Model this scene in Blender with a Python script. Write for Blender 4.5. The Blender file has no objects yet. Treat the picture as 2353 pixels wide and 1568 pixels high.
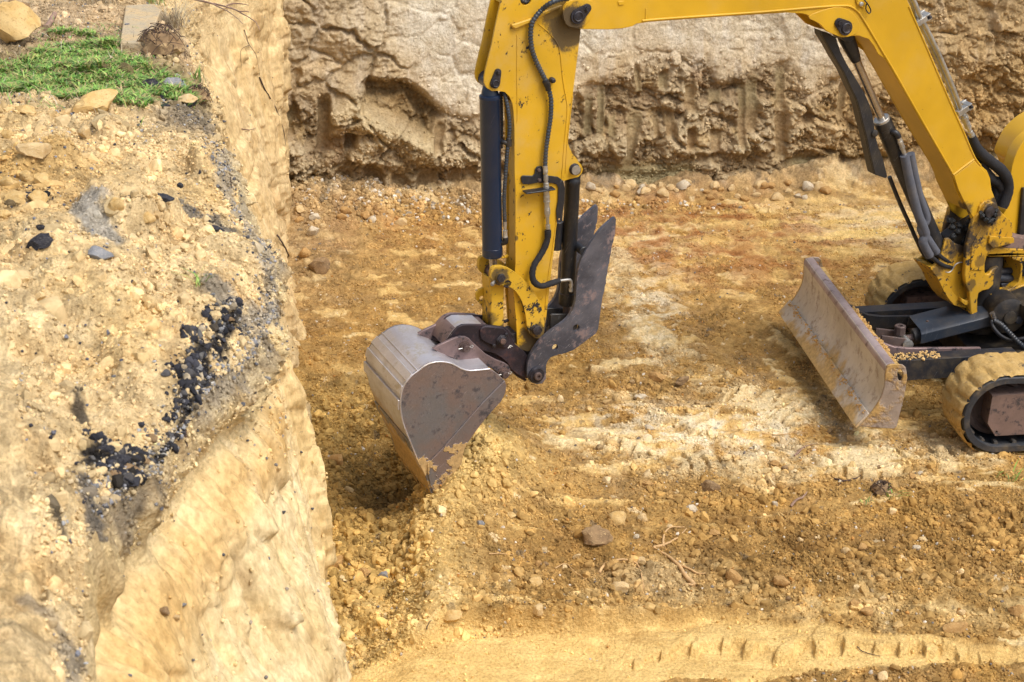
import bpy, bmesh, math, random
import numpy as np
from mathutils import Vector, Matrix
from mathutils.geometry import tessellate_polygon
rad = math.radians
scene = bpy.context.scene
COL = scene.collection
random.seed(7)
rng = np.random.default_rng(11)

# ------------------------------------------------------------------ camera, sky, sun
CAM_H, PITCH, FPX = 4.5, rad(24), 3900.0          # height over the pit floor, tilt, focal length in units of a 2353 wide frame
cam_d = bpy.data.cameras.new('camera')
cam = bpy.data.objects.new('camera', cam_d)
COL.objects.link(cam)
cam.location = (0, 0, CAM_H)
cam.rotation_euler = (rad(90) - PITCH, 0, 0)
cam_d.sensor_width = 36
cam_d.lens = FPX / 2353 * 36
cam_d.clip_end = 500
cam_d.dof.use_dof = True
cam_d.dof.focus_distance = 9.4
cam_d.dof.aperture_fstop = 7.0
scene.camera = cam

SUN_EL, SUN_AZ = rad(56), rad(128)                # azimuth: clockwise from +Y (the far side)
world = bpy.data.worlds.new('World')
scene.world = world
world.use_nodes = True
wn = world.node_tree
bgn = wn.nodes['Background']
sky = wn.nodes.new('ShaderNodeTexSky')
sky.sky_type = 'NISHITA'
sky.sun_disc = False
sky.sun_elevation = SUN_EL
sky.sun_rotation = SUN_AZ
sky.air_density = 1.0
sky.dust_density = 4.0
sky.ozone_density = 1.0
hsv = wn.nodes.new('ShaderNodeHueSaturation')      # thin cloud takes most of the blue out
hsv.inputs['Saturation'].default_value = 0.55
wn.links.new(sky.outputs[0], hsv.inputs['Color'])
wn.links.new(hsv.outputs[0], bgn.inputs[0])
bgn.inputs[1].default_value = 0.135
sun_d = bpy.data.lights.new('sun', 'SUN')
sun = bpy.data.objects.new('sun', sun_d)
COL.objects.link(sun)
sun_d.energy = 1.45
sun_d.angle = rad(24)
sun_d.color = (1.0, 0.96, 0.90)
sdir = Vector((math.sin(SUN_AZ) * math.cos(SUN_EL), math.cos(SUN_AZ) * math.cos(SUN_EL), math.sin(SUN_EL)))
sun.rotation_euler = (-sdir).to_track_quat('-Z', 'Y').to_euler()
vs = scene.view_settings
vs.view_transform = 'Standard'
vs.look = 'None'
vs.gamma = 1
vs.use_curve_mapping = False
vs.exposure = 0.60
scene.cycles.max_bounces = 6
scene.cycles.use_denoising = True

# ------------------------------------------------------------------ picture point -> place helpers
CP, SP = math.cos(PITCH), math.sin(PITCH)
def raydir(px, py):
    v = (784 - py) / FPX
    return Vector(((px - 1176.5) / FPX, CP + v * SP, -SP + v * CP))
def G(px, py, z=0.0):                              # where the sight line meets a level plane
    d = raydir(px, py)
    t = (z - CAM_H) / d.z
    return (d.x * t, d.y * t)
class Frame:                                       # vertical plane frame: u along b, w along n (towards the viewer), z up
    def __init__(s, ox, oy, ang):
        s.o = Vector((ox, oy, 0)); s.b = Vector((math.cos(ang), math.sin(ang), 0)); s.n = Vector((math.sin(ang), -math.cos(ang), 0))
    def P(s, u, z, w):
        return s.o + s.b * u + s.n * w + Vector((0, 0, z))
    def at(s, px, py, w=0.0):
        d = raydir(px, py)
        c = Vector((0, 0, CAM_H))
        t = (w - (c - s.o).dot(s.n)) / d.dot(s.n)
        p = c + d * t
        return ((p - s.o).dot(s.b), p.z)
BF = Frame(-0.51, 8.04, rad(24.0))                 # boom plane
KF = Frame(2.73, 8.48, rad(6.7))                   # undercarriage: w = 0 on the near face of the near track
# picture readings were taken on enlarged crops; these turn them back to the common frame
def r1(x, y): return (1034.0 + x * .25645, y * .25645)
def r2(x, y): return (1034.0 + x * .2931, 344.7 + y * .2931)
def r3(x, y): return (804.2 + x * .32973, 689.3 + y * .32973)
def r4(x, y): return (1723.4 + x * .36637, 517 + y * .36637)
def r5(x, y): return (1780.8 + x * .36637, y * .36637)
def r6(x, y): return (2010.6 + x * .21976, 402.1 + y * .21976)
def r7(x, y): return (919.1 + x * .15869, 718.1 + y * .15869)
def r8(x, y): return (2096.8 + x * .23811, 201.1 + y * .23811)
def r9(x, y): return (2068.1 + x * .25645, 660.6 + y * .25645)
def q1(x, y): return (631.9 + x * .3297, y * .3297)
def q2(x, y): return (1292.5 + x * .3297, y * .3297)

# ------------------------------------------------------------------ noise
def _h(ix, iy, iz, seed):
    h = (ix.astype(np.uint32) * np.uint32(374761393) + iy.astype(np.uint32) * np.uint32(668265263) + iz.astype(np.uint32) * np.uint32(2246822519) + np.uint32((seed * 3266489917) & 0xffffffff))
    h = (h ^ (h >> np.uint32(13))) * np.uint32(1274126177)
    h = (h ^ (h >> np.uint32(16))) * np.uint32(2654435761)
    return (h ^ (h >> np.uint32(15)))
def hf(ix, iy, iz, seed):
    return (_h(ix, iy, iz, seed) >> np.uint32(8)).astype(np.float32) * np.float32(1 / 16777216)
def _fl(x):
    f = np.floor(x)
    return f.astype(np.int64), (x - f).astype(np.float32)
_g2 = np.array([[math.cos(a), math.sin(a)] for a in np.arange(16) * math.pi / 8], np.float32)
def perlin2(x, y, seed=0):
    ix, fx = _fl(x); iy, fy = _fl(y)
    u = fx * fx * fx * (fx * (fx * 6 - 15) + 10); v = fy * fy * fy * (fy * (fy * 6 - 15) + 10)
    z0 = np.zeros_like(ix)
    def g(dx, dy):
        k = _h(ix + dx, iy + dy, z0, seed) & np.uint32(15)
        gg = _g2[k]
        return gg[..., 0] * (fx - dx) + gg[..., 1] * (fy - dy)
    a = g(0, 0); b = g(1, 0); c = g(0, 1); d = g(1, 1)
    return 1.5 * ((a + (b - a) * u) * (1 - v) + (c + (d - c) * u) * v)
_r = np.random.default_rng(3).normal(size=(64, 3)); _g3 = (_r / np.linalg.norm(_r, axis=1)[:, None]).astype(np.float32)
def perlin3(x, y, z, seed=0):
    ix, fx = _fl(x); iy, fy = _fl(y); iz, fz = _fl(z)
    u = fx * fx * (3 - 2 * fx); v = fy * fy * (3 - 2 * fy); w = fz * fz * (3 - 2 * fz)
    def g(dx, dy, dz):
        gg = _g3[_h(ix + dx, iy + dy, iz + dz, seed) & np.uint32(63)]
        return gg[..., 0] * (fx - dx) + gg[..., 1] * (fy - dy) + gg[..., 2] * (fz - dz)
    def L(a, b, t): return a + (b - a) * t
    return 1.6 * L(L(L(g(0,0,0), g(1,0,0), u), L(g(0,1,0), g(1,1,0), u), v), L(L(g(0,0,1), g(1,0,1), u), L(g(0,1,1), g(1,1,1), u), v), w)
def fbm2(x, y, o=4, seed=0, gain=.5, mode=0):
    s = 0; a = 1; n = 0
    for i in range(o):
        p = perlin2(x * 2 ** i + 17.3 * i, y * 2 ** i - 9.1 * i, seed + i)
        if mode == 1: p = 1 - 2 * np.abs(p)
        if mode == 2: p = 2 * np.abs(p) - .6
        s = s + a * p; n += a; a *= gain
    return s / n
def fbm3(x, y, z, o=4, seed=0, gain=.5, mode=0):
    s = 0; a = 1; n = 0
    for i in range(o):
        p = perlin3(x * 2 ** i + 17.3 * i, y * 2 ** i - 9.1 * i, z * 2 ** i + 3.7 * i, seed + i)
        if mode == 1: p = 1 - 2 * np.abs(p)
        if mode == 2: p = 2 * np.abs(p) - .6
        s = s + a * p; n += a; a *= gain
    return s / n
def bumps(x, y, seed=0, dens=1.0, rmin=.2, rmax=.75):
    """rounded clods: height and a random number of the winning clod"""
    ix, fx = _fl(x); iy, fy = _fl(y)
    best = np.zeros(x.shape, np.float32); idv = np.zeros(x.shape, np.float32)
    z0 = np.zeros_like(ix)
    for dx in (-1, 0, 1):
        for dy in (-1, 0, 1):
            a = _h(ix + dx, iy + dy, z0, seed)
            r1_ = (a & np.uint32(1023)).astype(np.float32) / 1023
            r2_ = ((a >> np.uint32(10)) & np.uint32(1023)).astype(np.float32) / 1023
            r3_ = ((a >> np.uint32(20)) & np.uint32(1023)).astype(np.float32) / 1023
            ex = fx - dx - r1_; ey = fy - dy - r2_
            ca = np.cos(r3_ * 40); sa = np.sin(r3_ * 40)
            exx = (ex * ca + ey * sa) * (1 + .5 * r1_); eyy = (-ex * sa + ey * ca)
            r = rmin + (rmax - rmin) * r3_ ** 2
            # faceted: mix of round and square metric
            d2 = .55 * (exx * exx + eyy * eyy) + .45 * np.maximum(np.abs(exx), np.abs(eyy)) ** 2 * 1.25
            h = np.sqrt(np.maximum(0, r * r - d2)) * (.6 + .4 * r2_)
            if dens < 1: h = np.where(((r1_ * 7.31 + r2_ * 3.7) % 1) < dens, h, 0)
            m = h > best
            best = np.where(m, h, best); idv = np.where(m, (r1_ * 5.3 + r3_) % 1, idv)
    return best, idv
def chunks(x, y, seed=0, tilt=1.0, gap=.12):
    """broken angular clods: every cell is a tilted facet with its own height, narrow gaps between"""
    ix, fx = _fl(x); iy, fy = _fl(y); z0 = np.zeros_like(ix)
    F1 = np.full(x.shape, 9., np.float32); F2 = F1.copy(); H = np.zeros(x.shape, np.float32); I = H.copy()
    for dx in (-1, 0, 1):
        for dy in (-1, 0, 1):
            a = _h(ix + dx, iy + dy, z0, seed)
            r1_ = (a & np.uint32(1023)).astype(np.float32) / 1023
            r2_ = ((a >> np.uint32(10)) & np.uint32(1023)).astype(np.float32) / 1023
            r3_ = ((a >> np.uint32(20)) & np.uint32(1023)).astype(np.float32) / 1023
            ex = fx - dx - r1_; ey = fy - dy - r2_
            d = ex * ex + ey * ey
            h = r3_ + tilt * (ex * ((r1_ * 7.3) % 1 - .5) + ey * ((r2_ * 9.1) % 1 - .5)) * 1.6
            m = d < F1
            F2 = np.where(m, F1, np.minimum(F2, d)); F1 = np.where(m, d, F1); H = np.where(m, h, H); I = np.where(m, (r1_ * 3.7 + r2_ * 5.1) % 1, I)
    e = np.sqrt(F2) - np.sqrt(F1)
    return H * sst(0, gap, e), I
def sst(a, b, x):
    t = np.clip((x - a) / (b - a), 0, 1)
    return t * t * (3 - 2 * t)
def seg_dist(x, y, pts):
    """distance to a polyline and the run along it"""
    best = np.full(x.shape, 1e9, np.float32); run = np.zeros(x.shape, np.float32); L = 0.0; side = np.zeros(x.shape, np.float32)
    for (ax, ay), (bx, by) in zip(pts[:-1], pts[1:]):
        vx, vy = bx - ax, by - ay; l = math.hypot(vx, vy) + 1e-9
        t = np.clip(((x - ax) * vx + (y - ay) * vy) / l ** 2, 0, 1)
        d = np.hypot(x - ax - t * vx, y - ay - t * vy)
        m = d < best
        best = np.where(m, d, best); run = np.where(m, L + t * l, run)
        side = np.where(m, ((x - ax) * vy - (y - ay) * vx) / l, side)
        L += l
    return best, run, side
def gpts(pts, z=0.0): return [G(px, py, z) for px, py in pts]
def blob(x, y, px, py, rx, ry, z=0.0, ang=0.0):
    cx, cy = G(px, py, z)
    ca, sa = math.cos(ang), math.sin(ang)
    ex = ((x - cx) * ca + (y - cy) * sa) / rx; ey = (-(x - cx) * sa + (y - cy) * ca) / ry
    return np.exp(-(ex * ex + ey * ey))
def lin(r, g, b):
    f = lambda c: (c / 255 / 12.92) if c <= 10 else ((c / 255 + .055) / 1.055) ** 2.4
    return np.array([f(r), f(g), f(b)], np.float32)
def mixc(c, m, col):
    m = np.clip(m, 0, 1)[..., None]
    return c * (1 - m) + np.asarray(col, np.float32) * m

# ------------------------------------------------------------------ material helpers
def mat(name):
    m = bpy.data.materials.new(name); m.use_nodes = True
    nt = m.node_tree; b = nt.nodes['Principled BSDF']
    return m, nt, b
class NB:
    """small node builder"""
    def __init__(s, nt): s.nt = nt; s.co = nt.nodes.new('ShaderNodeTexCoord').outputs['Object']
    def link(s, a, b): s.nt.links.new(a, b)
    def put(s, sock, v):
        if isinstance(v, bpy.types.NodeSocket): s.link(v, sock)
        elif isinstance(v, (tuple, list)) and sock.type == 'RGBA' and len(v) == 3: sock.default_value = (*v, 1)
        else: sock.default_value = v
    def noise(s, scale, detail=4, rough=.55, vec=None, dist=0.0):
        n = s.nt.nodes.new('ShaderNodeTexNoise'); n.inputs['Scale'].default_value = scale; n.inputs['Detail'].default_value = detail
        n.inputs['Roughness'].default_value = rough; n.inputs['Distortion'].default_value = dist
        s.link(vec or s.co, n.inputs['Vector']); return n.outputs['Fac']
    def scale(s, v, vec=None):
        n = s.nt.nodes.new('ShaderNodeMapping'); n.inputs['Scale'].default_value = v; s.link(vec or s.co, n.inputs['Vector']); return n.outputs[0]
    def rot(s, r, sc):
        n = s.nt.nodes.new('ShaderNodeMapping'); n.vector_type = 'TEXTURE'; n.inputs['Rotation'].default_value = r; n.inputs['Scale'].default_value = sc
        s.link(s.co, n.inputs['Vector']); return n.outputs[0]
    def ramp(s, fac, a, b):
        n = s.nt.nodes.new('ShaderNodeMapRange'); n.inputs['From Min'].default_value = a; n.inputs['From Max'].default_value = b
        n.interpolation_type = 'SMOOTHSTEP'; s.link(fac, n.inputs['Value']); return n.outputs[0]
    def math(s, op, a, b=0.0):
        n = s.nt.nodes.new('ShaderNodeMath'); n.operation = op; s.put(n.inputs[0], a); s.put(n.inputs[1], b); return n.outputs[0]
    def mix(s, f, a, b, mode='MIX'):
        n = s.nt.nodes.new('ShaderNodeMix'); n.data_type = 'RGBA'; n.blend_type = mode
        s.put(n.inputs['Factor'], f); s.put(n.inputs['A'], a); s.put(n.inputs['B'], b); return n.outputs['Result']
    def bump(s, h, dist, strength=1.0, prev=None):
        n = s.nt.nodes.new('ShaderNodeBump'); n.inputs['Distance'].default_value = dist; n.inputs['Strength'].default_value = strength
        s.link(h, n.inputs['Height'])
        if prev: s.link(prev, n.inputs['Normal'])
        return n.outputs[0]
    def sep(s):
        n = s.nt.nodes.new('ShaderNodeSeparateXYZ'); s.link(s.co, n.inputs[0]); return n.outputs
    def dist_to(s, p):
        n = s.nt.nodes.new('ShaderNodeVectorMath'); n.operation = 'DISTANCE'; s.link(s.co, n.inputs[0]); n.inputs[1].default_value = p
        return n.outputs['Value']

def soil_material(name, bump_scale=90, bump_d=.006, stretch=None, rough=.95):
    m, nt, b = mat(name); k = NB(nt)
    at = nt.nodes.new('ShaderNodeAttribute'); at.attribute_name = 'soil'
    vec = k.scale(stretch) if stretch else None
    n1 = k.noise(bump_scale, 5, .65, vec); n2 = k.noise(7, 4, .6); n3 = k.noise(bump_scale * 3.1, 3, .6)
    c = k.mix(.7, at.outputs['Color'], k.mix(k.ramp(n1, .3, .7), (.70, .67, .62), (1.28, 1.30, 1.34)), 'MULTIPLY')
    c = k.mix(.6, c, k.mix(k.ramp(n2, .3, .7), (.85, .8, .72), (1.12, 1.14, 1.2)), 'MULTIPLY')
    dk = k.ramp(k.noise(85, 2, .5), .68, .74)
    c = k.mix(k.math('MULTIPLY', dk, .4), c, (.12, .09, .06))
    k.link(c, b.inputs['Base Color'])
    b.inputs['Roughness'].default_value = rough
    b.inputs['Specular IOR Level'].default_value = .15
    n0 = k.noise(26, 6, .72, vec)
    vo = nt.nodes.new('ShaderNodeTexVoronoi'); vo.feature = 'F1'; vo.inputs['Scale'].default_value = bump_scale * .9
    wv = nt.nodes.new('ShaderNodeVectorMath'); wv.operation = 'ADD'; k.link(vec or k.co, wv.inputs[0])
    nv = nt.nodes.new('ShaderNodeTexNoise'); nv.inputs['Scale'].default_value = 30; k.link(vec or k.co, nv.inputs['Vector'])
    ws = nt.nodes.new('ShaderNodeVectorMath'); ws.operation = 'SCALE'; ws.inputs['Scale'].default_value = .03; k.link(nv.outputs['Color'], ws.inputs[0]); k.link(ws.outputs[0], wv.inputs[1])
    k.link(wv.outputs[0], vo.inputs['Vector'])
    bn = k.bump(n0, bump_d * 4, .9); bn = k.bump(vo.outputs['Distance'], -bump_d * 1.2, .8, bn); bn = k.bump(n1, bump_d, 1.0, bn); bn = k.bump(n3, bump_d * .4, 1.0, bn)
    k.link(bn, b.inputs['Normal'])
    return m

def grid_mesh(name, P, C=None, material=None, flip=False, kind='structure', parent=None):
    """P: rows x cols x 3 array -> one sheet"""
    nr, nc = P.shape[:2]
    me = bpy.data.meshes.new(name)
    idx = np.arange(nr * nc, dtype=np.int32).reshape(nr, nc)
    a = idx[:-1, :-1].ravel(); b = idx[:-1, 1:].ravel(); c = idx[1:, 1:].ravel(); d = idx[1:, :-1].ravel()
    q = np.stack((a, b, c, d) if not flip else (a, d, c, b), 1).ravel()
    nf = len(a)
    me.vertices.add(nr * nc); me.vertices.foreach_set('co', P.reshape(-1).astype(np.float32))
    me.loops.add(nf * 4); me.loops.foreach_set('vertex_index', q.astype(np.int32))
    me.polygons.add(nf); me.polygons.foreach_set('loop_start', np.arange(nf, dtype=np.int32) * 4)
    me.polygons.foreach_set('loop_total', np.full(nf, 4, np.int32))
    me.polygons.foreach_set('use_smooth', np.ones(nf, bool))
    me.update(calc_edges=True)
    if C is not None:
        at = me.color_attributes.new('soil', 'FLOAT_COLOR', 'POINT')
        cc = np.ones((nr * nc, 4), np.float32); cc[:, :3] = np.clip(C.reshape(-1, 3), .004, .95)
        at.data.foreach_set('color', cc.ravel())
    if material: me.materials.append(material)
    o = bpy.data.objects.new(name, me); COL.objects.link(o)
    if kind: o['kind'] = kind
    if parent: o.parent = parent
    return o

# ------------------------------------------------------------------ soil colours
TAN = lin(200, 167, 112); PALE = lin(216, 192, 146); CREAM = lin(220, 206, 178); BROWN = lin(158, 122, 74); DARK = lin(102, 76, 48)
ORANGE = lin(176, 122, 62); GREY = lin(176, 168, 156); OLIVE = lin(150, 134, 98); ASPH = lin(52, 52, 58); GRAVEL = lin(138, 136, 134); OCHRE = lin(202, 162, 94); TAUPE = lin(176, 155, 128)

# ------------------------------------------------------------------ the pit floor
LEFTZONE = gpts([(690, 640), (860, 760), (930, 900), (1040, 1010), (1015, 1170), (985, 1300), (955, 1480), (900, 1568), (860, 1700)])
SMOOTH1 = gpts([(900, 1600), (1080, 1555), (1350, 1528), (1650, 1492), (1900, 1487), (2120, 1510), (2353, 1492), (2700, 1500)])
XWS = [G(px, 1500)[0] for px in (900, 1300, 1600, 1900, 2100, 2353, 2700)]; WWS = [.30, .28, .25, .17, .085, .045, .03]
def floor_fn(x, y, detail=True):
    x = np.asarray(x, np.float32); y = np.asarray(y, np.float32)
    wx = fbm2(x * 2.2, y * 2.2, 3, 5) ; wy = fbm2(x * 2.2, y * 2.2, 3, 9)
    xw = x + .09 * wx; yw = y + .12 * wy
    z = .03 * fbm2(x * .7, y * .7, 3, 1)
    # left, churned zone next to the wall
    xb = np.interp(yw, [p[1] for p in LEFTZONE[::-1]], [p[0] for p in LEFTZONE[::-1]])
    left = sst(.10, -.10, xw - xb) * sst(9.9, 9.2, y)
    dS, rS, sS = seg_dist(xw, yw, SMOOTH1)
    wS = np.interp(x, XWS, WWS)
    smooth = sst(wS + .035, wS - .02, dS + .05 * wx + .02 * wy)
    rim_s = dS - wS
    br = np.maximum.reduce([blob(xw, yw, 1900, 1310, .75, .42), blob(xw, yw, 1650, 1130, .5, .3) * .7, blob(xw, yw, 2250, 1250, .6, .5) * .9,
                            blob(xw, yw, 1300, 1330, .6, .45) * .9, blob(xw, yw, 1500, 900, .7, .25) * .8, blob(xw, yw, 1620, 730, .8, .35) * .6])
    farr = sst(9.9, 11.2, y)
    hard = np.maximum.reduce([blob(xw, yw, 1600, 1010, .55, .45), blob(xw, yw, 1760, 960, .4, .5) * .9, blob(xw, yw, 1490, 720, .18, .9), blob(xw, yw, 1950, 1050, .7, .25), blob(xw, yw, 2050, 520, 1.2, .5) * .8, blob(xw, yw, 1550, 560, .8, .6) * .6])
    near = sst(7.6, 6.6, y)
    # trampled crumbs against smeared smooth mud: a hard edged patchwork
    pn = fbm2(x * 2.6 + y * .5, y * 4.6, 5, 131, .58)
    st1 = fbm2((x + .25 * y) * 5.5 + .5 * wx, (y - .2 * x) * .7, 4, 141, .6)      # ruts running away from the viewer
    st2 = fbm2((x + .1 * y) * .8, (y - .13 * x) * 8 + .5 * wy, 4, 143, .6)        # ruts running across
    farm = sst(8.9, 9.8, y); stk = st1 * farm + st2 * (1 - farm) * sst(7.3, 7.9, y)
    pn = pn + .55 * stk
    smear = sst(.00, .12, pn + .34 * (hard - .35) - .25 * (br + .2)) * (1 - left)
    z = z + .030 * stk * (1 - left)
    R = np.clip(.48 + .55 * left + .5 * br + .25 * near - .15 * hard, .06, 1) * (1 - .88 * smear)
    R = R * (1 - .93 * smooth)
    tail = sst(-.05, -.3, sS) * sst(7.4, 6.9, y) * (1 - smooth)
    # hole behind the bucket, heap under its lip, ridge running back from it
    hole = blob(x, y, 905, 1055, .27, .36, 0, .3)
    z = z - .30 * hole
    ridge = gpts([(1075, 1070), (1015, 1150), (990, 1290), (955, 1480), (930, 1580)])
    dR, rR, sR = seg_dist(xw, yw, ridge)
    amp = np.interp(rR, [0, .3, .9, 1.6, 2.2], [.30, .27, .20, .12, .03])
    rise = amp * np.where(sR < 0, np.exp(-(dR / .36) ** 2), np.exp(-(dR / .16) ** 2))
    heap = .30 * blob(x, y, 1130, 1145, .22, .28, 0, -.2)
    z = z + np.maximum(rise, heap) + .25 * np.minimum(rise, heap)
    z = z - .10 * left * (1 - .6 * hole)
    # mounds
    for (px, py, rx, ry, h) in [(1300, 1220, .45, .28, .06), (1240, 1440, .5, .16, .075), (1500, 1440, .45, .13, .06), (1850, 1330, .4, .25, .07), (2180, 1380, .5, .2, .05), (1180, 1480, .25, .1, .04), (2100, 1160, .9, .2, .05), (1350, 1240, .12, .1, .05)]:
        z = z + h * blob(xw, yw, px, py, rx, ry)
    # rubble banked against the far wall
    aw, bw = far_coords(x, y)
    berm = np.exp(-(np.maximum(bw + .0, 0) / (.22 + .12 * np.clip(fbm2(x * 1.3, y * 1.3, 2, 77) + .5, 0, 1))) ** 2)
    bh = .17 + .22 * fbm2(x * 1.5, y * 1.5, 4, 31)
    z = z + berm * np.maximum(bh, .02)
    z = z + .14 * blob(x, y, 740, 500, .45, .5) + .12 * blob(x, y, 1930, 400, .5, .3) + .10 * blob(x, y, 2100, 400, .6, .3) + .07 * blob(x, y, 740, 610, .3, .25)
    # banked strip along the foot of the near wall
    R = np.clip(R + .5 * berm + .4 * blob(x, y, 740, 610, .4, .35), 0, 1)
    if detail:
        c1, i1 = bumps(xw / .17, yw / .17, 1, .55)
        c2, i2 = bumps(xw / .075 + 3, yw / .075, 2, .8)
        c3, i3 = bumps(xw / .034, yw / .034 + 7, 3)
        f1 = fbm2(x * 9, y * 9, 4, 21, .55)
        f2 = fbm2(x * 7, y * 7, 4, 41, .6, 2)
        lum = np.clip(fbm2(x * 3.1, y * 3.1, 2, 51) * 1.2 + .5, 0, 1)
        f3 = fbm2(x * 24, y * 24, 4, 47, .62, 2)
        big = left + .35 * br + .2 * near
        ux = x + .05 * fbm2(x * 5, y * 5, 3, 53); uy = y + .05 * fbm2(x * 5, y * 5, 3, 57)
        k1, j1 = chunks(ux / .15, uy / .15, 71, 1.2, .35); k2, j2 = chunks(ux / .062 + 5, uy / .062, 72, 1.2, .4); k3, j3 = chunks(ux / .03, uy / .03 + 3, 73, 1.2, .5)
        patch = sst(-.15, .25, fbm2(x * 2.7, y * 2.7, 3, 75))
        z = z + R * ((.010 + .030 * big) * k1 * patch + (.007 + .009 * big) * k2 * (.4 + .6 * patch) + .003 * k3)
        z = z + R * ((.02 + .07 * big) * c1 * lum + (.012 + .02 * big) * c2 * (.4 + lum) + .006 * c3 + .016 * f1 + (.010 + .016 * big) * f2 + .005 * f3)
        z = z + (1 - R) * (1 - smooth) * (.008 * k2 * patch + .006 * f1 + .005 * f2 + .006 * c3 * lum + .012)
    # grouser prints
    def prints(pts, wid, pitch, depth, skew=0.0, strength=1.0):
        d, r, s = seg_dist(x + .02 * wx, y + .02 * wy, gpts(pts))
        m = sst(wid, wid * .8, d)
        ph = (r + skew * np.abs(s) + .03 * wx + .012 * fbm2(x * 9, y * 9, 2, 66)) / pitch
        rd = sst(.15, .35, np.abs((ph % 1) - .5) * 2) * 2 - 1
        pat = sst(.35, .85, fbm2(x * 3.2, y * 3.2, 3, 62) + .45)
        return m * pat * strength * depth * rd, m
    p1, m1 = prints([(1390, 560), (1440, 680), (1520, 800), (1660, 900), (1850, 960)], .17, .10, .030)
    p2, m2 = prints([(1300, 1010), (1500, 1080), (1800, 1085), (2250, 1060)], .17, .095, .022, .3)
    p3, m3 = prints([(1700, 1010), (1500, 930), (1380, 860)], .17, .10, .026, -.25)
    p4, m4 = prints([(1600, 1290), (1450, 1330)], .01, .1, .0)
    z = z + (p1 + p2 + p3) * (1 - .55 * R); pr_ = np.clip((p1 + p2 + p3) / .02, -1, 1)
    # compacted strip in front with a row of square tread marks on its far edge
    z = z * (1 - smooth * .75) - .02 * smooth
    run = rS
    teeth = sst(.2, .45, np.abs(((run + .25 * sS) / .125 % 1) - .5) * 2)
    edge = np.exp(-((sS + .02) / .05) ** 2) * sst(.45, .9, x) * sst(2.25, 2.0, x)
    sq = sst(.25, .45, np.abs((run + .35 * sS + .02 * wx + .02 * wy) / .135 % 1 - .5) * 2)
    stepz = .040 * sst(.020, -.020, sS + .015 + .030 * (sq * 2 - 1) + .035 * fbm2(x * 9, y * 9, 4, 96, .6)) * sst(.3, .8, x) * sst(2.3, 2.0, x) * sst(.28, .05, -sS)
    rib2 = .010 * sst(.3, .6, np.abs((run + .9 * sS) / .128 % 1 - .5) * 2) * sst(0, -.05, sS) * sst(.3, .9, x) * sst(-.2, .2, fbm2(x * 3, y * 3, 2, 98))
    z = z + smooth * (stepz + rib2) - smooth * .012 * sst(-.1, .3, fbm2(x * 2.2, y * 6, 4, 94))
    z = z + smooth * .004 * fbm2(x * 3 + y * .4, y * 30, 3, 91) + smooth * .012 * edge * fbm2(x * 20, y * 20, 3, 14)
    lip = np.exp(-((rim_s - .03) / .03) ** 2) * (1 - .3 * wx)
    z = z + .03 * lip * np.clip(.5 + fbm2(x * 5, y * 5, 3, 8), 0, 1.3)
    # cracks in the dry strip
    if not detail:
        return z, None
    # ---- colour
    n1 = fbm2(xw * 1.7, yw * 1.7, 4, 101); n2 = fbm2(xw * 4.3, yw * 4.3, 4, 111, .6); n3 = fbm2(x * 13, y * 13, 3, 121, .6)
    C = np.broadcast_to(TAN, x.shape + (3,)).copy()
    C = mixc(C, .75 * sst(.0, .5, n1 + .5 * n2), OCHRE)
    C = mixc(C, .6 * sst(.05, .45, n2 - .3 * n1), PALE)
    C = mixc(C, .45 * sst(.05, .5, -n2 + .3 * n3), BROWN)
    C = mixc(C, (1 - smear) * (1 - left) * (.35 + .45 * sst(-.2, .3, n2)), lin(160, 124, 74))
    C = mixc(C, smear * .75, mixc(np.broadcast_to(lin(210, 180, 126), x.shape + (3,)), sst(-.1, .4, n1 + .4 * n3), lin(214, 196, 160)))
    C = mixc(C, .65 * np.clip(hard * 1.2 + .25 * n2, 0, 1) * sst(-.35, .25, n2 + .4 * n3), lin(214, 204, 184))
    C = mixc(C, .35 * hard * sst(.1, .5, -n2), ORANGE)
    far_o = np.clip(blob(xw, yw, 1560, 520, 1.0, .8) + blob(xw, yw, 860, 540, .5, .45) * .6 + blob(xw, yw, 1750, 590, 1.0, .6) * .7, 0, 1)
    C = mixc(C, far_o * sst(-.3, .3, n2 + .5 * st1) * .85, lin(168, 108, 56))
    C = mixc(C, far_o * sst(.15, .55, n3 * .7 - n2) * .6, lin(205, 170, 110))
    str_ = fbm2((x * .9 + y * .4) * 1.2, (y - x * .12) * 7, 3, 222)
    C = mixc(C, blob(xw, yw, 2050, 530, 1.3, .55) * sst(0, .4, str_ + .2) * .9, lin(216, 190, 132))
    C = mixc(C, blob(xw, yw, 700, 560, .5, 1.2) * .6, TAUPE)
    C = mixc(C, br * sst(-.3, .4, n2 + .2) * .8, lin(168, 132, 80))
    C = mixc(C, .8 * (blob(xw, yw, 1900, 1310, .6, .32) + blob(xw, yw, 1700, 1240, .3, .2)) * sst(-.4, .3, n2 + .2 * n3) * .6, lin(134, 102, 62))
    C = mixc(C, left * .7, lin(188, 158, 100))
    C = mixc(C, left * .4 * sst(0, .5, n2), lin(160, 124, 66))
    C = mixc(C, hole * .8, lin(98, 76, 48))  # shade inside the hole, put into the soil colour
    C = mixc(C, blob(xw, yw, 950, 1100, .3, .28) * .75, lin(84, 72, 60))  # shadow on the ground left of the bucket, painted into the colour
    C = mixc(C, (.9 * blob(x, y, 1110, 1130, .26, .36) + .75 * np.exp(-(dR / .25) ** 2)) , lin(204, 178, 126))
    C = mixc(C, berm * .75, mixc(np.broadcast_to(TAUPE, x.shape + (3,)), sst(.1, .5, n2), GREY))
    C = mixc(C, berm * sst(.1, .4, -n3) * .4, DARK)
    C = mixc(C, tail * .6 * sst(-.2, .3, n2), PALE)
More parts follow.
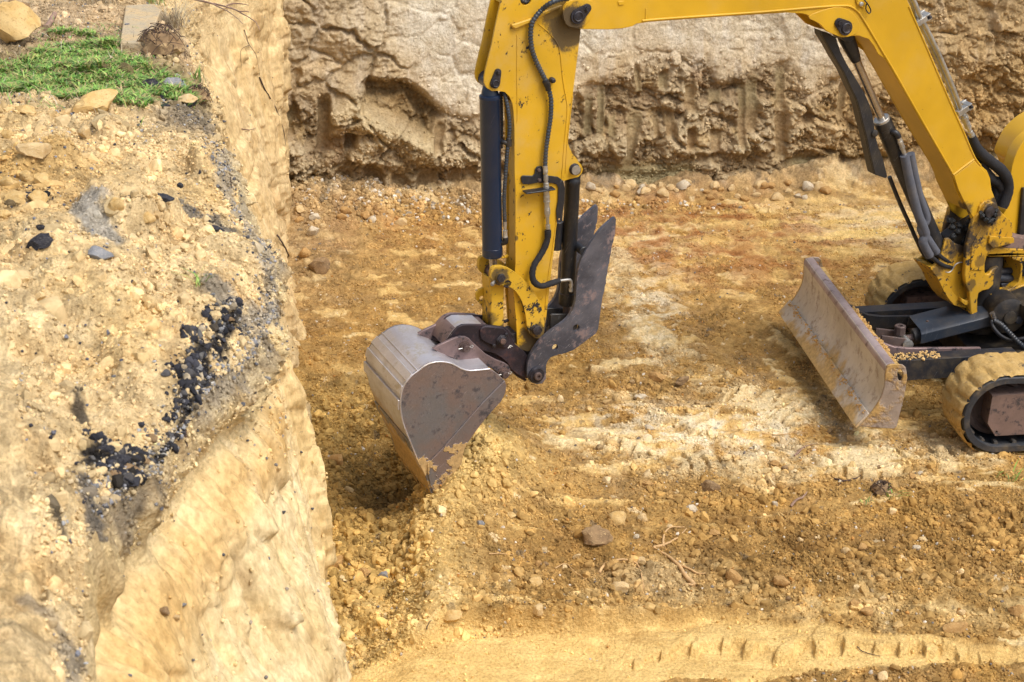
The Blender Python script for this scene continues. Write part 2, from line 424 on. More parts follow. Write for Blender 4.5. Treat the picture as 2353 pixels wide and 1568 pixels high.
    C = mixc(C, smooth * .9, lin(212, 184, 130)); C = mixc(C, smooth * .5 * sst(0, .4, fbm2(x * 2, y * 5, 4, 95)), lin(188, 156, 104))
    C = mixc(C, smooth * .5 * sst(-.1, .4, fbm2(x * 2, y * 22, 3, 93)), lin(222, 194, 138))
    C = mixc(C, np.maximum(m1, m2) * .45 * sst(-.2, .3, n3 + n2), lin(205, 186, 150))
    C = mixc(C, (blob(xw, yw, 1700, 1000, .6, .26) + .7 * blob(xw, yw, 1500, 720, .2, .7) + .6 * blob(xw, yw, 1420, 960, .4, .2)) * sst(-.1, .35, n3 + .6 * n2) * .8, lin(205, 198, 188))
    C = mixc(C, blob(xw, yw, 1500, 1330, .25, .18) * .5, lin(190, 176, 150))
    C = mixc(C, .35 * np.clip(-pr_, 0, 1), BROWN); C = mixc(C, .35 * np.clip(pr_, 0, 1), CREAM)
    # single clods differ a little; the lows between them are tinted darker
    v = (i1 - .5) * .08 + (i2 - .5) * .14 + (i3 - .5) * .16 + (j1 - .5) * .16 + (j2 - .5) * .26 + (j3 - .5) * .30
    C = C * (1 + (v * (.2 + .8 * R) * (1 - .8 * smooth)))[..., None]
    stone = (i3 > .965) & (c3 > .3)
    C = mixc(C, stone * .5 * (1 - smooth), lin(206, 194, 172)); stone2 = (i3 < .03) & (c3 > .3)
    C = mixc(C, stone2 * .5 * (1 - smooth), lin(110, 104, 100))
    lum_ = np.clip(C.mean(-1, keepdims=True), .05, .8); C = C * np.clip((lum_ / .42) ** .36, .55, 1.2) * np.array([1.08, 1.04, .87], np.float32)
    return z, C

# far wall line: a runs to the right, b is the distance in front of it
FA = np.array(G(665, 487)); FB = np.array(G(2353, 402))
FD = (FB - FA) / np.linalg.norm(FB - FA); FN = np.array([FD[1], -FD[0]])
def far_coords(x, y):
    rx = x - FA[0]; ry = y - FA[1]
    return rx * FD[0] + ry * FD[1], rx * FN[0] + ry * FN[1]
FF = Frame(FA[0], FA[1], math.atan2(FD[1], FD[0]))

soil_floor = soil_material('loose sandy soil', 75, .004)
ny, nx = 620, 880
ys = 5.55 * (13.6 / 5.55) ** (np.linspace(0, 1, ny) ** 1.02)
s = np.linspace(0, 1, nx)
Y = np.repeat(ys[:, None], nx, 1)
XL = -.13 * Y - .35; XR = .335 * Y + .55
X = XL + (XR - XL) * s[None]
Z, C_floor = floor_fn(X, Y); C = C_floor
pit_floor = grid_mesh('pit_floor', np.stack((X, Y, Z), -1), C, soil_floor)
# the rest of the pit floor, out to the right and towards the viewer
def coarse_sheet(name, x0, x1, y0, y1, n, m, dz, material, fn=None):
    xs, yy = np.meshgrid(np.linspace(x0, x1, n), np.linspace(y0, y1, m))
    z, c = (fn or floor_fn)(xs, yy)
    return grid_mesh(name, np.stack((xs, yy, z + dz), -1), c, material)
xr_, yr_ = np.meshgrid(np.linspace(0, 1, 160), ys[::4])
xr0 = .335 * yr_ + .545
XX = xr0 + (12 - xr0) * xr_ ** 1.6
zz, cc = floor_fn(XX, yr_)
grid_mesh('pit_floor_side', np.stack((XX, yr_, zz), -1), cc, soil_floor)
xs_, ys_ = np.meshgrid(np.linspace(-1.2, 12, 260), np.linspace(2.2, 5.56, 90))
zz, cc = floor_fn(xs_, ys_)
grid_mesh('pit_floor_front', np.stack((xs_, ys_, zz), -1), cc, soil_floor)

# ------------------------------------------------------------------ far pit wall
def W(pt):                                         # picture point -> (a, z) on the leaning wall plane
    u, z = FF.at(*pt); 
    for _ in range(3): u, z = FF.at(pt[0], pt[1], -.16 * max(z, 0))
    return u, z
GOUGES = []
for top, bot, wpx in [(q2(180,620),q2(160,930),60),(q2(260,570),q2(250,920),50),(q2(510,440),q2(520,640),44),(q2(690,480),q2(680,600),60),(q2(640,800),q2(640,930),50),(q2(740,760),q2(740,930),60),
        (q2(500,740),q2(440,1180),80),(q2(860,540),q2(880,760),80),(q2(1050,620),q2(1050,710),80),(q2(1310,480),q2(1290,900),90),(q2(1500,420),q2(1500,740),70),(q2(1490,760),q2(1500,1080),90),
        (q2(1945,540),q2(1900,800),60),(q2(1690,770),q2(1680,840),70),(q2(880,860),q2(870,1020),70),(q2(1060,880),q2(1050,1030),70),(q2(340,780),q2(330,940),50),(q2(1240,560),q2(1230,1000),50),
        (q1(340,640),q1(320,980),70),(q1(110,700),q1(100,920),60),(q1(300,1170),q1(260,1340),120),(q1(480,1120),q1(450,1400),110),(q1(690,1160),q1(680,1420),110),(q1(860,1170),q1(860,1420),110),
        (q1(1060,1150),q1(1050,1410),130),(q1(1240,1150),q1(1250,1390),90),(q1(1350,1110),q1(1370,1390),80),(q1(520,900),q1(510,1000),60),(q1(1150,820),q1(1120,1020),60)]:
    a0, z0 = W(top); a1, z1 = W(bot)
    GOUGES.append((a0, z0, a1, z1, wpx * .33 / FPX * 12.4 * .68))
r_ = random.Random(4)
for i in range(26):                                # more of the same tooth marks to the right, beyond the boom
    a0 = 6.0 + i * .24 + r_.uniform(-.08, .08); z0 = r_.uniform(.5, 1.2); GOUGES.append((a0, z0, a0 + r_.uniform(-.05, .05), z0 - r_.uniform(.25, .6), r_.uniform(.04, .07)))
pale_px = [q1(60,620),q1(240,650),q1(420,700),q1(560,600),q1(700,520),q1(880,520),q1(1020,620),q1(1200,760),q1(1430,800),q2(60,660),q2(200,610),q2(340,520),q2(480,470),q2(640,400),q2(1000,410),q2(1060,520),q2(1250,500),q2(1360,480),q2(1560,440),q2(1700,640),q2(1900,560),q2(2100,560),r5(1100,700),r5(1250,430),r5(1400,330),r5(1560,260)]
PA = [W(p) for p in pale_px]
pa_a = [p[0] for p in PA]; pa_z = [p[1] for p in PA]
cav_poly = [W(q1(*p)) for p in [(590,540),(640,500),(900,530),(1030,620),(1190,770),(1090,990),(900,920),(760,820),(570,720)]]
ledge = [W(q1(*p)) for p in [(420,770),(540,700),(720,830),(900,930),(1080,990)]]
name_is_main = [False, None]
def far_fn(a, z):
    dw = .10 * fbm2(a * 1.8, z * 1.8, 3, 201)
    zb = np.interp(a + dw, pa_a, pa_z) + .10 * fbm2(a * 3, z * 3 + 9, 4, 205)
    up = sst(-.16, .10, z - zb + .06 * fbm2(a * 7, z * 7, 3, 207))                    # 1 on the dry smooth upper part
    leftpart = sst(1.05, .75, a + dw)
    up = up * (1 - .6 * sst(4.6, 5.3, a + dw)) * (1 - .45 * leftpart)
    k = 1 - up
    lum = fbm2(a * 2.1, z * 2.6, 4, 211, .55, 2)
    mid = fbm2(a * 5.5, z * 6.5, 5, 215, .58)
    dz = .07 * fbm2(a * 4, z * 4, 4, 216); da = .07 * fbm2(a * 4 + 7, z * 4, 4, 218)
    c0, i0 = chunks((a + da * 1.5) / .34, (z + dz * 1.5) / .24, 20, 1.3, .18); c1, i1 = chunks((a + da) / .13, (z + dz) / .10, 21, 1.3, .22); c2, i2 = chunks((a + da) / .052, (z + dz) / .042, 22, 1.3, .2)
    d = .05 * fbm2(a * .6, z * .6, 2, 209) + up * (.085 + .010 * c1 * sst(-.1, .3, fbm2(a, z, 2, 217)) + .03 * c0 * leftpart + .030 * fbm2(a * 2.2, z * 1.6, 4, 219) + .007 * fbm2(a * 14, z * 7, 3, 231) + .016 * c0 + .05 * fbm2(a * 2.4, z * 3.0, 5, 233, .5, 2) * sst(-.2, .3, fbm2(a * 1.1, z * 1.1, 2, 235)))
    rough = k * (.02 + .085 * lum + .060 * mid + .075 * c0 + .035 * c1 + .022 * c2 + .020 * fbm2(a * 13, z * 13, 4, 243, .6, 2) + .012 * fbm2(a * 30, z * 30, 3, 240))
    rough = rough + k * .07 * np.exp(-((z - .42 - .08 * fbm2(a * 1.2, a * 0, 2, 299)) / .10) ** 2)
    d = d + rough
    # shelves and cavity in the left half
    dl, rl, sl = seg_dist(a + .4 * dw, z, ledge)
    d = d + .17 * np.exp(-(dl / .10) ** 2) + .06 * leftpart * k
    ca = np.array([p[0] for p in cav_poly]); cz = np.array([p[1] for p in cav_poly])
    inside = np.zeros(a.shape, bool); j = len(ca) - 1
    aa = a + .5 * dw; zz = z + .3 * dw
    for i in range(len(ca)):
        cnd = ((cz[i] > zz) != (cz[j] > zz)) & (aa < (ca[j] - ca[i]) * (zz - cz[i]) / (cz[j] - cz[i] + 1e-9) + ca[i]); inside ^= cnd; j = i
    de, _, _ = seg_dist(aa, zz, cav_poly + [cav_poly[0]])
    cav = np.where(inside, sst(0, .09, de), 0)
    d = d - cav * .16
    d = np.where(inside, d * .8 + .016 * fbm2(a * 3, z * 22, 3, 260), d)
    gm = np.zeros(a.shape, np.float32)
    for (a0, z0, a1, z1, hw) in GOUGES:
        sel = np.abs(a - (a0 + a1) / 2) < hw * 2.5 + abs(a1 - a0)
        t = np.clip((z - z1) / (z0 - z1), -.3, 1.3)
        ac = a1 + (a0 - a1) * t + .01 * dw
        m = sst(hw * 1.2, hw * .6, np.abs(a - ac) + .5 * dz) * sst(-.1, .1, t) * sst(1.15, .7, t + dz * 2) * sel * sst(-.75, -.4, fbm2(a * 6, z * 5, 3, 275))
        hh = .5 * (m > 0)
        d = np.where(m > 0, d * (1 - m * .9) + m * (.015 + .04 * ((a - ac) / hw) ** 2 + .03 * (1 - t) - .01 * t + .004 * fbm2(a * 4, z * 40, 2, 271)), d)
        gm = np.maximum(gm, m)
    # wavy scraped bed at the foot, right half
    bed = sst(.30, .20, z) * sst(2.3, 2.6, a) * sst(6.6, 6.0, a) * sst(-.3, .15, fbm2(a * 1.1, z * 2, 2, 281))
    d = d * (1 - .85 * bed) + bed * (.03 * np.sin((z + .05 * np.sin(a * 5)) * 60 + fbm2(a * 2, z * 2, 2, 9) * 3) * .35 + .02)
    # colour
    n1 = fbm2(a * 1.3, z * 1.6, 4, 301); n2 = fbm2(a * 5, z * 5, 4, 311, .6); nv = fbm2(a * 9, z * 2.2, 3, 317)
    CU = np.broadcast_to(lin(208, 196, 176), a.shape + (3,)).copy()
    right = sst(3.6, 5.0, a)
    CU = mixc(CU, .8 * right, lin(190, 160, 114)); CU = mixc(CU, .6 * leftpart, lin(200, 176, 136)); CU = mixc(CU, .5 * sst(-.1, .3, fbm2(a * 1.6, z * 3.4, 3, 239)) * (1 - right), lin(196, 176, 146)); CU = mixc(CU, .5 * sst(.35, .0, z - zb), lin(188, 160, 120))
    CU = mixc(CU, .5 * sst(.0, .5, n1), lin(198, 172, 134)); CU = mixc(CU, .45 * sst(.1, .5, n2), lin(178, 152, 116)); CU = mixc(CU, .35 * sst(.0, .4, nv), lin(214, 204, 190))
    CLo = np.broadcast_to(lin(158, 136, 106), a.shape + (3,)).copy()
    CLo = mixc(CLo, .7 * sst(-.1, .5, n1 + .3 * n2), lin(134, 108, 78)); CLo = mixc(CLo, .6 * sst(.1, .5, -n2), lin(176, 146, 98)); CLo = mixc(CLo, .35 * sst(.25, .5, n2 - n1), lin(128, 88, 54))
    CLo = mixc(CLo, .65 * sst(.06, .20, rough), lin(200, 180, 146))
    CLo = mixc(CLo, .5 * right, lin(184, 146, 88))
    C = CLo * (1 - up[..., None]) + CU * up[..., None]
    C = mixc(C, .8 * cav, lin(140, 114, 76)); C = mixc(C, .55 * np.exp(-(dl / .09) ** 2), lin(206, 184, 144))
    if name_is_main[0]: name_is_main[1] = gm
    C = mixc(C, .9 * gm, mixc(np.broadcast_to(lin(150, 124, 90), a.shape + (3,)), sst(-.2, .4, n1), lin(140, 124, 92)))
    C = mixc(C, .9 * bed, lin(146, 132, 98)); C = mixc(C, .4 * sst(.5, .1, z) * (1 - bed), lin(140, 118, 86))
    C = C * (1 + .18 * (i2 - .5) * k + .16 * (i1 - .5) * k + .2 * (i0 - .5) * k)[..., None]
    # hairline cracks in the dry crust
    cr = fbm2(a * 1.9 + .3 * n2, z * 1.5, 2, 331); cr2 = fbm2(a * 1.2, z * 2.8 + .3 * n2, 2, 337)
    crack = np.maximum(sst(.010, .003, np.abs(cr)), sst(.010, .003, np.abs(cr2))) * up * sst(.12, .3, n1 + .05)
    d = d - .008 * crack
    C = mixc(C, .2 * crack, DARK) * np.array([.95, .98, .97], np.float32)
    return d, C
def far_sheet(name, a0, a1, na, z0, z1, nz):
    A, Zz = np.meshgrid(np.linspace(a0, a1, na), np.linspace(z0, z1, nz))
    name_is_main[0] = name == 'far_wall'
    d, c = far_fn(A, Zz)
    off = d - .16 * np.maximum(Zz, 0)
    lean = .05 * sst(0, .06, Zz)
    px = FA[0] + A * FD[0] + off * FN[0]; py = FA[1] + A * FD[1] + off * FN[1]
    global FWP, FWC, FWA, FWZ
    Pq = np.stack((px, py, Zz), -1)
    if name == 'far_wall': FWP, FWC, FWA, FWZ = Pq, c, A, Zz
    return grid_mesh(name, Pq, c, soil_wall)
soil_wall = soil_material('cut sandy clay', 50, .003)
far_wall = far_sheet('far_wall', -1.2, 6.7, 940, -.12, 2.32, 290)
far_wall_side = far_sheet('far_wall_side', 6.7, 11.5, 150, -.12, 2.32, 60)

# ------------------------------------------------------------------ left bank and its cut wall
ZR = 2.12
rim_px = [(381, 0), (422, 73), (445, 141), (478, 199), (484, 250), (490, 300), (507, 346), (530, 434), (560, 490), (600, 550), (636, 610), (640, 650), (622, 700), (604, 790), (545, 850), (470, 930), (400, 1000), (340, 1085), (272, 1140), (244, 1200), (205, 1300), (190, 1400), (198, 1568), (190, 1750), (185, 2100)]
rim = [G(px, py, ZR) for px, py in rim_px][::-1]
rY = [p[1] for p in rim] + [11.1, 11.7, 12.4, 14.5]; rX = [p[0] for p in rim] + [-2.05, -1.84, -1.66, -1.9]
base_px = [(664, 430), (668, 480), (680, 800), (690, 1000), (712, 1200), (735, 1400), (752, 1568), (775, 1750)]
bs = [G(px, py) for px, py in base_px][::-1]
bY = [1.5, 4.5] + [p[1] for p in bs] + [14.5]; bX = [.0, -.45] + [p[0] for p in bs] + [-2.05]
def bank_fn(x, y, detail=True):
    x = np.asarray(x, np.float32); y = np.asarray(y, np.float32)
    e = np.interp(y, rY, rX)
    inn = e - x                                    # distance in from the rim
    z = 2.30 + .05 * fbm2(x * 1.1, y * 1.1, 3, 401) + .07 * sst(.1, .8, inn) * sst(8.6, 7.0, y) - .02
    z = z + .12 * blob(x, y, 120, 470, .45, .4, 2.28) + .07 * blob(x, y, 180, 600, .3, .2, 2.28) + .06 * blob(x, y, 60, 700, .3, .3, 2.28) + .06 * blob(x, y, 330, 330, .35, .25, 2.28) + .05 * blob(x, y, 300, 640, .5, .35, 2.28) - .05 * blob(x, y, 200, 140, .8, .5, 2.28)
    z = z - .10 * np.exp(-(np.maximum(inn, 0) / .09) ** 2) - .05 * np.exp(-(np.maximum(inn, 0) / .35) ** 2)
    if not detail: return z, None
    wx = fbm2(x * 3, y * 3, 3, 405)
    c1, i1 = bumps((x + .04 * wx) / .13, y / .13, 41, .45); c2, i2 = bumps(x / .055 + wx * .5, y / .055, 42, .75); c3, i3 = bumps(x / .024, y / .024, 43)
    f = fbm2(x * 8, y * 8, 5, 411, .6, 2); f1 = fbm2(x * 15, y * 15, 4, 415, .6)
    lum = np.clip(.5 + 1.3 * fbm2(x * 2.3, y * 2.3, 3, 421), 0, 1.2)
    f3 = fbm2(x * 28, y * 28, 4, 417, .62, 2)
    ux = x + .05 * fbm2(x * 5, y * 5, 3, 453); uy = y + .05 * fbm2(x * 5, y * 5, 3, 457)
    k0, j0 = chunks(ux / .42, uy / .42, 80, 1.0, .4); k1, j1 = chunks(ux / .15, uy / .15, 81, 1.2, .35); k2, j2 = chunks(ux / .06 + 5, uy / .06, 82, 1.2, .4); k3, j3 = chunks(ux / .026, uy / .026 + 3, 83, 1.2, .5)
    pt = sst(-.2, .25, fbm2(x * 2.2, y * 2.2, 3, 475))
    z = z + (.10 * k0 * (.3 + .7 * sst(7.8, 7.0, y)) + .026 * k1 * pt + .008 * k2 * (.35 + .65 * pt) + .003 * k3) - .05
    z = z + .045 * c1 * lum + .012 * c2 * (.25 + lum) + .004 * c3 + .022 * f + .010 * f1 + .004 * f3
    # colour
    n1 = fbm2(x * 2, y * 2, 4, 431); n2 = fbm2(x * 6, y * 6, 4, 441, .6); n3 = fbm2(x * 17, y * 17, 3, 451, .65)
    C = np.broadcast_to(lin(210, 187, 146), x.shape + (3,)).copy()
    C = mixc(C, .45 * sst(0, .5, n1), lin(212, 182, 126)); C = mixc(C, .5 * sst(.05, .5, n2), lin(214, 196, 158)); C = mixc(C, .5 * sst(.1, .5, -n2), lin(184, 150, 102))
    C = mixc(C, .6 * blob(x, y, 30, 470, .45, .5, 2.28), lin(196, 154, 78))
    xw = x + .03 * wx; 
    def stroke(pts, w, col, dens, zz=2.25):
        nonlocal C
        d, r, s = seg_dist(xw, y, [G(px, py, zz) for px, py in pts])
        m = sst(w, w * .35, d + w * .9 * (n3 * .7 + .8 * n2)) * dens
        C = mixc(C, m, col); return m
    g = GRAVEL
    stroke([(500, 300), (520, 400), (585, 520), (625, 600), (635, 660), (600, 720)], .06, lin(158, 152, 142), .7)
    stroke([(500, 660), (560, 700), (600, 640)], .06, g, .7); stroke([(200, 580), (250, 620)], .10, lin(158, 158, 156), .8)
    stroke([(400, 470), (450, 500), (520, 540)], .05, lin(120, 118, 116), .8)
    stroke([(580, 730), (520, 800), (440, 890), (370, 970), (290, 1040), (240, 1090)], .06, lin(150, 138, 120), .75)
    mb = stroke([(540, 690), (500, 735), (470, 780), (430, 850), (400, 900), (350, 950), (290, 985), (230, 1010), (195, 1030)], .042, ASPH, .97)
    m2 = stroke([(215, 1000), (270, 1020), (310, 1040), (330, 1075)], .062, lin(46, 46, 50), .95)
    m3 = stroke([(190, 1060), (215, 1130), (225, 1190)], .035, lin(116, 114, 114), .8)
    stroke([(175, 900), (190, 960)], .022, ASPH, .8); stroke([(125, 1160), (150, 1200)], .03, ASPH, .8); stroke([(60, 1330), (120, 1350), (175, 1400)], .03, lin(110, 108, 110), .5)
    stroke([(50, 570), (120, 550)], .03, ASPH, .7); stroke([(480, 525), (515, 535)], .022, ASPH, .9); stroke([(120, 1380), (160, 1470), (170, 1560)], .035, lin(150, 146, 140), .6)
    C = mixc(C, np.clip(blob(x, y, 190, 45, .9, .9, 2.28) * 1.2, 0, 1) * .6, lin(170, 150, 130))
    C = mixc(C, np.clip(blob(x, y, 180, 145, .85, .55, 2.28) * 1.6 - .3, 0, 1) * .75, lin(112, 104, 70))
    C = mixc(C, .75 * np.clip(blob(x, y, 430, 230, .16, .5, 2.26) * 1.4 + .5 * n3, 0, 1) * blob(x, y, 430, 230, .25, .6, 2.26), lin(110, 106, 104))
    v = (i2 - .5) * .12 + (i3 - .5) * .16 + (j0 - .5) * .10 + (j1 - .5) * .12 + (j2 - .5) * .18 + (j3 - .5) * .24
    C = C * (1 + v)[..., None]
    lum_ = np.clip(C.mean(-1, keepdims=True), .03, .8); C = C * np.clip((lum_ / .46) ** .35, .5, 1.2) * np.array([1.03, 1.0, .92], np.float32)
    return z, C
def surf(px, py, fn, z0):
    """point of a sheet seen at a picture position"""
    z = z0
    for _ in range(8):
        x, y = G(px, py, z); z = .5 * z + .5 * float(fn(np.array([x]), np.array([y]))[0][0])
    return Vector((x, y, z))

nb, nw, nyb = 330, 230, 620
yb = 2.3 * (13.8 / 2.3) ** np.linspace(0, 1, nyb)
Yb = np.repeat(yb[:, None], nb, 1)
e = np.interp(yb, rY, rX) + .04 * fbm2(yb * 4, yb * 0, 3, 501) + .028 * fbm2(yb * 15, yb * 0, 3, 502, .6)
XLb = np.minimum(-.335 * yb - .45, e - .6)
sb = 1 - (1 - np.linspace(0, 1, nb)) ** 1.15
Xb = XLb[:, None] + (e - XLb)[:, None] * sb[None]
Zb, Cb = bank_fn(Xb, Yb)
Pb = np.stack((Xb, Yb, Zb), -1)
# wall below the rim
tt = np.linspace(0, 1, nw + 1)[1:] ** 1.05
Yw = np.repeat(yb[:, None], nw, 1); T = np.repeat(tt[None], nyb, 0)
zr = Zb[:, -1:]; eb = e[:, None]; bb = np.interp(yb, bY, bX)[:, None]
Zw = zr + (-.30 - zr) * T
Tf = np.clip((zr - Zw) / zr, 0, 1)
depth = (zr - Zw)
nearw = sst(5.6, 4.4, Yw)
gprof = Tf ** (.9 + .35 * nearw)
Xw = eb + (bb - eb) * gprof
n1 = fbm3(Xw * 0 + 1.3, Yw * 1.5, Zw * .55, 4, 511); n2 = fbm3(Xw * 0, Yw * 5, Zw * 2.2, 4, 521, .55); n3 = fbm3(Xw * 0, Yw * 16, Zw * 9, 4, 531, .6)
n4 = fbm3(Xw * 0 + 4, Yw * 3.2, Zw * 2.4, 4, 541, .5, 1)
cw, iw = bumps(Yw / .09, Zw / .16 + n2, 61, .5)
band = sst(.24, .10, depth + .10 * n2) * (1 - .85 * sst(4.15, 3.8, Yw)) # rubbly top soil layer
win = sst(0, .10 + .15 * nearw, depth) * (1 - .45 * nearw)
kk0, jj0 = chunks(Yw / .55 + .4 * n1, Zw / .8, 91, 1.2, .10); kk1, jj1 = chunks(Yw / .16 + .5 * n2, Zw / .22, 92, 1.2, .12); kk2, jj2 = chunks(Yw / .06 + .5 * n2, Zw / .075, 93, 1.2, .2)
under = np.exp(-((depth - .26 - .05 * n1) / .10) ** 2)
Xw = Xw + win * (.07 * n1 + .012 * n2 + .006 * n3 + .04 * kk0 + .016 * kk1 * sst(-.1, .3, n1 + n2) + .006 * kk2 + .05 * band * kk1 + .025 * band * kk2 - .03) - .10 * under * sst(6.6, 5.6, Yw) + .035 * (band) * win * fbm3(Xw * 0, Yw * 14, Zw * 14, 4, 551, .6, 2) + .03 * band * win * cw
# buttress standing proud of the lower near wall, with a fold beside it
by_, bz_ = 4.75, .95
Xw = Xw + .13 * np.exp(-(((Yw - 5.0) / .55) ** 2)) * sst(.5, 1.2, depth) * sst(2.4, 1.9, depth + 0 * Yw)
# slabs of wall face broken away: sharp steps that follow a noise line
step = sst(-.012, .012, fbm3(Xw * 0 + 9, Yw * 1.7 + .25 * Zw, Zw * .5, 3, 561) - .06) * sst(.35, .6, depth)
step2 = sst(-.01, .01, fbm3(Xw * 0 + 2, Yw * 2.6 - .3 * Zw, Zw * .9, 3, 563) + .12) * sst(.3, .5, depth)
Xw = Xw + .05 * step - .03 * step2
# tooth scrapes and drying cracks in the cut face
zone = sst(.02, .2, fbm3(Xw * 0 + 7, Yw * 1.3, Zw * 1.1, 3, 571)) * sst(.3, .5, depth)
gph = np.abs(((Yw + .10 * Zw + .02 * n2) / .125) % 1 - .5) * 2
Xw = Xw - zone * .016 * sst(.5, .25, gph) * (1 + n2)
crk = np.maximum(sst(.014, .004, np.abs(fbm3(Xw * 0 + 3, Yw * 1.8 + .1 * n3, Zw * 1.2, 3, 573))), .8 * sst(.014, .004, np.abs(fbm3(Xw * 0 + 5, Yw * 1.1, Zw * 2.4 + .1 * n3, 3, 575)))) * sst(.2, .35, depth) * sst(-.1, .2, fbm3(Xw * 0, Yw, Zw, 2, 577))
Xw = Xw - .014 * crk
Zw2 = Zw + .02 * n2 * win
C = np.broadcast_to(lin(220, 202, 164), Xw.shape + (3,)).copy()
C = mixc(C, .55 * sst(-.05, .5, n1), lin(214, 184, 126)); C = mixc(C, .6 * sst(0, .45, n2), lin(224, 210, 180)); C = mixc(C, .35 * sst(.05, .5, -n2 + .4 * n3), lin(196, 166, 118)); C = mixc(C, .3 * sst(.15, .5, n3), lin(150, 120, 84))
farw = sst(6.8, 8.5, Yw)
C = mixc(C, .6 * farw, lin(212, 188, 148)); C = mixc(C, .35 * farw * sst(0, .4, n3 + n2), lin(180, 146, 98))
C = mixc(C, band * .6 * sst(6.9, 6.2, Yw) * sst(-.35, .2, n3 + n2), lin(168, 142, 106)); 
grv = sst(.14, .05, depth + .07 * n2 + .05 * n3) * sst(8.6, 8.0, Yw) * (1 - .75 * sst(4.9, 4.6, Yw))
C = mixc(C, grv * .7 * sst(-.5, .2, n3 + n2), mixc(np.broadcast_to(GRAVEL, Xw.shape + (3,)), sst(.0, .3, n3), lin(96, 94, 94)))
C = mixc(C, np.exp(-(((Yw - 4.3) / .2) ** 2)) * sst(.30, .10, depth + .08 * n2) * sst(-.3, .2, n3), lin(126, 116, 102))
C = mixc(C, sst(.25, .4, depth) * sst(.62, .4, depth + .1 * n2) * .5 * sst(6.3, 5.6, Yw), lin(204, 160, 88))
C = mixc(C, .35 * crk, lin(140, 108, 70)); C = mixc(C, .25 * zone * sst(.5, .25, gph), lin(206, 176, 122))
C = C * (1 + .06 * (iw - .5) + .08 * (jj0 - .5) + .07 * (jj1 - .5) + .10 * (jj2 - .5))[..., None]
C = C * np.array([1.0, .965, .85], np.float32); Pw = np.stack((Xw, Yw, Zw2), -1); C_face = C; n2_w, n3_w, zr_w, band_w, depth_w = n2, n3, zr, band, depth
soil_bank = soil_material('bank soil', 70, .004)
soil_face = soil_material('scraped wall soil', 40, .0025, (1, 1, .45))
left_bank = grid_mesh('left_bank', np.concatenate((Pb, Pw), 1), np.concatenate((Cb, C), 1), soil_bank, False)
left_bank.data.materials.append(soil_face)
mi = np.zeros((nyb - 1, nb + nw - 1), np.int32); mi[:, nb + 30:] = 1
left_bank.data.polygons.foreach_set('material_index', mi.ravel())

# plateau round the pit, out to the horizon
def plateau(name, x0, x1, y0, y1, n=60, m=60, z=2.12):
    xs, yy = np.meshgrid(np.linspace(x0, x1, n), np.linspace(y0, y1, m))
    zz = z + .05 * fbm2(xs * .6, yy * .6, 3, 601)
    n1 = fbm2(xs * .8, yy * .8, 4, 603)
    c = np.broadcast_to(lin(190, 160, 112), xs.shape + (3,)).copy(); c = mixc(c, sst(0, .4, n1), lin(150, 140, 90))
    return grid_mesh(name, np.stack((xs, yy, zz), -1), c, soil_bank)
plateau('ground', -150, -2.35, -150, 2.4, 50, 50); plateau('ground', -150, -5.2, 2.3, 150, 50, 50, 2.08)
xs_, yr_ = np.meshgrid(np.linspace(0, 1, 50), np.linspace(2.3, 14.6, 90)); x1_ = np.minimum(-.335 * yr_ - .45, np.interp(yr_, rY, rX) - .6) + .04
x_ = -9 + (x1_ + 9) * xs_; z_, c_ = bank_fn(x_, yr_); grid_mesh('ground', np.stack((x_, yr_, z_ - .03), -1), c_, soil_bank)
plateau('ground', -5.3, 150, 14.75, 150, 50, 50, 2.26)
plateau('ground', -2.4, 150, -150, 2.35, 60, 60); plateau('ground', -5.3, 12, 13.3, 15, 40, 10, 2.2); plateau('ground', 11.8, 150, 2.2, 14.9, 40, 20)
# cut faces behind and to the right of the viewer
def skirt(name, p0, p1, flip):
    n, m = 200, 40
    t = np.linspace(0, 1, n)[None]; zz = np.linspace(2.16, -.2, m)[:, None]
    x = p0[0] + (p1[0] - p0[0]) * t + 0 * zz; y = p0[1] + (p1[1] - p0[1]) * t + 0 * zz; z = zz + 0 * t
    q = .10 * fbm3(x * 1.5, y * 1.5, z, 4, 611)
    c = np.broadcast_to(lin(206, 176, 124), x.shape + (3,)).copy()
    L = math.hypot(p1[0] - p0[0], p1[1] - p0[1]); nx_, ny_ = -(p1[1] - p0[1]) / L, (p1[0] - p0[0]) / L
    q = q + (2.16 - z) * .12
    return grid_mesh(name, np.stack((x + nx_ * q, y + ny_ * q, z), -1), c, soil_face)
skirt('near_wall', (-2.5, 2.35), (12, 2.35), False); skirt('side_wall', (11.8, 2.2), (11.8, 15), True)
xs_, ys_ = np.meshgrid(np.linspace(-6, 13, 60), np.linspace(-.0, 1, 12))

# ================================================================== THE EXCAVATOR
ROOT = Vector((2.73 + .9, 8.48 + .95, 0))
def empty(name, loc, label=None, cat=None, group=None):
    o = bpy.data.objects.new(name, None); COL.objects.link(o); o.location = loc; o.empty_display_size = .2
    if label: o['label'] = label
    if cat: o['category'] = cat
    if group: o['group'] = group
    return o
def tag(o, label, cat, group=None):
    o['label'] = label; o['category'] = cat
    if group: o['group'] = group
    return o
exc = empty('excavator', ROOT, 'yellow mini excavator digging in the pit with its bucket, thumb and mud caked rubber tracks', 'excavator')

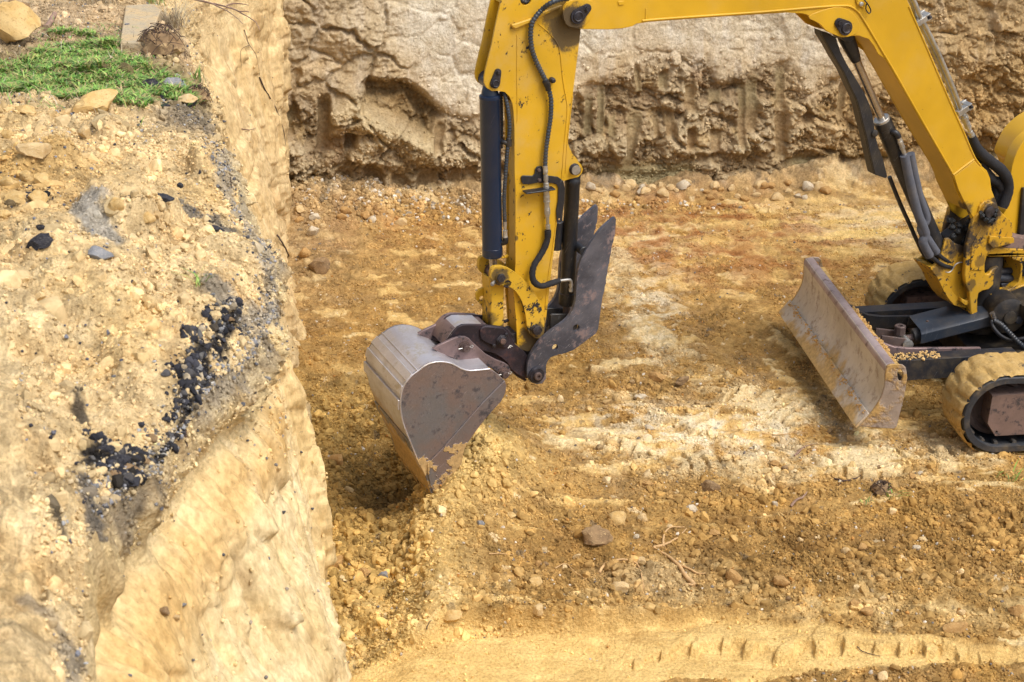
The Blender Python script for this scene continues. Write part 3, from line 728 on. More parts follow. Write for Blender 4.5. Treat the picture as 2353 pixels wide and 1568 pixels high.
def mesh_obj(name, verts, faces, material, parent, bev=0, origin=None, smooth=True, ang=38):
    org = origin if origin is not None else (ROOT if parent is not None else Vector((0, 0, 0)))
    me = bpy.data.meshes.new(name)
    me.from_pydata([tuple(Vector(v) - org) for v in verts], [], faces)
    bm = bmesh.new(); bm.from_mesh(me)
    bmesh.ops.remove_doubles(bm, verts=bm.verts, dist=1e-5)
    bmesh.ops.recalc_face_normals(bm, faces=bm.faces)
    bm.to_mesh(me); bm.free()
    if smooth:
        me.polygons.foreach_set('use_smooth', [True] * len(me.polygons)); me.set_sharp_from_angle(angle=rad(ang))
    me.materials.append(material)
    o = bpy.data.objects.new(name, me); COL.objects.link(o)
    if parent is not None: o.parent = parent
    elif origin is not None: o.location = origin
    if bev:
        md = o.modifiers.new('bevel', 'BEVEL'); md.width = bev; md.segments = 2; md.limit_method = 'ANGLE'; md.angle_limit = rad(38); md.harden_normals = False
    return o
class Acc:
    """several shapes gathered into one mesh"""
    def __init__(s): s.v = []; s.f = []
    def add(s, v, f):
        n = len(s.v); s.v += [Vector(p) for p in v]; s.f += [tuple(i + n for i in q) for q in f]; return s
    def obj(s, name, m, parent, **k): return mesh_obj(name, s.v, s.f, m, parent, **k)
def prism_geo(fr, outline, w0, w1, holes=()):
    loops = [list(outline)] + [list(h) for h in holes]
    flat = [p for l in loops for p in l]; n = len(flat)
    tris = tessellate_polygon([[Vector((p[0], p[1], 0)) for p in l] for l in loops])
    v = [fr.P(p[0], p[1], w1) for p in flat] + [fr.P(p[0], p[1], w0) for p in flat]
    f = [tuple(t) for t in tris] + [tuple(i + n for i in reversed(t)) for t in tris]
    k = 0
    for l in loops:
        m = len(l)
        for i in range(m):
            a, b = k + i, k + (i + 1) % m
            f.append((a, b, b + n, a + n))
        k += m
    return v, f
def trace(fr, pts, w): return [fr.at(px, py, w) for px, py in pts]
def cr(pts, n=4, closed=True):
    """smooth curve through points"""
    out = []; N = len(pts)
    rng_ = range(N) if closed else range(N - 1)
    for i in rng_:
        g = lambda j: np.array(pts[j % N] if closed else pts[min(max(j, 0), N - 1)], float)
        p0, p1, p2, p3 = g(i - 1), g(i), g(i + 1), g(i + 2)
        for k in range(n):
            t = k / n
            out.append(tuple(.5 * (2 * p1 + (p2 - p0) * t + (2 * p0 - 5 * p1 + 4 * p2 - p3) * t * t + (3 * p1 - p0 - 3 * p2 + p3) * t ** 3)))
    if not closed: out.append(tuple(pts[-1]))
    return out
def circle(c, r, n=28): return [(c[0] + r * math.cos(2 * math.pi * i / n), c[1] + r * math.sin(2 * math.pi * i / n)) for i in range(n)]
def prism(name, fr, outline, w0, w1, m, parent, holes=(), bev=.004, **k):
    v, f = prism_geo(fr, outline, w0, w1, holes); return mesh_obj(name, v, f, m, parent, bev=bev, **k)
def lathe_geo(p0, axis, prof, n=28):
    """prof: (distance along the axis, radius)"""
    axis = Vector(axis).normalized(); t = axis.orthogonal().normalized(); s = axis.cross(t)
    v = []; f = []
    for (h, r) in prof:
        for i in range(n):
            a = 2 * math.pi * i / n; v.append(Vector(p0) + axis * h + (t * math.cos(a) + s * math.sin(a)) * max(r, 1e-5))
    for j in range(len(prof) - 1):
        for i in range(n):
            a = j * n + i; b = j * n + (i + 1) % n; f.append((a, b, b + n, a + n))
    f.append(tuple(range(n))[::-1]); f.append(tuple(range((len(prof) - 1) * n, len(prof) * n)))
    return v, f
def rod_geo(a, b, r, n=24, c=.003, r2=None):
    a, b = Vector(a), Vector(b); L = (b - a).length; r2 = r2 or r; c = min(c, L * .3, r * .5)
    return lathe_geo(a, b - a, [(0, r - c), (c, r), (L - c, r2), (L, r2 - c)], n)
def rod(name, a, b, r, m, parent, n=24, c=.003, r2=None):
    v, f = rod_geo(a, b, r, n, c, r2); return mesh_obj(name, v, f, m, parent)
def disc_geo(fr, uz, w0, prof, n=28):
    return lathe_geo(fr.P(uz[0], uz[1], w0), fr.n, prof, n)
def tube_geo(path, r, n=12, ribs=None, caps=True):
    P = [Vector(p) for p in path]
    # resample
    L = [0]
    for a, b in zip(P[:-1], P[1:]): L.append(L[-1] + (b - a).length)
    step = ribs / 4 if ribs else .012
    m = max(2, int(L[-1] / step)); pts = []
    j = 0
    for i in range(m + 1):
        t = L[-1] * i / m
        while j < len(L) - 2 and L[j + 1] < t: j += 1
        k = (t - L[j]) / max(L[j + 1] - L[j], 1e-9); pts.append(P[j].lerp(P[j + 1], k))
    v = []; f = []; prev = None
    for i, p in enumerate(pts):
        d = (pts[min(i + 1, m)] - pts[max(i - 1, 0)]).normalized()
        if prev is None: t = d.orthogonal().normalized()
        else: t = (prev - d * prev.dot(d)).normalized()
        prev = t; s = d.cross(t)
        rr = r(i / m) if callable(r) else r
        if ribs: rr *= (1.0, 1.0, .80, .80)[i % 4]
        for k in range(n):
            a = 2 * math.pi * k / n; v.append(p + (t * math.cos(a) + s * math.sin(a)) * rr)
    for j in range(m):
        for i in range(n):
            a = j * n + i; b = j * n + (i + 1) % n; f.append((a, b, b + n, a + n))
    if caps: f.append(tuple(range(n))[::-1]); f.append(tuple(range(m * n, m * n + n)))
    return v, f
def hose(name, fr, pts, m, parent, r=.02, ribs=None, n=12, w=None):
    """pts: (px, py, w)"""
    P3 = []
    for (px, py, ww) in pts:
        u, z = fr.at(px, py, ww); P3.append(tuple(fr.P(u, z, ww)))
    sm = cr(P3, 8, False)
    v, f = tube_geo(sm, r, n, ribs); return mesh_obj(name, v, f, m, parent, ang=60)
def box_geo(fr, u0, u1, z0, z1, w0, w1): return prism_geo(fr, [(u0, z0), (u1, z0), (u1, z1), (u0, z1)], w0, w1)
def hexnut_geo(fr, uz, w0, r, h): return prism_geo(fr, circle(uz, r, 6), w0, w0 + h)

# ------------------------------------------------------------------ machine materials
def L3(c): return tuple(float(x) for x in c)
def paint(name, base, chips=.5, dust=.3, grime=(), rough=.38, chipcol=(.022, .020, .022), scratch=0.0):
    m, nt, b = mat(name); k = NB(nt)
    big = k.noise(2.2, 3, .6); mid = k.noise(14, 5, .7)
    c = k.mix(k.ramp(big, .3, .7), L3(base * .88), L3(base * 1.08))
    # faded and dusty film
    df = k.math('MULTIPLY', k.ramp(k.noise(6, 5, .7), .42, .75), dust)
    c = k.mix(df, c, (.50, .36, .15))
    msk = None
    if chips > 0:
        v1 = k.rot((.0, .6, .5), (.85, 1, 1.35))
        n1 = k.noise(30, 8, .72, v1); zone = k.noise(4.5, 3, .6)
        th = k.math('SUBTRACT', .80 - .06 * chips, k.math('MULTIPLY', zone, .24 * min(chips, 1.2)))
        d = k.math('SUBTRACT', n1, th)
        msk = k.ramp(d, .0, .022)
        n5 = k.ramp(k.noise(60, 3, .6), .76 - .05 * chips, .78 - .05 * chips)
        msk = k.math('MAXIMUM', msk, n5)
    for (p, r, s) in grime:
        dd = k.dist_to(tuple(Vector(p) - ROOT))
        g = k.ramp(k.math('ADD', dd, k.math('MULTIPLY', k.math('SUBTRACT', mid, .5), r * 1.6)), r * 1.05, r * .7)
        g = k.math('MULTIPLY', g, s)
        msk = k.math('MAXIMUM', msk, g) if msk is not None else g
    halo = k.ramp(k.noise(9, 6, .75), .60, .78)
    c = k.mix(k.math('MULTIPLY', halo, .22 * min(1, chips)), c, (.16, .085, .02))
    if msk is not None: c = k.mix(msk, c, chipcol)
    if scratch:
        sc = k.ramp(k.noise(12, 8, .8, k.rot((.3, .4, .2), (.06, 1, 1.4))), .60, .64)
        c = k.mix(k.math('MULTIPLY', sc, scratch), c, (.30, .29, .30))
    k.link(c, b.inputs['Base Color'])
    rr = k.mix(df, (rough,) * 3, (.85,) * 3); 
    if msk is not None: rr = k.mix(msk, rr, (.6,) * 3)
    k.link(rr, b.inputs['Roughness'])
    bn = k.bump(k.noise(3.2, 3, .5), .01, .35); 
    if msk is not None: bn = k.bump(msk, -.0012, 1.0, bn)
    k.link(k.bump(k.noise(120, 3, .6), .0006, .8, bn), b.inputs['Normal'])
    return m
def steel(name, cols, rough=.42, metallic=.55, dirt=None, dirtcol=L3(lin(190, 158, 106)), scr=.5):
    m, nt, b = mat(name); k = NB(nt)
    n1 = k.noise(3.5, 5, .65); n2 = k.noise(13, 7, .75); n3 = k.noise(22, 6, .8, k.rot((.2, .9, .4), (.16, .5, 1.5)))
    c = k.mix(k.ramp(n1, .38, .62), cols[0], cols[1])
    c = k.mix(k.ramp(n2, .52, .64), c, cols[2])
    c = k.mix(k.math('MULTIPLY', k.ramp(n3, .58, .70), scr), c, cols[3])
    k_r = k.mix(k.ramp(n2, .35, .7), (rough,) * 3, (min(1, rough + .3),) * 3)
    met = metallic
    h = n2
    if dirt:
        dm = dirt(k, n1, n2)
        c = k.mix(dm, c, k.mix(k.ramp(k.noise(40, 4, .7), .3, .7), dirtcol, tuple(x * .62 for x in dirtcol)))
        k_r = k.mix(dm, k_r, (.95,) * 3); 
        mm = k.math('MULTIPLY', k.math('SUBTRACT', 1.0, dm), metallic); k.link(mm, b.inputs['Metallic'])
    else: b.inputs['Metallic'].default_value = met
    k.link(c, b.inputs['Base Color']); k.link(k_r, b.inputs['Roughness'])
    bn = k.bump(n2, .0025, .7); bn = k.bump(k.noise(4, 3, .5), .012, .4, bn)
    if dirt: bn = k.bump(dm, .006, .9, bn); bn = k.bump(k.noise(70, 4, .7), .003, .6, bn)
    k.link(bn, b.inputs['Normal'])
    return m
def plain(name, col, rough=.5, metallic=0.0, vary=.3, dust=0.0, scale=12, bumpd=.001):
    m, nt, b = mat(name); k = NB(nt)
    n = k.noise(scale, 6, .7)
    c = k.mix(k.ramp(n, .3, .7), tuple(x * (1 - vary) for x in col), tuple(x * (1 + vary) for x in col))
    if dust: c = k.mix(k.math('MULTIPLY', k.ramp(k.noise(7, 5, .7), .45, .7), dust), c, (.42, .31, .16))
    k.link(c, b.inputs['Base Color']); k.link(k.mix(n, (rough * .8,) * 3, (min(1, rough * 1.25),) * 3), b.inputs['Roughness'])
    b.inputs['Metallic'].default_value = metallic
    k.link(k.bump(k.noise(scale * 6, 3, .6), bumpd, .7), b.inputs['Normal'])
    return m
YEL = np.array((.60, .36, .022))
def wp(fr, pt, w): u, z = fr.at(*pt, w); return fr.P(u, z, w)
M = {}
M['stick'] = paint('worn yellow paint', YEL * np.array((1, .96, .8)), 1.0, .30, [(wp(BF, r1(1080, 260), .07), .14, .85), (wp(BF, r1(1000, 120), .07), .10, .7), (wp(BF, r3(1330, 330), .07), .16, .9), (wp(BF, r2(1000, 170), .07), .028, .9), (wp(BF, r2(520, 700), .07), .02, .8)])
M['boom'] = paint('yellow boom paint', YEL * np.array((.97, .93, .7)), .42, .12, [(wp(BF, r5(1345, 1345), .12), .105, .96), (wp(BF, r1(1090, 180), .11), .085, .9), (wp(BF, r5(1180, 1330), .1), .07, .8)])
M['bracket'] = paint('greasy yellow casting', YEL * np.array((.85, .78, .6)), 1.3, .2, [(wp(BF, r6(980, 1150), .11), .05, .7), (wp(BF, r6(1080, 900), .12), .045, .6), (wp(BF, r6(700, 1000), .1), .06, .7), (wp(BF, r6(1350, 720), .12), .04, .7), (wp(BF, r6(1400, 1260), .1), .06, .6), (wp(BF, r6(1200, 400), .12), .10, .93), (wp(BF, r6(1100, 560), .12), .07, .6), (wp(BF, r6(880, 600), .0), .17, .95), (wp(BF, r6(850, 830), .1), .07, .8), (wp(BF, r6(1210, 720), .12), .05, .8), (wp(BF, r6(1120, 1350), .1), .07, .8), (wp(BF, r6(1250, 960), .1), .06, .8)], .5)
M['link'] = paint('chipped yellow link paint', YEL * .95, 1.25, .3, [(wp(BF, r2(395, 1005), .1), .055, .8), (wp(BF, r2(680, 1430), .1), .06, .8), (wp(BF, r2(420, 1400), .03), .05, .85), (wp(BF, r2(300, 1330), .03), .05, .7)], .5)
M['hood'] = paint('glossy yellow hood paint', YEL * np.array((1, .95, .8)), .05, .05, (), .18)
M['navy'] = paint('blue black cylinder paint', np.array((.007, .020, .052)), 0, .02, (), .32, scratch=.12)
M['black'] = paint('black painted steel', np.array((.014, .016, .021)), 0, .06, (), .42, scratch=.5)
M['blackdirty'] = paint('dusty black frame', np.array((.014, .018, .028)), 0, .16, (), .45, scratch=.5)
M['cover'] = paint('blue grey black cover paint', np.array((.026, .034, .048)), 0, .06, (), .30, scratch=.3)
M['hose'] = plain('black rubber hose', (.012, .013, .017), .42, 0, .3, .10)
M['conduit'] = plain('spiral hose guard', (.030, .038, .050), .35, 0, .25, .08)
M['sleeve'] = plain('black fabric sleeve', (.012, .012, .015), .8, 0, .4, 0, 30, .004)
M['foam'] = plain('grey foam hose sleeve', (.085, .092, .115), .8, 0, .12, .08, 60, .002)
M['chrome'] = plain('chromed piston rod', (.50, .46, .42), .22, .85, .15)
M['fitting'] = plain('zinc plated fitting', (.46, .45, .42), .35, .7, .3)
M['pin'] = plain('greasy dark pin', (.030, .028, .036), .38, .3, .5, .06, 40, .003)
M['rustpin'] = steel('rusty pin steel', [(.13, .095, .085), (.09, .06, .055), (.16, .10, .08), (.25, .22, .2)], .55, .35)
M['grease'] = plain('lumpy black grease', (.012, .014, .016), .25, 0, .4, 0, 30, .012)
M['purple'] = steel('dark oxidised coupler steel', [(.055, .042, .055), (.030, .024, .032), (.085, .045, .045), (.20, .17, .19)], .40, .45, scr=.4)
M['thumb'] = steel('worn thumb plate steel', [(.15, .155, .19), (.08, .085, .11), (.27, .21, .21), (.5, .49, .54)], .34, .5, scr=.9)
M['earsteel'] = steel('mottled rusty steel', [(.27, .19, .18), (.18, .13, .13), (.035, .036, .045), (.30, .27, .28)], .45, .45, scr=.4)
def bucket_dirt(k, n1, n2):
    z = k.sep()['Z']; 
    a = k.math('MULTIPLY', k.math('SUBTRACT', .60, z), 1.8)
    s_ = k.math('ADD', a, k.math('MULTIPLY', k.math('SUBTRACT', k.noise(6.5, 4, .6), .5), 3.0))
    return k.ramp(s_, .46, .52)
def shell_dirt(k, n1, n2):
    z = k.sep()['Z']
    a = k.math('MULTIPLY', k.math('SUBTRACT', .66, z), 2.0)
    s_ = k.math('ADD', a, k.math('MULTIPLY', k.math('SUBTRACT', k.noise(4.5, 5, .65), .5), 1.7))
    return k.ramp(s_, .22, .62)
M['bucket'] = steel('brown oxidised bucket side', [(.24, .19, .18), (.20, .20, .215), (.085, .08, .09), (.46, .43, .44)], .32, .55, bucket_dirt, scr=.75)
M['shell'] = steel('sky sheen bucket shell', [(.55, .54, .58), (.46, .43, .44), (.44, .40, .35), (.66, .65, .67)], .33, .62, shell_dirt, scr=.5)  # sky sheen of the bucket top is put into this pale bluish colour
def blade_dirt(k, n1, n2):
    z = k.sep()['Z']
    a = k.math('MULTIPLY', k.math('SUBTRACT', .36, z), 2.8)
    s_ = k.math('ADD', a, k.math('MULTIPLY', k.math('SUBTRACT', k.noise(3.4, 5, .6, k.scale((1, 1, .5))), .5), 2.2))
    return k.ramp(s_, .16, .52)
M['rail'] = steel('scuffed rail steel', [(.40, .32, .31), (.30, .23, .22), (.20, .14, .13), (.52, .48, .48)], .38, .35, scr=.6)
M['blade'] = steel('scoured blade steel', [(.58, .53, .46), (.47, .42, .35), (.36, .29, .23), (.68, .66, .62)], .42, .3, blade_dirt, L3(lin(196, 162, 104)), .6)
M['bladeend'] = steel('muddy rusty end plate', [(.38, .31, .26), (.30, .24, .19), (.20, .15, .12), (.50, .46, .42)], .5, .25, lambda k, n1, n2: k.ramp(k.noise(4, 5, .65), .44, .54), L3(lin(190, 154, 94)))
M['frameplate'] = steel('brown dried mud track frame', [(.22, .145, .12), (.17, .115, .095), (.06, .05, .05), (.26, .2, .17)], .7, .1, scr=.4)
M['idler'] = steel('brown idler steel', [(.075, .055, .05), (.05, .035, .032), (.03, .025, .025), (.14, .11, .10)], .6, .1, scr=.3)
M['rubber'] = plain('track rubber', (.028, .032, .040), .55, 0, .3, .22)
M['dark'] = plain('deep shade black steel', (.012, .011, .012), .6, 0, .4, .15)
def mud_mat(name, c1, c2, holes=.0):
    m, nt, b = mat(name); k = NB(nt)
    n = k.noise(9, 6, .7); n2 = k.noise(38, 5, .7)
    c = k.mix(k.ramp(n, .35, .65), c1, c2); c = k.mix(k.ramp(n2, .3, .75), tuple(x * .8 for x in c1), c)
    h = k.ramp(k.noise(16, 5, .65), .62, .67)
    c = k.mix(k.math('MULTIPLY', h, holes), c, (.05, .052, .06))
    k.link(c, b.inputs['Base Color']); b.inputs['Roughness'].default_value = .92; b.inputs['Specular IOR Level'].default_value = .2
    k.link(k.bump(n2, .005, 1, k.bump(n, .02, .7)), b.inputs['Normal']); return m
M['mud'] = mud_mat('dried ochre mud', L3(lin(192, 158, 96)), L3(lin(196, 168, 116)), .85)
M['crumb'] = mud_mat('ochre soil crumbs', L3(lin(180, 140, 74)), L3(lin(160, 120, 62)))
M['letter'] = plain('white paint mark', (.7, .7, .68), .6)

# ------------------------------------------------------------------ stick (dipper arm)
SW = .062
stick_near = [r1(640, -300), r1(480, -110), r1(460, 0), r1(415, 200), r1(375, 400), r1(335, 560), r1(318, 630), r1(306, 700), r1(308, 745), r1(330, 790), r1(375, 818), r1(430, 815), r1(490, 825), r1(535, 868), r1(560, 930), r1(570, 1010), r1(578, 1150), r1(580, 1568),
              r2(514, 300), r2(514, 900), r2(505, 1000), r2(500, 1110), r2(512, 1250), r2(522, 1400), r2(530, 1568), r3(1150, 300), r3(1190, 345), r3(1240, 360), r3(1300, 330), r3(1345, 230), r3(1365, 180),
              r2(745, 1400), r2(770, 1180), r2(790, 990), r2(818, 760), r2(838, 560), r2(868, 400), r2(880, 300), r2(888, 245), r2(915, 236), r2(960, 225), r2(1010, 210), r2(1036, 180), r2(1042, 150), r2(1030, 118), r2(1000, 85), r1(1150, 1440), r1(1105, 1390), r1(1072, 1330), r1(1057, 1280), r1(1060, 1200), r1(1080, 1020), r1(1100, 850), r1(1125, 650), r1(1150, 450), r1(1172, 260), r1(1185, 120), r1(1250, -300)]
so = trace(BF, stick_near, SW)
stick = empty('stick', Vector((0, 0, 0))); stick.parent = exc
hole = circle(BF.at(*r1(680, -5), SW), .030)
prism('side_plate', BF, so, SW - .012, SW, M['stick'], stick, [hole], .003)
prism('side_plate', BF, so, -SW, -SW + .012, M['stick'], stick, [circle(BF.at(*r1(680, -5), SW), .030)], .003)
# box web between the side plates
def web(name, pts, w, th, m, parent, fr=BF, side=1, wfix=None):
    """closed strip along a line in the plane, spanning -w..w"""
    P2 = pts; v = []; f = []
    n = len(P2)
    for i in range(n):
        a = np.array(P2[max(i - 1, 0)]); b = np.array(P2[min(i + 1, n - 1)]); t = (b - a) / (np.linalg.norm(b - a) + 1e-9); nn = np.array([-t[1], t[0]]) * th * side
        p = np.array(P2[i]); q = p + nn
        lo, hi = (-w, w) if wfix is None else wfix
        v += [fr.P(p[0], p[1], lo), fr.P(p[0], p[1], hi), fr.P(q[0], q[1], hi), fr.P(q[0], q[1], lo)]
    for i in range(n - 1):
        k = i * 4
        for j in range(4): f.append((k + j, k + (j + 1) % 4, k + 4 + (j + 1) % 4, k + 4 + j))
    f.append((0, 3, 2, 1)); f.append((4 * n - 4, 4 * n - 3, 4 * n - 2, 4 * n - 1))
    return mesh_obj(name, v, f, m, parent, bev=.0)
web('web_plate', trace(BF, [r1(590, 940), r1(592, 1150), r1(594, 1568), r2(524, 300), r2(524, 900), r2(512, 1100), r2(524, 1300), r2(534, 1500)], SW), SW - .013, .01, M['stick'], stick)
web('web_plate', trace(BF, [r1(1160, 300), r1(1115, 650), r1(1090, 850), r1(1050, 1200), r1(1046, 1300), r2(880, 200), r2(860, 400), r2(830, 560), r2(808, 760), r2(780, 990), r2(760, 1180), r2(735, 1400)], SW), SW - .013, .01, M['stick'], stick)
web('web_plate', trace(BF, [r1(700, -280), r1(500, -60), r1(480, 40)], SW), SW - .013, .01, M['stick'], stick)
# raised weld seams and the ledge bar on the near plate
def seam(name, fr, pts, w, r, m, parent, n=8, flat=1.0):
    P3 = [tuple(fr.P(*fr.at(px, py, w), w)) for px, py in pts]
    v, f = tube_geo(cr(P3, 6, False), r, n); return mesh_obj(name, v, f, m, parent, ang=60)
seam('weld_seam', BF, [r1(600, 310), r1(600, 700), r1(604, 1060), r1(596, 1100)], SW + .0005, .0028, M['stick'], stick)
seam('weld_seam', BF, [r1(790, 215), r1(880, 290), r1(960, 390), r1(990, 500), r1(1010, 700), r1(1040, 880), r1(1052, 960), r1(1040, 1130), r1(1020, 1350), r1(1010, 1500), r2(880, 160), r2(860, 380), r2(800, 800), r2(770, 1000), r2(745, 1250)], SW + .0005, .0035, M['stick'], stick)
seam('weld_seam', BF, [r1(1098, 860), r1(1072, 1080), r1(1050, 1300), r2(905, 180)], SW + .0005, .003, M['stick'], stick)
bar_ = trace(BF, [r1(555, 225), r1(585, 215), r1(740, 165), r1(870, 95), r1(1000, 45), r1(1010, 60), r1(870, 130), r1(740, 195), r1(590, 262), r1(560, 245)], SW + .02)
prism('ledge_bar', BF, bar_, SW + .001, SW + .02, M['stick'], stick, bev=.004)
def boss(name, fr, pt, w0, prof, m, parent, n=28):
    v, f = disc_geo(fr, fr.at(*pt, w0 + prof[-1][0]), w0, prof, n); return mesh_obj(name, v, f, m, parent, ang=30)
def pin_keeper(fr, pt_big, pt_small, w, r_big, r_small, m, parent):
    """tapered keeper plate with a large and a small round end, a pin head and a bolt"""
    A_ = np.array(fr.at(*pt_big, w)); B_ = np.array(fr.at(*pt_small, w)); d = B_ - A_; L = np.linalg.norm(d); an = math.atan2(d[1], d[0]); k = math.acos((r_big - r_small) / L)
    o = [(A_[0] + r_big * math.cos(an + t), A_[1] + r_big * math.sin(an + t)) for t in np.linspace(k, 2 * math.pi - k, 20)] + [(B_[0] + r_small * math.cos(an + t), B_[1] + r_small * math.sin(an + t)) for t in np.linspace(-k, k, 12)]
    kp = prism('pin_keeper', fr, o, w, w + .010, m, parent, bev=.002)
    a = Acc(); a.add(*disc_geo(fr, A_, w + .010, [(0, r_big * .72), (.006, r_big * .72), (.009, r_big * .62), (.006, r_big * .5), (.006, .001)]))
    a.obj('pin', m, kp, ang=30)
    b_ = Acc(); b_.add(*disc_geo(fr, B_, w + .010, [(0, r_small * .8), (.003, r_small * .8)])); b_.add(*hexnut_geo(fr, B_, w + .012, r_small * .55, .012)); b_.obj('bolt', M['pin'], kp, bev=.001)
    return kp
pin_keeper(BF, r1(400, 745), r1(425, 645), SW + .001, .026, .017, M['pin'], stick)
boss('pin_boss', BF, r2(990, 160), SW, [(-2 * SW - .02, .03), (0, .030), (.004, .030), (.006, .026), (.018, .026), (.020, .02), (.020, .014), (.024, .012), (.024, .004)], M['pin'], stick)
boss('retaining_ring', BF, r2(990, 160), SW + .024, [(0, .024), (.002, .025), (.004, .024)], M['fitting'], stick)
# lower pins of the stick
boss('pivot_pin', BF, r2(680, 1420), -SW - .05, [(0, .024), (2 * SW + .088, .026), (2 * SW + .09, .022), (2 * SW + .108, .022), (2 * SW + .110, .018)], M['pin'], stick, 6)
for p in (r2(480, 1370), r2(478, 862), r2(615, 1465)):
    rodp = BF.at(*p, SW); a = Acc(); a.add(*rod_geo(BF.P(rodp[0] + .01, rodp[1], .0), BF.P(rodp[0] - .018, rodp[1], .012), .009, 10)); a.add(*rod_geo(BF.P(rodp[0] - .018, rodp[1], .012), BF.P(rodp[0] - .034, rodp[1], .018), .005, 8)); a.obj('grease_nipple', M['pin'] if p[1] > 700 else M['stick'], stick)
# lower round boss tube of the stick (bucket pivot) and front tube ridge
rod('corner_tube', BF.P(*BF.at(*r3(1180, 90), .02), .02), BF.P(*BF.at(*r3(1175, 320), .02), .02), .028, M['link'], stick)
boss('pivot_tube', BF, r3(1313, 535), -SW - .02, [(0, .042), (2 * SW + .04, .042)], M['pin'], stick)
nose = trace(BF, [r3(1130, 250), r3(1380, 150), r3(1370, 300), r3(1360, 480), r3(1330, 560), r3(1290, 560), r3(1240, 480), r3(1160, 380)], SW)
prism('stick_end', BF, nose, -SW + .001, SW - .013, M['pin'], stick)

# hoses on the stick
main = [r1(1060, -14), r1(980, -2), r1(900, 30), r1(830, 82), r1(770, 150), r1(732, 220), r1(722, 320), r1(728, 400), r1(748, 490), r1(790, 590), r1(830, 670), r1(862, 735)]
hose('spiral_hose', BF, [(p[0], p[1], .13 if i < 3 else .105 - .003 * min(i, 8)) for i, p in enumerate(main)], M['conduit'], stick, .0135, .0165, 14)
hose('hose_clamp', BF, [(*r1(855, 725), .088), (*r1(872, 765), .088), (*r1(882, 810), .088)], M['hose'], stick, lambda t: .0175 if t < .75 else .0145, None, 14)
boss('clamp_bolt', BF, r1(932, 728), SW, [(0, .014), (.02, .014), (.021, .011), (.03, .011), (.032, .008)], M['pin'], stick)
hose('spiral_hose', BF, [(*r1(886, 800), .088), (*r1(905, 900), .088), (*r1(902, 1050), .086), (*r1(880, 1200), .086), (*r1(860, 1350), .086), (*r1(853, 1490), .086)], M['conduit'], stick, .0128, .0165, 14)
def fitting_chain(name, fr, p0, p1, w, steps, m, parent, n=10):
    A_ = fr.P(*fr.at(*p0, w), w); B_ = fr.P(*fr.at(*p1, w), w); L = (B_ - A_).length
    prof = []
    for t0, t1, r in steps: prof += [(t0 * L + .0004, r), (t1 * L - .0004, r)]
    v, f = lathe_geo(A_, B_ - A_, prof, n); return mesh_obj(name, v, f, m, parent, ang=25)
fitting_chain('hose_fitting', BF, r1(853, 1485), r2(768, 620), .088, [(0, .07, .0125), (.07, .11, .0135), (.11, .15, .010), (.15, .23, .0135), (.23, .27, .011), (.27, .31, .015), (.31, .36, .016), (.36, .47, .0155), (.47, .50, .0175), (.50, .55, .0165), (.55, .57, .0185), (.57, .66, .014), (.66, .69, .0155), (.69, .76, .0165), (.76, .80, .0125), (.80, .87, .0095), (.87, .93, .0085), (.93, 1.0, .0125)], M['fitting'], stick, 12)
rr_ = random.Random(5)
wr = [rr_.uniform(-.0016, .0016) for _ in range(60)]
hose('hose_sleeve', BF, [(*r2(768, 630), .088), (*r2(764, 700), .088), (*r2(735, 780), .09), (*r2(700, 840), .095), (*r2(662, 900), .1), (*r2(645, 970), .105), (*r2(660, 1035), .11), (*r2(715, 1068), .11), (*r2(790, 1048), .10), (*r2(858, 1026), .09)], M['sleeve'], stick, lambda t: .0165 + wr[int(t * 59)] * .9, None, 14)
hose('hose_elbow', BF, [(*r2(855, 1027), .09), (*r2(900, 1022), .088), (*r2(935, 1018), .086), (*r2(950, 1035), .083), (*r2(950, 1080), .080)], M['fitting'], stick, .0085, None, 12)
fitting_chain('hose_fitting', BF, r2(950, 1050), r2(948, 1110), .075, [(0, .3, .012), (.3, .6, .009), (.6, 1, .012)], M['fitting'], stick, 6)
# hose bracket
br_o = trace(BF, [r2(560, 215), r2(575, 203), r2(650, 206), r2(668, 190), r2(672, 150), r2(690, 131), r2(725, 131), r2(732, 150), r2(735, 200), r2(790, 206), r2(850, 214), r2(890, 245), r2(905, 300), r2(900, 400), r2(890, 480), r2(884, 560), r2(868, 570), r2(840, 566), r2(836, 480), r2(850, 400), r2(852, 300), r2(840, 275), r2(800, 262), r2(740, 262), r2(690, 260), r2(640, 270), r2(575, 272), r2(563, 250)], .075)
prism('hose_bracket', BF, br_o, SW + .003, .072, M['black'], stick, [circle(BF.at(*r2(857, 546), .072), .006, 8)], .0025)
sh = trace(BF, [r2(562, 268), r2(575, 262), r2(790, 280), r2(798, 292), r2(730, 300), r2(600, 302)], .10)
u0, z0 = BF.at(*r2(565, 262), .072); u1, z1 = BF.at(*r2(795, 276), .072)
v, f = box_geo(BF, u0, u1, z1 - .012, z1 - .004, .072, .125); mesh_obj('bracket_shelf', v, f, M['black'], stick, bev=.003)
for p in (r2(703, 162), r2(706, 240)): boss('bolt', BF, p, .072, [(0, .0105), (.003, .0105), (.0035, .0085), (.010, .0085), (.011, .006)], M['rustpin'], stick, 6)

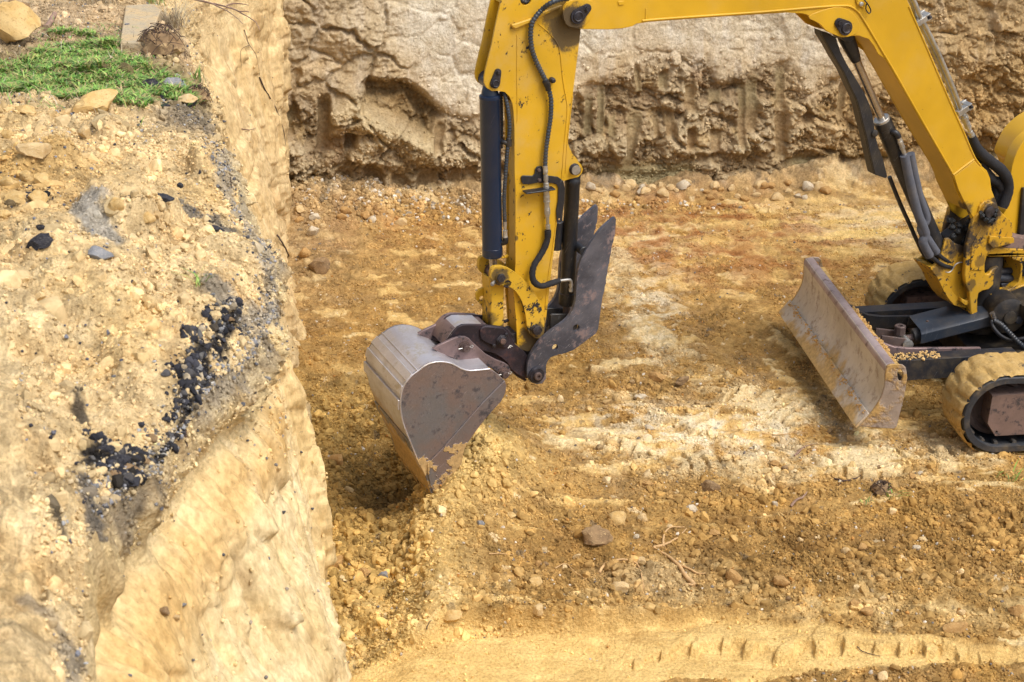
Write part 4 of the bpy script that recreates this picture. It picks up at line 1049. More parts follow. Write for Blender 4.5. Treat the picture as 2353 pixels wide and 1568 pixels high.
# ------------------------------------------------------------------ bucket cylinder
cyl = empty('bucket_cylinder', Vector((0, 0, 0))); cyl.parent = exc
A0 = BF.P(*BF.at(*r1(360, 745), .0), 0); T0 = BF.P(*BF.at(*r1(357, 845), .0), 0); B0 = BF.P(*BF.at(*r2(333, 833), .0), 0); E0 = BF.P(*BF.at(*r2(345, 985), .0), 0)
ax = (B0 - T0).normalized(); L = (B0 - T0).length
v, f = lathe_geo(T0, ax, [(-.002, .030), (0, .046), (.006, .0535), (.02, .054), (.022, .0525), (L - .05, .0525), (L - .049, .0535), (L - .008, .0535), (L, .049), (L + .001, .026)], 36)
mesh_obj('barrel', v, f, M['navy'], cyl)
a = Acc(); a.add(*rod_geo(A0 + ax * -.02, T0 + ax * .004, .030, r2=.044)); a.add(*disc_geo(BF, BF.at(*r1(350, 720), 0), -.046, [(0, .040), (.092, .040)])); a.obj('rod_eye', M['navy'], cyl)
rod('piston_rod', B0 - ax * .01, E0, .0215, M['chrome'], cyl)
rod('rod_end', B0 + ax * .07, E0 + ax * .02, .034, M['rustpin'], cyl)
hose('port_fitting', BF, [(*r1(415, 1270), .0), (*r1(450, 1270), .02), (*r1(480, 1275), .04), (*r1(520, 1285), .05)], M['hose'], cyl, .012, None, 12)
hose('port_fitting', BF, [(*r1(528, 1255), .05), (*r1(526, 1310), .05)], M['hose'], cyl, .0155, None, 12)
hose('spiral_hose', BF, [(*r1(470, 800), .02), (*r1(500, 880), .04), (*r1(520, 980), .05), (*r1(533, 1100), .052), (*r1(532, 1200), .052), (*r1(525, 1260), .05)], M['conduit'], cyl, .0112, .015, 12)
hose('spiral_hose', BF, [(*r1(520, 1300), .05), (*r1(510, 1400), .05), (*r1(498, 1568), .048), (*r2(432, 250), .045), (*r2(424, 400), .043), (*r2(430, 560), .042)], M['conduit'], cyl, .0112, .015, 12)
hose('spiral_hose', BF, [(*r1(455, 830), -.02), (*r1(462, 1000), -.03), (*r1(462, 1200), -.03), (*r1(458, 1330), -.03)], M['conduit'], cyl, .0095, .015, 10)
fitting_chain('hose_fitting', BF, r2(430, 555), r2(433, 690), .042, [(0, .3, .010), (.3, .45, .0085), (.45, .55, .006), (.55, .62, .0125), (.62, .9, .0115), (.9, 1, .013)], M['fitting'], cyl, 10)
hose('hose_elbow', BF, [(*r2(434, 685), .042), (*r2(434, 722), .040), (*r2(410, 728), .03), (*r2(380, 724), .01)], M['hose'], cyl, .0155, None, 12)

# ------------------------------------------------------------------ link arms
lw = .092
lk = cr([r2(330, 930), r2(385, 912), r2(450, 925), r2(530, 975), r2(600, 1040), r2(660, 1115), r2(705, 1200), r2(732, 1300), r2(742, 1400), r2(728, 1455), r2(680, 1480), r2(630, 1450), r2(606, 1390), r2(592, 1290), r2(565, 1190), r2(515, 1110), r2(460, 1072), r2(400, 1062), r2(345, 1050), r2(318, 1005)], 3)
lko = trace(BF, lk, lw)
la = prism('link_arm', BF, lko, SW + .005, lw, M['link'], exc, bev=.004)
prism('link_arm', BF, lko, -lw, -SW - .005, M['link'], exc, bev=.004)
for s_ in (0,):
    a = Acc(); a.add(*disc_geo(BF, BF.at(*r2(395, 1003), lw), lw, [(0, .030), (.010, .030), (.011, .027), (.016, .027)])); a.obj('pin_collar', M['link'], la)
    a = Acc(); a.add(*hexnut_geo(BF, BF.at(*r2(398, 1003), lw + .02), lw + .016, .0245, .018)); a.obj('pin_head', M['pin'], la, bev=.003)
    a = Acc(); a.add(*disc_geo(BF, BF.at(*r2(676, 1415), lw), lw, [(0, .034), (.008, .034), (.009, .03)])); a.obj('pin_collar', M['link'], la)
    a = Acc(); a.add(*hexnut_geo(BF, BF.at(*r2(686, 1415), lw + .02), lw + .009, .0275, .02)); a.obj('pin_head', M['pin'], la, bev=.003)
u_, z_ = BF.at(*r2(338, 1042), lw)
rod('grease_nipple', BF.P(u_ + .015, z_ + .004, lw - .01), BF.P(u_ - .012, z_ - .006, lw + .01), .011, M['fitting'], la, 8)
u_, z_ = BF.at(*r2(395, 1003), 0)
rod('link_pin', BF.P(u_, z_, -lw - .03), BF.P(u_, z_, lw), .024, M['pin'], exc)
u_, z_ = BF.at(*r2(393, 1003), .05)
a = Acc(); a.add(*rod_geo(BF.P(u_, z_, -.088), BF.P(u_, z_, -.03), .040)); a.add(*rod_geo(BF.P(u_, z_, .026), BF.P(u_, z_, .058), .040)); a.add(*rod_geo(BF.P(u_, z_, -.03), BF.P(u_, z_, .026), .036)); a.obj('link_eye', M['rustpin'], exc)
# tipping link between the arms: two cheeks, a plate, and a lifting eye
tlo = trace(BF, [r2(310, 1010), r2(345, 1020), r2(430, 1055), r2(424, 1120), r2(422, 1250), r2(424, 1400), r2(440, 1500), r2(405, 1500), r2(320, 1385), r2(318, 1300), r2(322, 1150), r2(312, 1080)], .045)
tl = prism('tipping_link', BF, tlo, -.055, .045, M['link'], exc, bev=.006)
ch = trace(BF, [r2(258, 960), r2(300, 985), r2(306, 1070), r2(300, 1170), r2(312, 1280), r2(316, 1385), r2(296, 1340), r2(275, 1300), r2(258, 1345), r2(262, 1240), r2(235, 1205), r2(205, 1175), r2(203, 1130), r2(225, 1098), r2(262, 1078), r2(258, 1020)], -.06)
prism('cheek_plate', BF, ch, -.075, -.058, M['link'], tl, [circle(BF.at(*r2(248, 1162), -.06), .0125, 16)], .003)

# ------------------------------------------------------------------ bucket
BWH = .265
bk_px = [r3(480, 492), r3(520, 462), r3(565, 442), r3(620, 433), r3(680, 438), r3(730, 455), r3(775, 480), r3(830, 494), r3(900, 490), r3(975, 482), r3(1010, 500), r3(1045, 530), r3(1075, 560), r3(1090, 595), r3(1080, 650), r3(1055, 700), r3(1000, 760), r3(930, 840), r3(870, 920), r3(815, 1000), r3(790, 1060), r3(780, 1140), r3(740, 1195), r3(680, 1260), r3(630, 1320), r3(612, 1365), r3(592, 1390),
         r3(560, 1340), r3(530, 1240), r3(485, 1150), r3(425, 1000), r3(375, 870), r3(354, 770), r3(355, 680), r3(373, 605), r3(420, 540)]
bk = trace(BF, bk_px, BWH)
bucket = empty('bucket', Vector((0, 0, 0))); bucket.parent = exc
sp = prism('side_plate', BF, bk, BWH - .014, BWH, M['bucket'], bucket, bev=.003)
prism('side_plate', BF, bk, -BWH, -BWH + .014, M['bucket'], bucket, bev=.003)
# rolled shell between the side plates
shell_i = list(range(14)) 
shell_line = [bk[i] for i in (9, 8, 7, 6, 5, 4, 3, 2, 1, 0, 35, 34, 33, 32, 31, 30, 29, 28, 27, 26)]
shell_s = cr(shell_line, 5, False)
web('shell', shell_s, BWH - .015, .014, M['shell'], bucket, side=1)
# edge of the shell stands a little proud of the side plates: weld bead
v, f = tube_geo([BF.P(p[0], p[1], BWH - .001) for p in cr([bk[i] for i in (9, 8, 7, 6, 5, 4, 3, 2, 1, 0, 35, 34, 33, 32, 31, 30, 29)], 4, False)], .0045, 6); mesh_obj('weld_bead', v, f, M['shell'], sp)
# slanted doubler along the mouth
db = trace(BF, [r3(1078, 562), r3(1090, 600), r3(1080, 655), r3(1055, 705), r3(1000, 765), r3(930, 845), r3(870, 925), r3(815, 1005), r3(790, 1065), r3(780, 1140), r3(740, 1195), r3(680, 1260), r3(630, 1320), r3(612, 1365), r3(594, 1388), r3(560, 1290), r3(540, 1200), r3(540, 1145), r3(590, 1090), r3(650, 1030), r3(720, 950), r3(790, 870), r3(860, 790), r3(930, 710), r3(1000, 640), r3(1050, 590)], BWH + .006)
prism('side_cutter', BF, db, BWH + .0005, BWH + .008, M['bucket'], bucket, bev=.003)
# wear strips across the back and the seam bar
def across(name, pt, pt2, th, m, proud=.012):
    a_ = np.array(BF.at(*pt, BWH)); b_ = np.array(BF.at(*pt2, BWH)); t = (b_ - a_) / np.linalg.norm(b_ - a_); nn = np.array([-t[1], t[0]])
    if nn[0] > 0: nn = -nn
    o = [tuple(a_), tuple(b_), tuple(b_ + nn * proud), tuple(a_ + nn * proud)]
    return prism(name, BF, o, -BWH + .004, BWH - .004, m, bucket, bev=.003)
across('weld_strip', r3(478, 494), r3(470, 502), .01, M['shell'], .005)
across('heel_strip', r3(440, 522), r3(395, 572), .01, M['shell'], .006)
across('heel_strip', r3(374, 604), r3(356, 665), .01, M['shell'], .009)
across('wear_strip', r3(354, 700), r3(354, 770), .01, M['shell'], .014)
across('wear_strip', r3(420, 985), r3(450, 1060), .01, M['bucket'], .010)
# lip and teeth
tipA = np.array(bk[26]); d_ = np.array(bk[26]) - np.array(bk[28]); d_ /= np.linalg.norm(d_); nn = np.array([d_[1], -d_[0]])
lip_ = [tuple(tipA - d_ * .16), tuple(tipA + d_ * .01), tuple(tipA - d_ * .02 + np.array([.02, .005])), tuple(tipA - d_ * .16 + np.array([.02, .004]))]
prism('cutting_lip', BF, lip_, -BWH + .016, BWH - .016, M['bucket'], bucket)
for i in range(4):
    wc = -.2 + i * .133
    prism('tooth', BF, [tuple(tipA - d_ * .05 - np.array([.012, 0])), tuple(tipA + d_ * .075), tuple(tipA - d_ * .05 + np.array([.02, 0]))], wc - .025, wc + .025, M['bucket'], bucket)
# ears of the bucket
def ear(w0, w1, m=M['earsteel']):
    e_px = [r7(475, 530), r7(600, 460), r7(760, 385), r7(880, 352), r7(950, 355), r7(1010, 385), r7(1060, 440), r7(1140, 510), r7(1250, 610), r7(1400, 690), r7(1510, 730), r7(1570, 770), r7(1600, 830), r7(1600, 890), r7(1570, 945), r7(1520, 972), r7(1460, 930), r7(1400, 860), r7(1300, 800), r7(1150, 760), r7(1040, 760), r7(900, 720), r7(760, 660), r7(600, 600)]
    return prism('ear_plate', BF, trace(BF, e_px, EW), w0, w1, m, bucket, bev=.003)
EW = .115
ear(EW - .018, EW); ear(-EW, -EW + .018)
# saddle plate under the ears
# pins with split pins
def big_pin(pt, w, r, parent):
    e0 = BF.at(*pt, w + .03)
    o = mesh_obj('pin', *disc_geo(BF, e0, w, [(0, r * 1.65), (.006, r * 1.65), (.0065, r * 1.35), (.020, r * 1.35), (.0205, r), (.04, r), (.042, r * .85), (.042, r * .15), (.037, .001)]), M['rustpin'], parent, ang=30)
    a = Acc(); ring = [BF.P(e0[0] + r * 1.35 + .008 + .009 * math.cos(t), e0[1] + .008 * math.sin(t) + .004, w + .024) for t in np.linspace(0, 2 * math.pi, 14)]
    a.add(*tube_geo(ring, .0022, 6)); a.add(*rod_geo(BF.P(e0[0] - r * 1.35 - .016, e0[1] + .002, w + .024), BF.P(e0[0] + r * 1.35, e0[1] + .002, w + .024), .0025, 6)); a.obj('split_pin', M['fitting'], o)
    return o
big_pin(r7(960, 525), EW, .019, bucket); big_pin(r7(1520, 905), EW, .019, bucket)
rod('cross_pin', BF.P(*BF.at(*r7(950, 535), EW), -EW - .03), BF.P(*BF.at(*r7(950, 535), EW), EW - .01), .020, M['pin'], bucket)
rod('cross_pin', BF.P(*BF.at(*r7(1510, 915), EW), -EW - .03), BF.P(*BF.at(*r7(1510, 915), EW), EW - .01), .020, M['pin'], bucket)

# ------------------------------------------------------------------ quick coupler
coup = empty('coupler', Vector((0, 0, 0))); coup.parent = exc
CWID = .082
c_px = [r7(690, 405), r7(760, 300), r7(830, 220), r7(900, 182), r7(1000, 176), r7(1200, 180), r7(1400, 200), r7(1520, 215), r7(1590, 270), r7(1620, 360), r7(1660, 450), r7(1740, 520), r7(1800, 570), r7(1860, 650), r7(1850, 800), r7(1850, 960), r7(1800, 955), r7(1700, 900), r7(1600, 820), r7(1560, 740), r7(1470, 660), r7(1350, 590), r7(1200, 560), r7(1100, 500), r7(980, 460), r7(850, 440)]
prism('coupler_plate', BF, trace(BF, c_px, CWID), CWID - .016, CWID, M['purple'], coup, bev=.003)
prism('coupler_plate', BF, trace(BF, c_px, CWID), -CWID, -CWID + .016, M['purple'], coup, bev=.003)
low = [r7(1100, 470), r7(1250, 560), r7(1400, 600), r7(1560, 720), r7(1650, 800), r7(1690, 890), r7(1850, 985), r7(1810, 1000), r7(1700, 940), r7(1600, 850), r7(1480, 740), r7(1300, 660), r7(1150, 560)]
prism('hook_plate', BF, trace(BF, low, .06), -.06, .06, M['purple'], coup)
wear = [r7(1165, 240), r7(1215, 205), r7(1330, 205), r7(1500, 225), r7(1560, 290), r7(1600, 400), r7(1590, 470), r7(1520, 520), r7(1380, 490), r7(1260, 450), r7(1180, 400), r7(1160, 320)]
dbl = prism('doubler_plate', BF, trace(BF, wear, CWID + .012), CWID + .0005, CWID + .012, M['purple'], coup, bev=.005)
e0 = BF.at(*r7(1490, 420), CWID + .03)
mesh_obj('pin_head', *disc_geo(BF, e0, CWID + .012, [(0, .034), (.008, .034), (.009, .026), (.016, .026), (.017, .022)], 6), M['pin'], coup, bev=.002)
mesh_obj('pin_bolt', *disc_geo(BF, e0, CWID + .028, [(0, .0165), (.01, .0165), (.012, .014)], 20), M['rustpin'], coup, ang=30)
for p in (r7(1545, 325), r7(1365, 490)): mesh_obj('bolt', *disc_geo(BF, BF.at(*p, CWID + .02), CWID + .012, [(0, .010), (.008, .010), (.010, .007)], 8), M['pin'], coup)
# pressed cover over the coupler
cv = cr([r7(590, 395), r7(552, 350), r7(600, 240), r7(700, 120), r7(780, 75), r7(850, 62), r7(1000, 66), r7(1190, 72)], 5, False)
cvp = trace(BF, cv, -.02)
web('cover_plate', trace(BF, [(p[0] + 12, p[1] + 18) for p in cv], .06), .065, .010, M['earsteel'], coup, side=-1, wfix=(-.115, .062))
cov_t = [r7(700, 400), r7(745, 320), r7(830, 225), r7(900, 188), r7(1000, 182), r7(1200, 186)]
web('cover_plate', trace(BF, cov_t, CWID - .001), 0, .008, M['shell2'] if 'shell2' in M else M['shell'], coup, side=-1, wfix=(-CWID + .001, CWID - .001))
# painted letter F on the plate
lf = Acc()
def uzp(p): return BF.at(*p, CWID + .001)
for q in ([r7(1588, 475), r7(1600, 478), r7(1572, 522), r7(1560, 518)], [r7(1592, 472), r7(1632, 488), r7(1628, 498), r7(1590, 484)], [r7(1578, 494), r7(1606, 504), r7(1603, 512), r7(1576, 502)]):
    lf.add(*prism_geo(BF, [uzp(p) for p in q], CWID + .0005, CWID + .0015))
lf.obj('painted_letter', M['letter'], coup, smooth=False)

# ------------------------------------------------------------------ thumb
TW = .115
inner = cr([r2(660, 1568), r2(700, 1500), r2(790, 1420), r2(900, 1340), r2(955, 1270), r2(985, 1180), r2(992, 1080), r2(1000, 980), r2(1015, 900), r2(1045, 830), r2(1100, 735), r2(1180, 625), r2(1250, 560), r2(1292, 528)], 3, False)
serr = [r2(1303, 545), r2(1300, 600), r2(1295, 660), r2(1280, 690), r2(1288, 712), r2(1272, 735), r2(1262, 765), r2(1272, 790), r2(1258, 820), r2(1248, 850), r2(1256, 880), r2(1240, 905), r2(1232, 935), r2(1240, 965), r2(1224, 990), r2(1218, 1015), r2(1228, 1045), r2(1214, 1070), r2(1216, 1100), r2(1196, 1150), r2(1182, 1230), r2(1176, 1320), r2(1166, 1400), r2(1135, 1440)]
_sx = np.convolve([p[0] for p in [serr[0]] * 2 + serr + [serr[-1]] * 2], np.ones(5) / 5, 'valid'); serr = [(.45 * p[0] + .55 * x_, p[1]) for p, x_ in zip(serr, _sx)]
outer = [r3(1560, 348), r3(1500, 372), r3(1440, 385), r3(1400, 400), r3(1378, 425), r3(1366, 460), r3(1366, 510), r3(1365, 550), r3(1340, 582), r3(1300, 588), r3(1262, 575), r3(1238, 540), r3(1234, 490), r3(1240, 430), r3(1262, 375), r3(1300, 315), r3(1350, 265)]
th_px = inner + serr + outer
thumb = empty('thumb', Vector((0, 0, 0))); thumb.parent = exc
tho = trace(BF, th_px, TW)
hs = [circle(BF.at(*r2(990, 1395), TW), .0195, 20), circle(BF.at(*r3(1430, 331), TW), .0175, 20)]
prism('thumb_plate', BF, tho, TW - .02, TW, M['thumb'], thumb, hs, .004)
hs = [circle(BF.at(*r2(990, 1395), TW), .0195, 20), circle(BF.at(*r3(1430, 331), TW), .0175, 20)]
prism('thumb_plate', BF, tho, -TW, -TW + .02, M['thumb'], thumb, hs, .004)
u_, z_ = BF.at(*r2(1075, 800), TW); rod('cross_tube', BF.P(u_ - .012, z_, -TW + .01), BF.P(u_ - .012, z_, TW - .012), .024, M['black'], thumb)
ct = BF.at(*r2(905, 1290), .0); rod('cross_tube', BF.P(ct[0], ct[1] - .03, -TW + .01), BF.P(ct[0], ct[1] - .03, TW - .012), .024, M['black'], thumb)
bp_ = trace(BF, [r2(790, 1300), r2(810, 1288), r2(940, 1288), r2(950, 1320), r2(880, 1400), r2(800, 1440), r2(785, 1420)], .05)
prism('gusset_plate', BF, bp_, .035, .05, M['black'], thumb, bev=.003); prism('gusset_plate', BF, bp_, -.05, -.035, M['black'], thumb, bev=.003)
e0 = BF.at(*r3(1313, 535), TW + .03)
mesh_obj('pivot_collar', *disc_geo(BF, e0, TW, [(0, .046), (.010, .046), (.012, .042), (.018, .040), (.019, .026)]), M['pin'], thumb, ang=30)
mesh_obj('pivot_bolt', *disc_geo(BF, e0, TW + .019, [(0, .022), (.014, .022), (.016, .019), (.016, .010), (.006, .009), (.006, .001)], 14), M['rustpin'], thumb, ang=25)
# thumb cylinder
tc = empty('thumb_cylinder', Vector((0, 0, 0))); tc.parent = exc
A1 = BF.P(*BF.at(*r2(962, 232), .0), 0); B1 = BF.P(*BF.at(*r2(915, 1212), .0), 0); ax1 = (B1 - A1).normalized(); L = (B1 - A1).length
mesh_obj('barrel', *lathe_geo(A1, ax1, [(-.02, .030), (0, .041), (.02, .042), (.024, .0395), (L - .07, .0395), (L - .068, .044), (L - .006, .044), (L, .04)], 32), M['black'], tc)
a = Acc(); a.add(*rod_geo(BF.P(*BF.at(*r2(985, 165), .0), 0), A1 + ax1 * .01, .032, r2=.038)); a.obj('rod_eye', M['black'], tc)
rod('piston_rod', B1 - ax1 * .01, B1 + ax1 * .07, .019, M['rustpin'], tc)
rod('bracket_tube', BF.P(*BF.at(*r2(850, 560), -.03), -.03), BF.P(*BF.at(*r2(830, 780), -.03), -.03), .030, M['black'], tc)

# ------------------------------------------------------------------ boom
BW2 = .105
under = [r1(1110, 258), r1(1180, 262), r1(1300, 265), q2(330, 207), q2(420, 200), q2(488, 186), q2(515, 168), q2(600, 155), q2(800, 140), q2(1000, 125), q2(1300, 106), q2(1560, 90), q2(1660, 95)]
lug = [q2(1710, 108), q2(1760, 140), q2(1800, 180), q2(1840, 220), q2(1900, 246), q2(1960, 262), r5(470, 228), r5(530, 226), r5(585, 245), r5(620, 290), r5(645, 340), r5(690, 372)]
low_ = [r5(760, 490), r5(850, 650), r5(950, 825), r5(1110, 1090), r5(1140, 1160), r5(1150, 1195), r5(1212, 1330), r5(1240, 1390), r5(1290, 1430), r5(1360, 1440), r5(1405, 1400), r5(1415, 1340), r5(1390, 1270), r5(1358, 1190), r5(1350, 1120), r5(1330, 1072), r5(1300, 1045), r5(1262, 1000), r5(1180, 815), r5(1080, 590), r5(960, 310), r5(830, 0), r5(780, -120), r5(640, -260), r5(300, -330), r1(2000, -300), r1(1450, -150), r1(1150, -40), r1(1060, 10), r1(1015, 80), r1(1008, 150), r1(1035, 215), r1(1070, 245)]
bo = trace(BF, under + lug + low_, BW2)
boom = empty('boom', Vector((0, 0, 0))); boom.parent = exc
prism('side_plate', BF, bo, BW2 - .014, BW2, M['boom'], boom, bev=.003)
prism('side_plate', BF, bo, -BW2, -BW2 + .014, M['boom'], boom, bev=.003)
web('web_plate', trace(BF, [q2(520, 160), q2(800, 134), q2(1000, 119), q2(1300, 100), q2(1600, 84), q2(1850, 70), r5(480, 60), r5(560, 160), r5(640, 300), r5(690, 366)], BW2), BW2 - .0145, .012, M['boom'], boom, side=1)
# the lower plate stands wider towards the far side and closes the box down to the foot
web('web_plate', trace(BF, [r5(470, 50), r5(560, 150), r5(640, 290), r5(700, 385), r5(770, 505), r5(860, 665), r5(960, 838), r5(1115, 1098), r5(1140, 1190), r5(1205, 1322)], BW2), BW2 - .0145, .012, M['boom'], boom, side=1)
web('top_plate', trace(BF, [r5(1325, 1076), r5(1255, 1005), r5(1172, 818), r5(1072, 592), r5(952, 312), r5(822, 5), r5(772, -115), r5(632, -250), r5(300, -320), r1(2000, -290), r1(1480, -140)], BW2), BW2 - .0145, .012, M['boom'], boom, side=1)
seam('flange_edge', BF, [q2(555, 146), q2(700, 133), q2(1000, 112), q2(1400, 84), q2(1800, 50), q2(1950, 42), r5(470, 42), r5(520, 75), r5(570, 150), r5(630, 250), r5(690, 352), r5(760, 470), r5(850, 630), r5(950, 805), r5(1108, 1078)], BW2 + .001, .0065, M['boom'], boom)
seam('weld_seam', BF, [q2(582, 60), q2(580, 100), q2(578, 142)], BW2 + .0005, .004, M['boom'], boom)
seam('weld_seam', BF, [r5(1118, 1098), r5(1180, 1050), r5(1248, 1000)], BW2 + .001, .008, M['boom'], boom)
seam('weld_seam', BF, [r5(838, 40), r5(960, 320), r5(1080, 600), r5(1180, 825), r5(1250, 985), r5(1290, 1040)], BW2 - .001, .006, M['boom'], boom)
dp = trace(BF, [r5(1125, 1108), r5(1250, 1010), r5(1320, 1080), r5(1345, 1130), r5(1350, 1180), r5(1380, 1270), r5(1395, 1330), r5(1350, 1410), r5(1270, 1410), r5(1215, 1322), r5(1150, 1190)], BW2 + .006)
prism('doubler_plate', BF, dp, BW2 + .0005, BW2 + .006, M['boom'], boom, bev=.004)
# lug doubler for the cylinder pin
ld = trace(BF, cr([q2(1715, 118), q2(1850, 62), q2(1960, 55), q2(2040, 110), q2(2075, 190), q2(2040, 240), q2(1960, 262), q2(1900, 244), q2(1840, 216), q2(1790, 165)], 3), BW2 + .008)
prism('lug_plate', BF, ld, BW2 + .0005, BW2 + .008, M['boom'], boom, bev=.003)
pin_keeper(BF, r5(440, 175), r5(398, 143), BW2 + .0085, .040, .026, M['pin'], boom)
# fork tip pin at the stick joint
tipd = trace(BF, cr([r1(1012, 90), r1(1050, 20), r1(1150, 0), r1(1260, 5), r1(1300, 60), r1(1270, 150), r1(1200, 230), r1(1120, 250), r1(1040, 215)], 3), BW2 + .008)
prism('fork_plate', BF, tipd, BW2 + .0005, BW2 + .008, M['boom'], boom, bev=.004)
pin_keeper(BF, r1(1140, 145), r1(1222, 75), BW2 + .0085, .037, .023, M['pin'], boom)
u_, z_ = BF.at(*r1(1140, 145), BW2); rod('fork_pin', BF.P(u_, z_, -BW2 - .02), BF.P(u_, z_, BW2), .03, M['pin'], boom)
# pin with a safety ring near the knee
seam('safety_ring', BF, [r5(575, 25), r5(570, 60), r5(590, 86), r5(602, 70), r5(590, 40), r5(575, 18), r5(560, 0)], BW2 + .02, .0035, M['pin'], boom)
boss('knee_bolt', BF, r5(545, 28), BW2, [(0, .012), (.02, .012), (.022, .008)], M['fitting'], boom)
seam('handle_loop', BF, [r5(520, 8), r5(515, -10)], BW2 + .006, .006, M['boom'], boom)
tab = trace(BF, [r5(510, -30), r5(590, -30), r5(590, 10), r5(555, 52), r5(520, 40), r5(510, 10)], BW2 + .01)
prism('tab_plate', BF, tab, BW2 + .001, BW2 + .009, M['boom'], boom)
# small stop block on the web
blk = trace(BF, [q2(388, 10), q2(430, 8), q2(430, 36), q2(392, 38)], BW2 + .005); prism('stop_block', BF, blk, BW2 + .0005, BW2 + .005, M['boom'], boom)
# pipes along the top of the boom
pipe = empty('boom_pipe', Vector((0, 0, 0))); pipe.parent = exc
PW = .045
seam('steel_pipe', BF, [r5(790, -120), r5(868, 0), r5(905, 90), r5(975, 230), r5(1050, 390), r5(1120, 560), r5(1168, 690)], PW, .0125, M['fitting'], pipe, 14)
seam('steel_pipe', BF, [r5(775, -110), r5(850, 12), r5(885, 105), r5(955, 245), r5(1030, 405), r5(1098, 575), r5(1148, 700)], PW - .03, .010, M['fitting'], pipe, 12)
def clamp(pt, ang):
    u_, z_ = BF.at(*pt, PW); o = []
    c_, s_ = math.cos(ang), math.sin(ang)
    def R_(a_, b_): return (u_ + a_ * c_ - b_ * s_, z_ + a_ * s_ + b_ * c_)
    a = Acc()
    a.add(*prism_geo(BF, [R_(-.045, -.016), R_(.03, -.016), R_(.03, .016), R_(-.045, .016)], PW - .02, PW + .018))
    a.add(*prism_geo(BF, [R_(.03, -.022), R_(.062, -.022), R_(.062, .022), R_(.03, .022)], PW - .045, PW - .039))
    a.add(*prism_geo(BF, [R_(.026, .010), R_(.056, .010), R_(.056, .018), R_(.026, .018)], PW - .06, PW + .02))
    a.add(*prism_geo(BF, [R_(.026, -.018), R_(.056, -.018), R_(.056, -.010), R_(.026, -.010)], PW - .06, PW + .02))
    q = a.obj('pipe_clamp', M['fitting'], pipe, bev=.002)
    v, f = rod_geo(BF.P(*R_(.045, 0), PW - .05), BF.P(*R_(.045, 0), PW + .03), .009, 8); mesh_obj('bolt', v, f, M['pin'], q)
clamp(r5(918, 128), rad(25)); clamp(r5(1180, 690), rad(25))
fitting_chain('hose_fitting', BF, r5(1172, 700), r5(1238, 860), PW, [(0, .12, .014), (.12, .2, .02), (.2, .28, .024), (.28, .45, .018), (.45, .62, .0195), (.62, .78, .012), (.78, .9, .016), (.9, 1, .0185)], M['fitting'], pipe, 10)
hose('hose_sleeve', BF, [(*r5(1236, 855), PW), (*r5(1262, 920), PW), (*r5(1300, 970), PW), (*r5(1360, 1020), PW), (*r5(1425, 1075), PW), (*r5(1460, 1140), PW), (*r5(1458, 1210), PW), (*r5(1425, 1300), PW)], M['sleeve'], pipe, lambda t: .021 + .012 * math.sin(min(t * 3, 1) * 1.57) + wr[int(t * 59)], None, 16)
hose('hose_sleeve', BF, [(*r5(1222, 870), PW - .06), (*r5(1262, 980), PW - .06), (*r5(1310, 1060), PW - .06), (*r5(1360, 1120), PW - .06), (*r5(1385, 1190), PW - .05), (*r5(1380, 1260), PW - .05)], M['sleeve'], pipe, lambda t: .026 + 1.5 * wr[int(t * 59)], None, 14)
hose('hose_sleeve', BF, [(*r5(1290, 1010), PW - .03), (*r5(1340, 1110), PW - .03), (*r5(1400, 1150), PW - .03), (*r5(1425, 1210), PW - .03), (*r5(1400, 1290), PW - .03)], M['sleeve'], pipe, lambda t: .03 + 1.5 * wr[int(t * 59)], None, 14)
# the second hose in the stick top hole and its near run
hose('spiral_hose', BF, [(*r1(600, -60), .01), (*r1(640, 0), .03), (*r1(690, 18), .035), (*r1(740, -20), .03)], M['conduit'], stick, .012, .015, 12)

# ------------------------------------------------------------------ boom cylinder
bc = empty('boom_cylinder', Vector((0, 0, 0))); bc.parent = exc
A2 = BF.P(*BF.at(*r5(432, 200), .0), 0); H2 = BF.P(*BF.at(*r5(672, 750), .0), 0); E2 = BF.P(*BF.at(*r6(700, 880), .0), 0)
ax2 = (E2 - A2).normalized()
H2 = A2 + ax2 * (H2 - A2).dot(ax2)
rod('piston_rod', A2 + ax2 * .1, H2 + ax2 * .02, .0235, M['chrome'], bc)
a = Acc(); a.add(*lathe_geo(A2 - ax2 * .02, ax2, [(0, .04), (.05, .046), (.12, .040), (.20, .030), (.215, .026)], 24)); a.add(*rod_geo(A2 - BF.n * .05, A2 + BF.n * .05, .045)); a.obj('rod_eye', M['black'], bc)
L = (E2 - H2).length
mesh_obj('barrel', *lathe_geo(H2, ax2, [(.004, .040), (.006, .050), (.05, .052), (.052, .050), (L, .050)], 32), M['black'], bc)
mesh_obj('gland_ring', *lathe_geo(H2, ax2, [(-.012, .026), (-.012, .042), (-.008, .047), (.006, .047), (.007, .03)], 32), M['fitting'], bc, ang=30)
gp = [r5(292, 195), r5(330, 205), r5(385, 238), r5(410, 320), r5(450, 400), r5(500, 480), r5(560, 580), r5(592, 650), r5(612, 720), r5(622, 780), r5(632, 860), r5(652, 930), r5(680, 1000), r5(706, 1108), r5(695, 1120), r5(628, 1098), r5(600, 980), r5(575, 860), r5(548, 760), r5(532, 690), r5(515, 630), r5(480, 560), r5(430, 450), r5(380, 370), r5(330, 280), r5(295, 225)]
gd = prism('guard_plate', BF, trace(BF, gp, .03), .018, .030, M['black'], bc, bev=.004)
gpf = [r5(292, 195), r5(332, 210), r5(400, 345), r5(470, 480), r5(540, 600), r5(565, 690), r5(590, 790), r5(618, 900), r5(650, 1010), r5(668, 1112), r5(628, 1098), r5(600, 980), r5(575, 860), r5(548, 760), r5(532, 690), r5(515, 630), r5(480, 560), r5(430, 450), r5(380, 370), r5(330, 280), r5(295, 225)]
prism('guard_flange', BF, trace(BF, gpf, .03), -.045, .017, M['black'], gd, bev=.004)
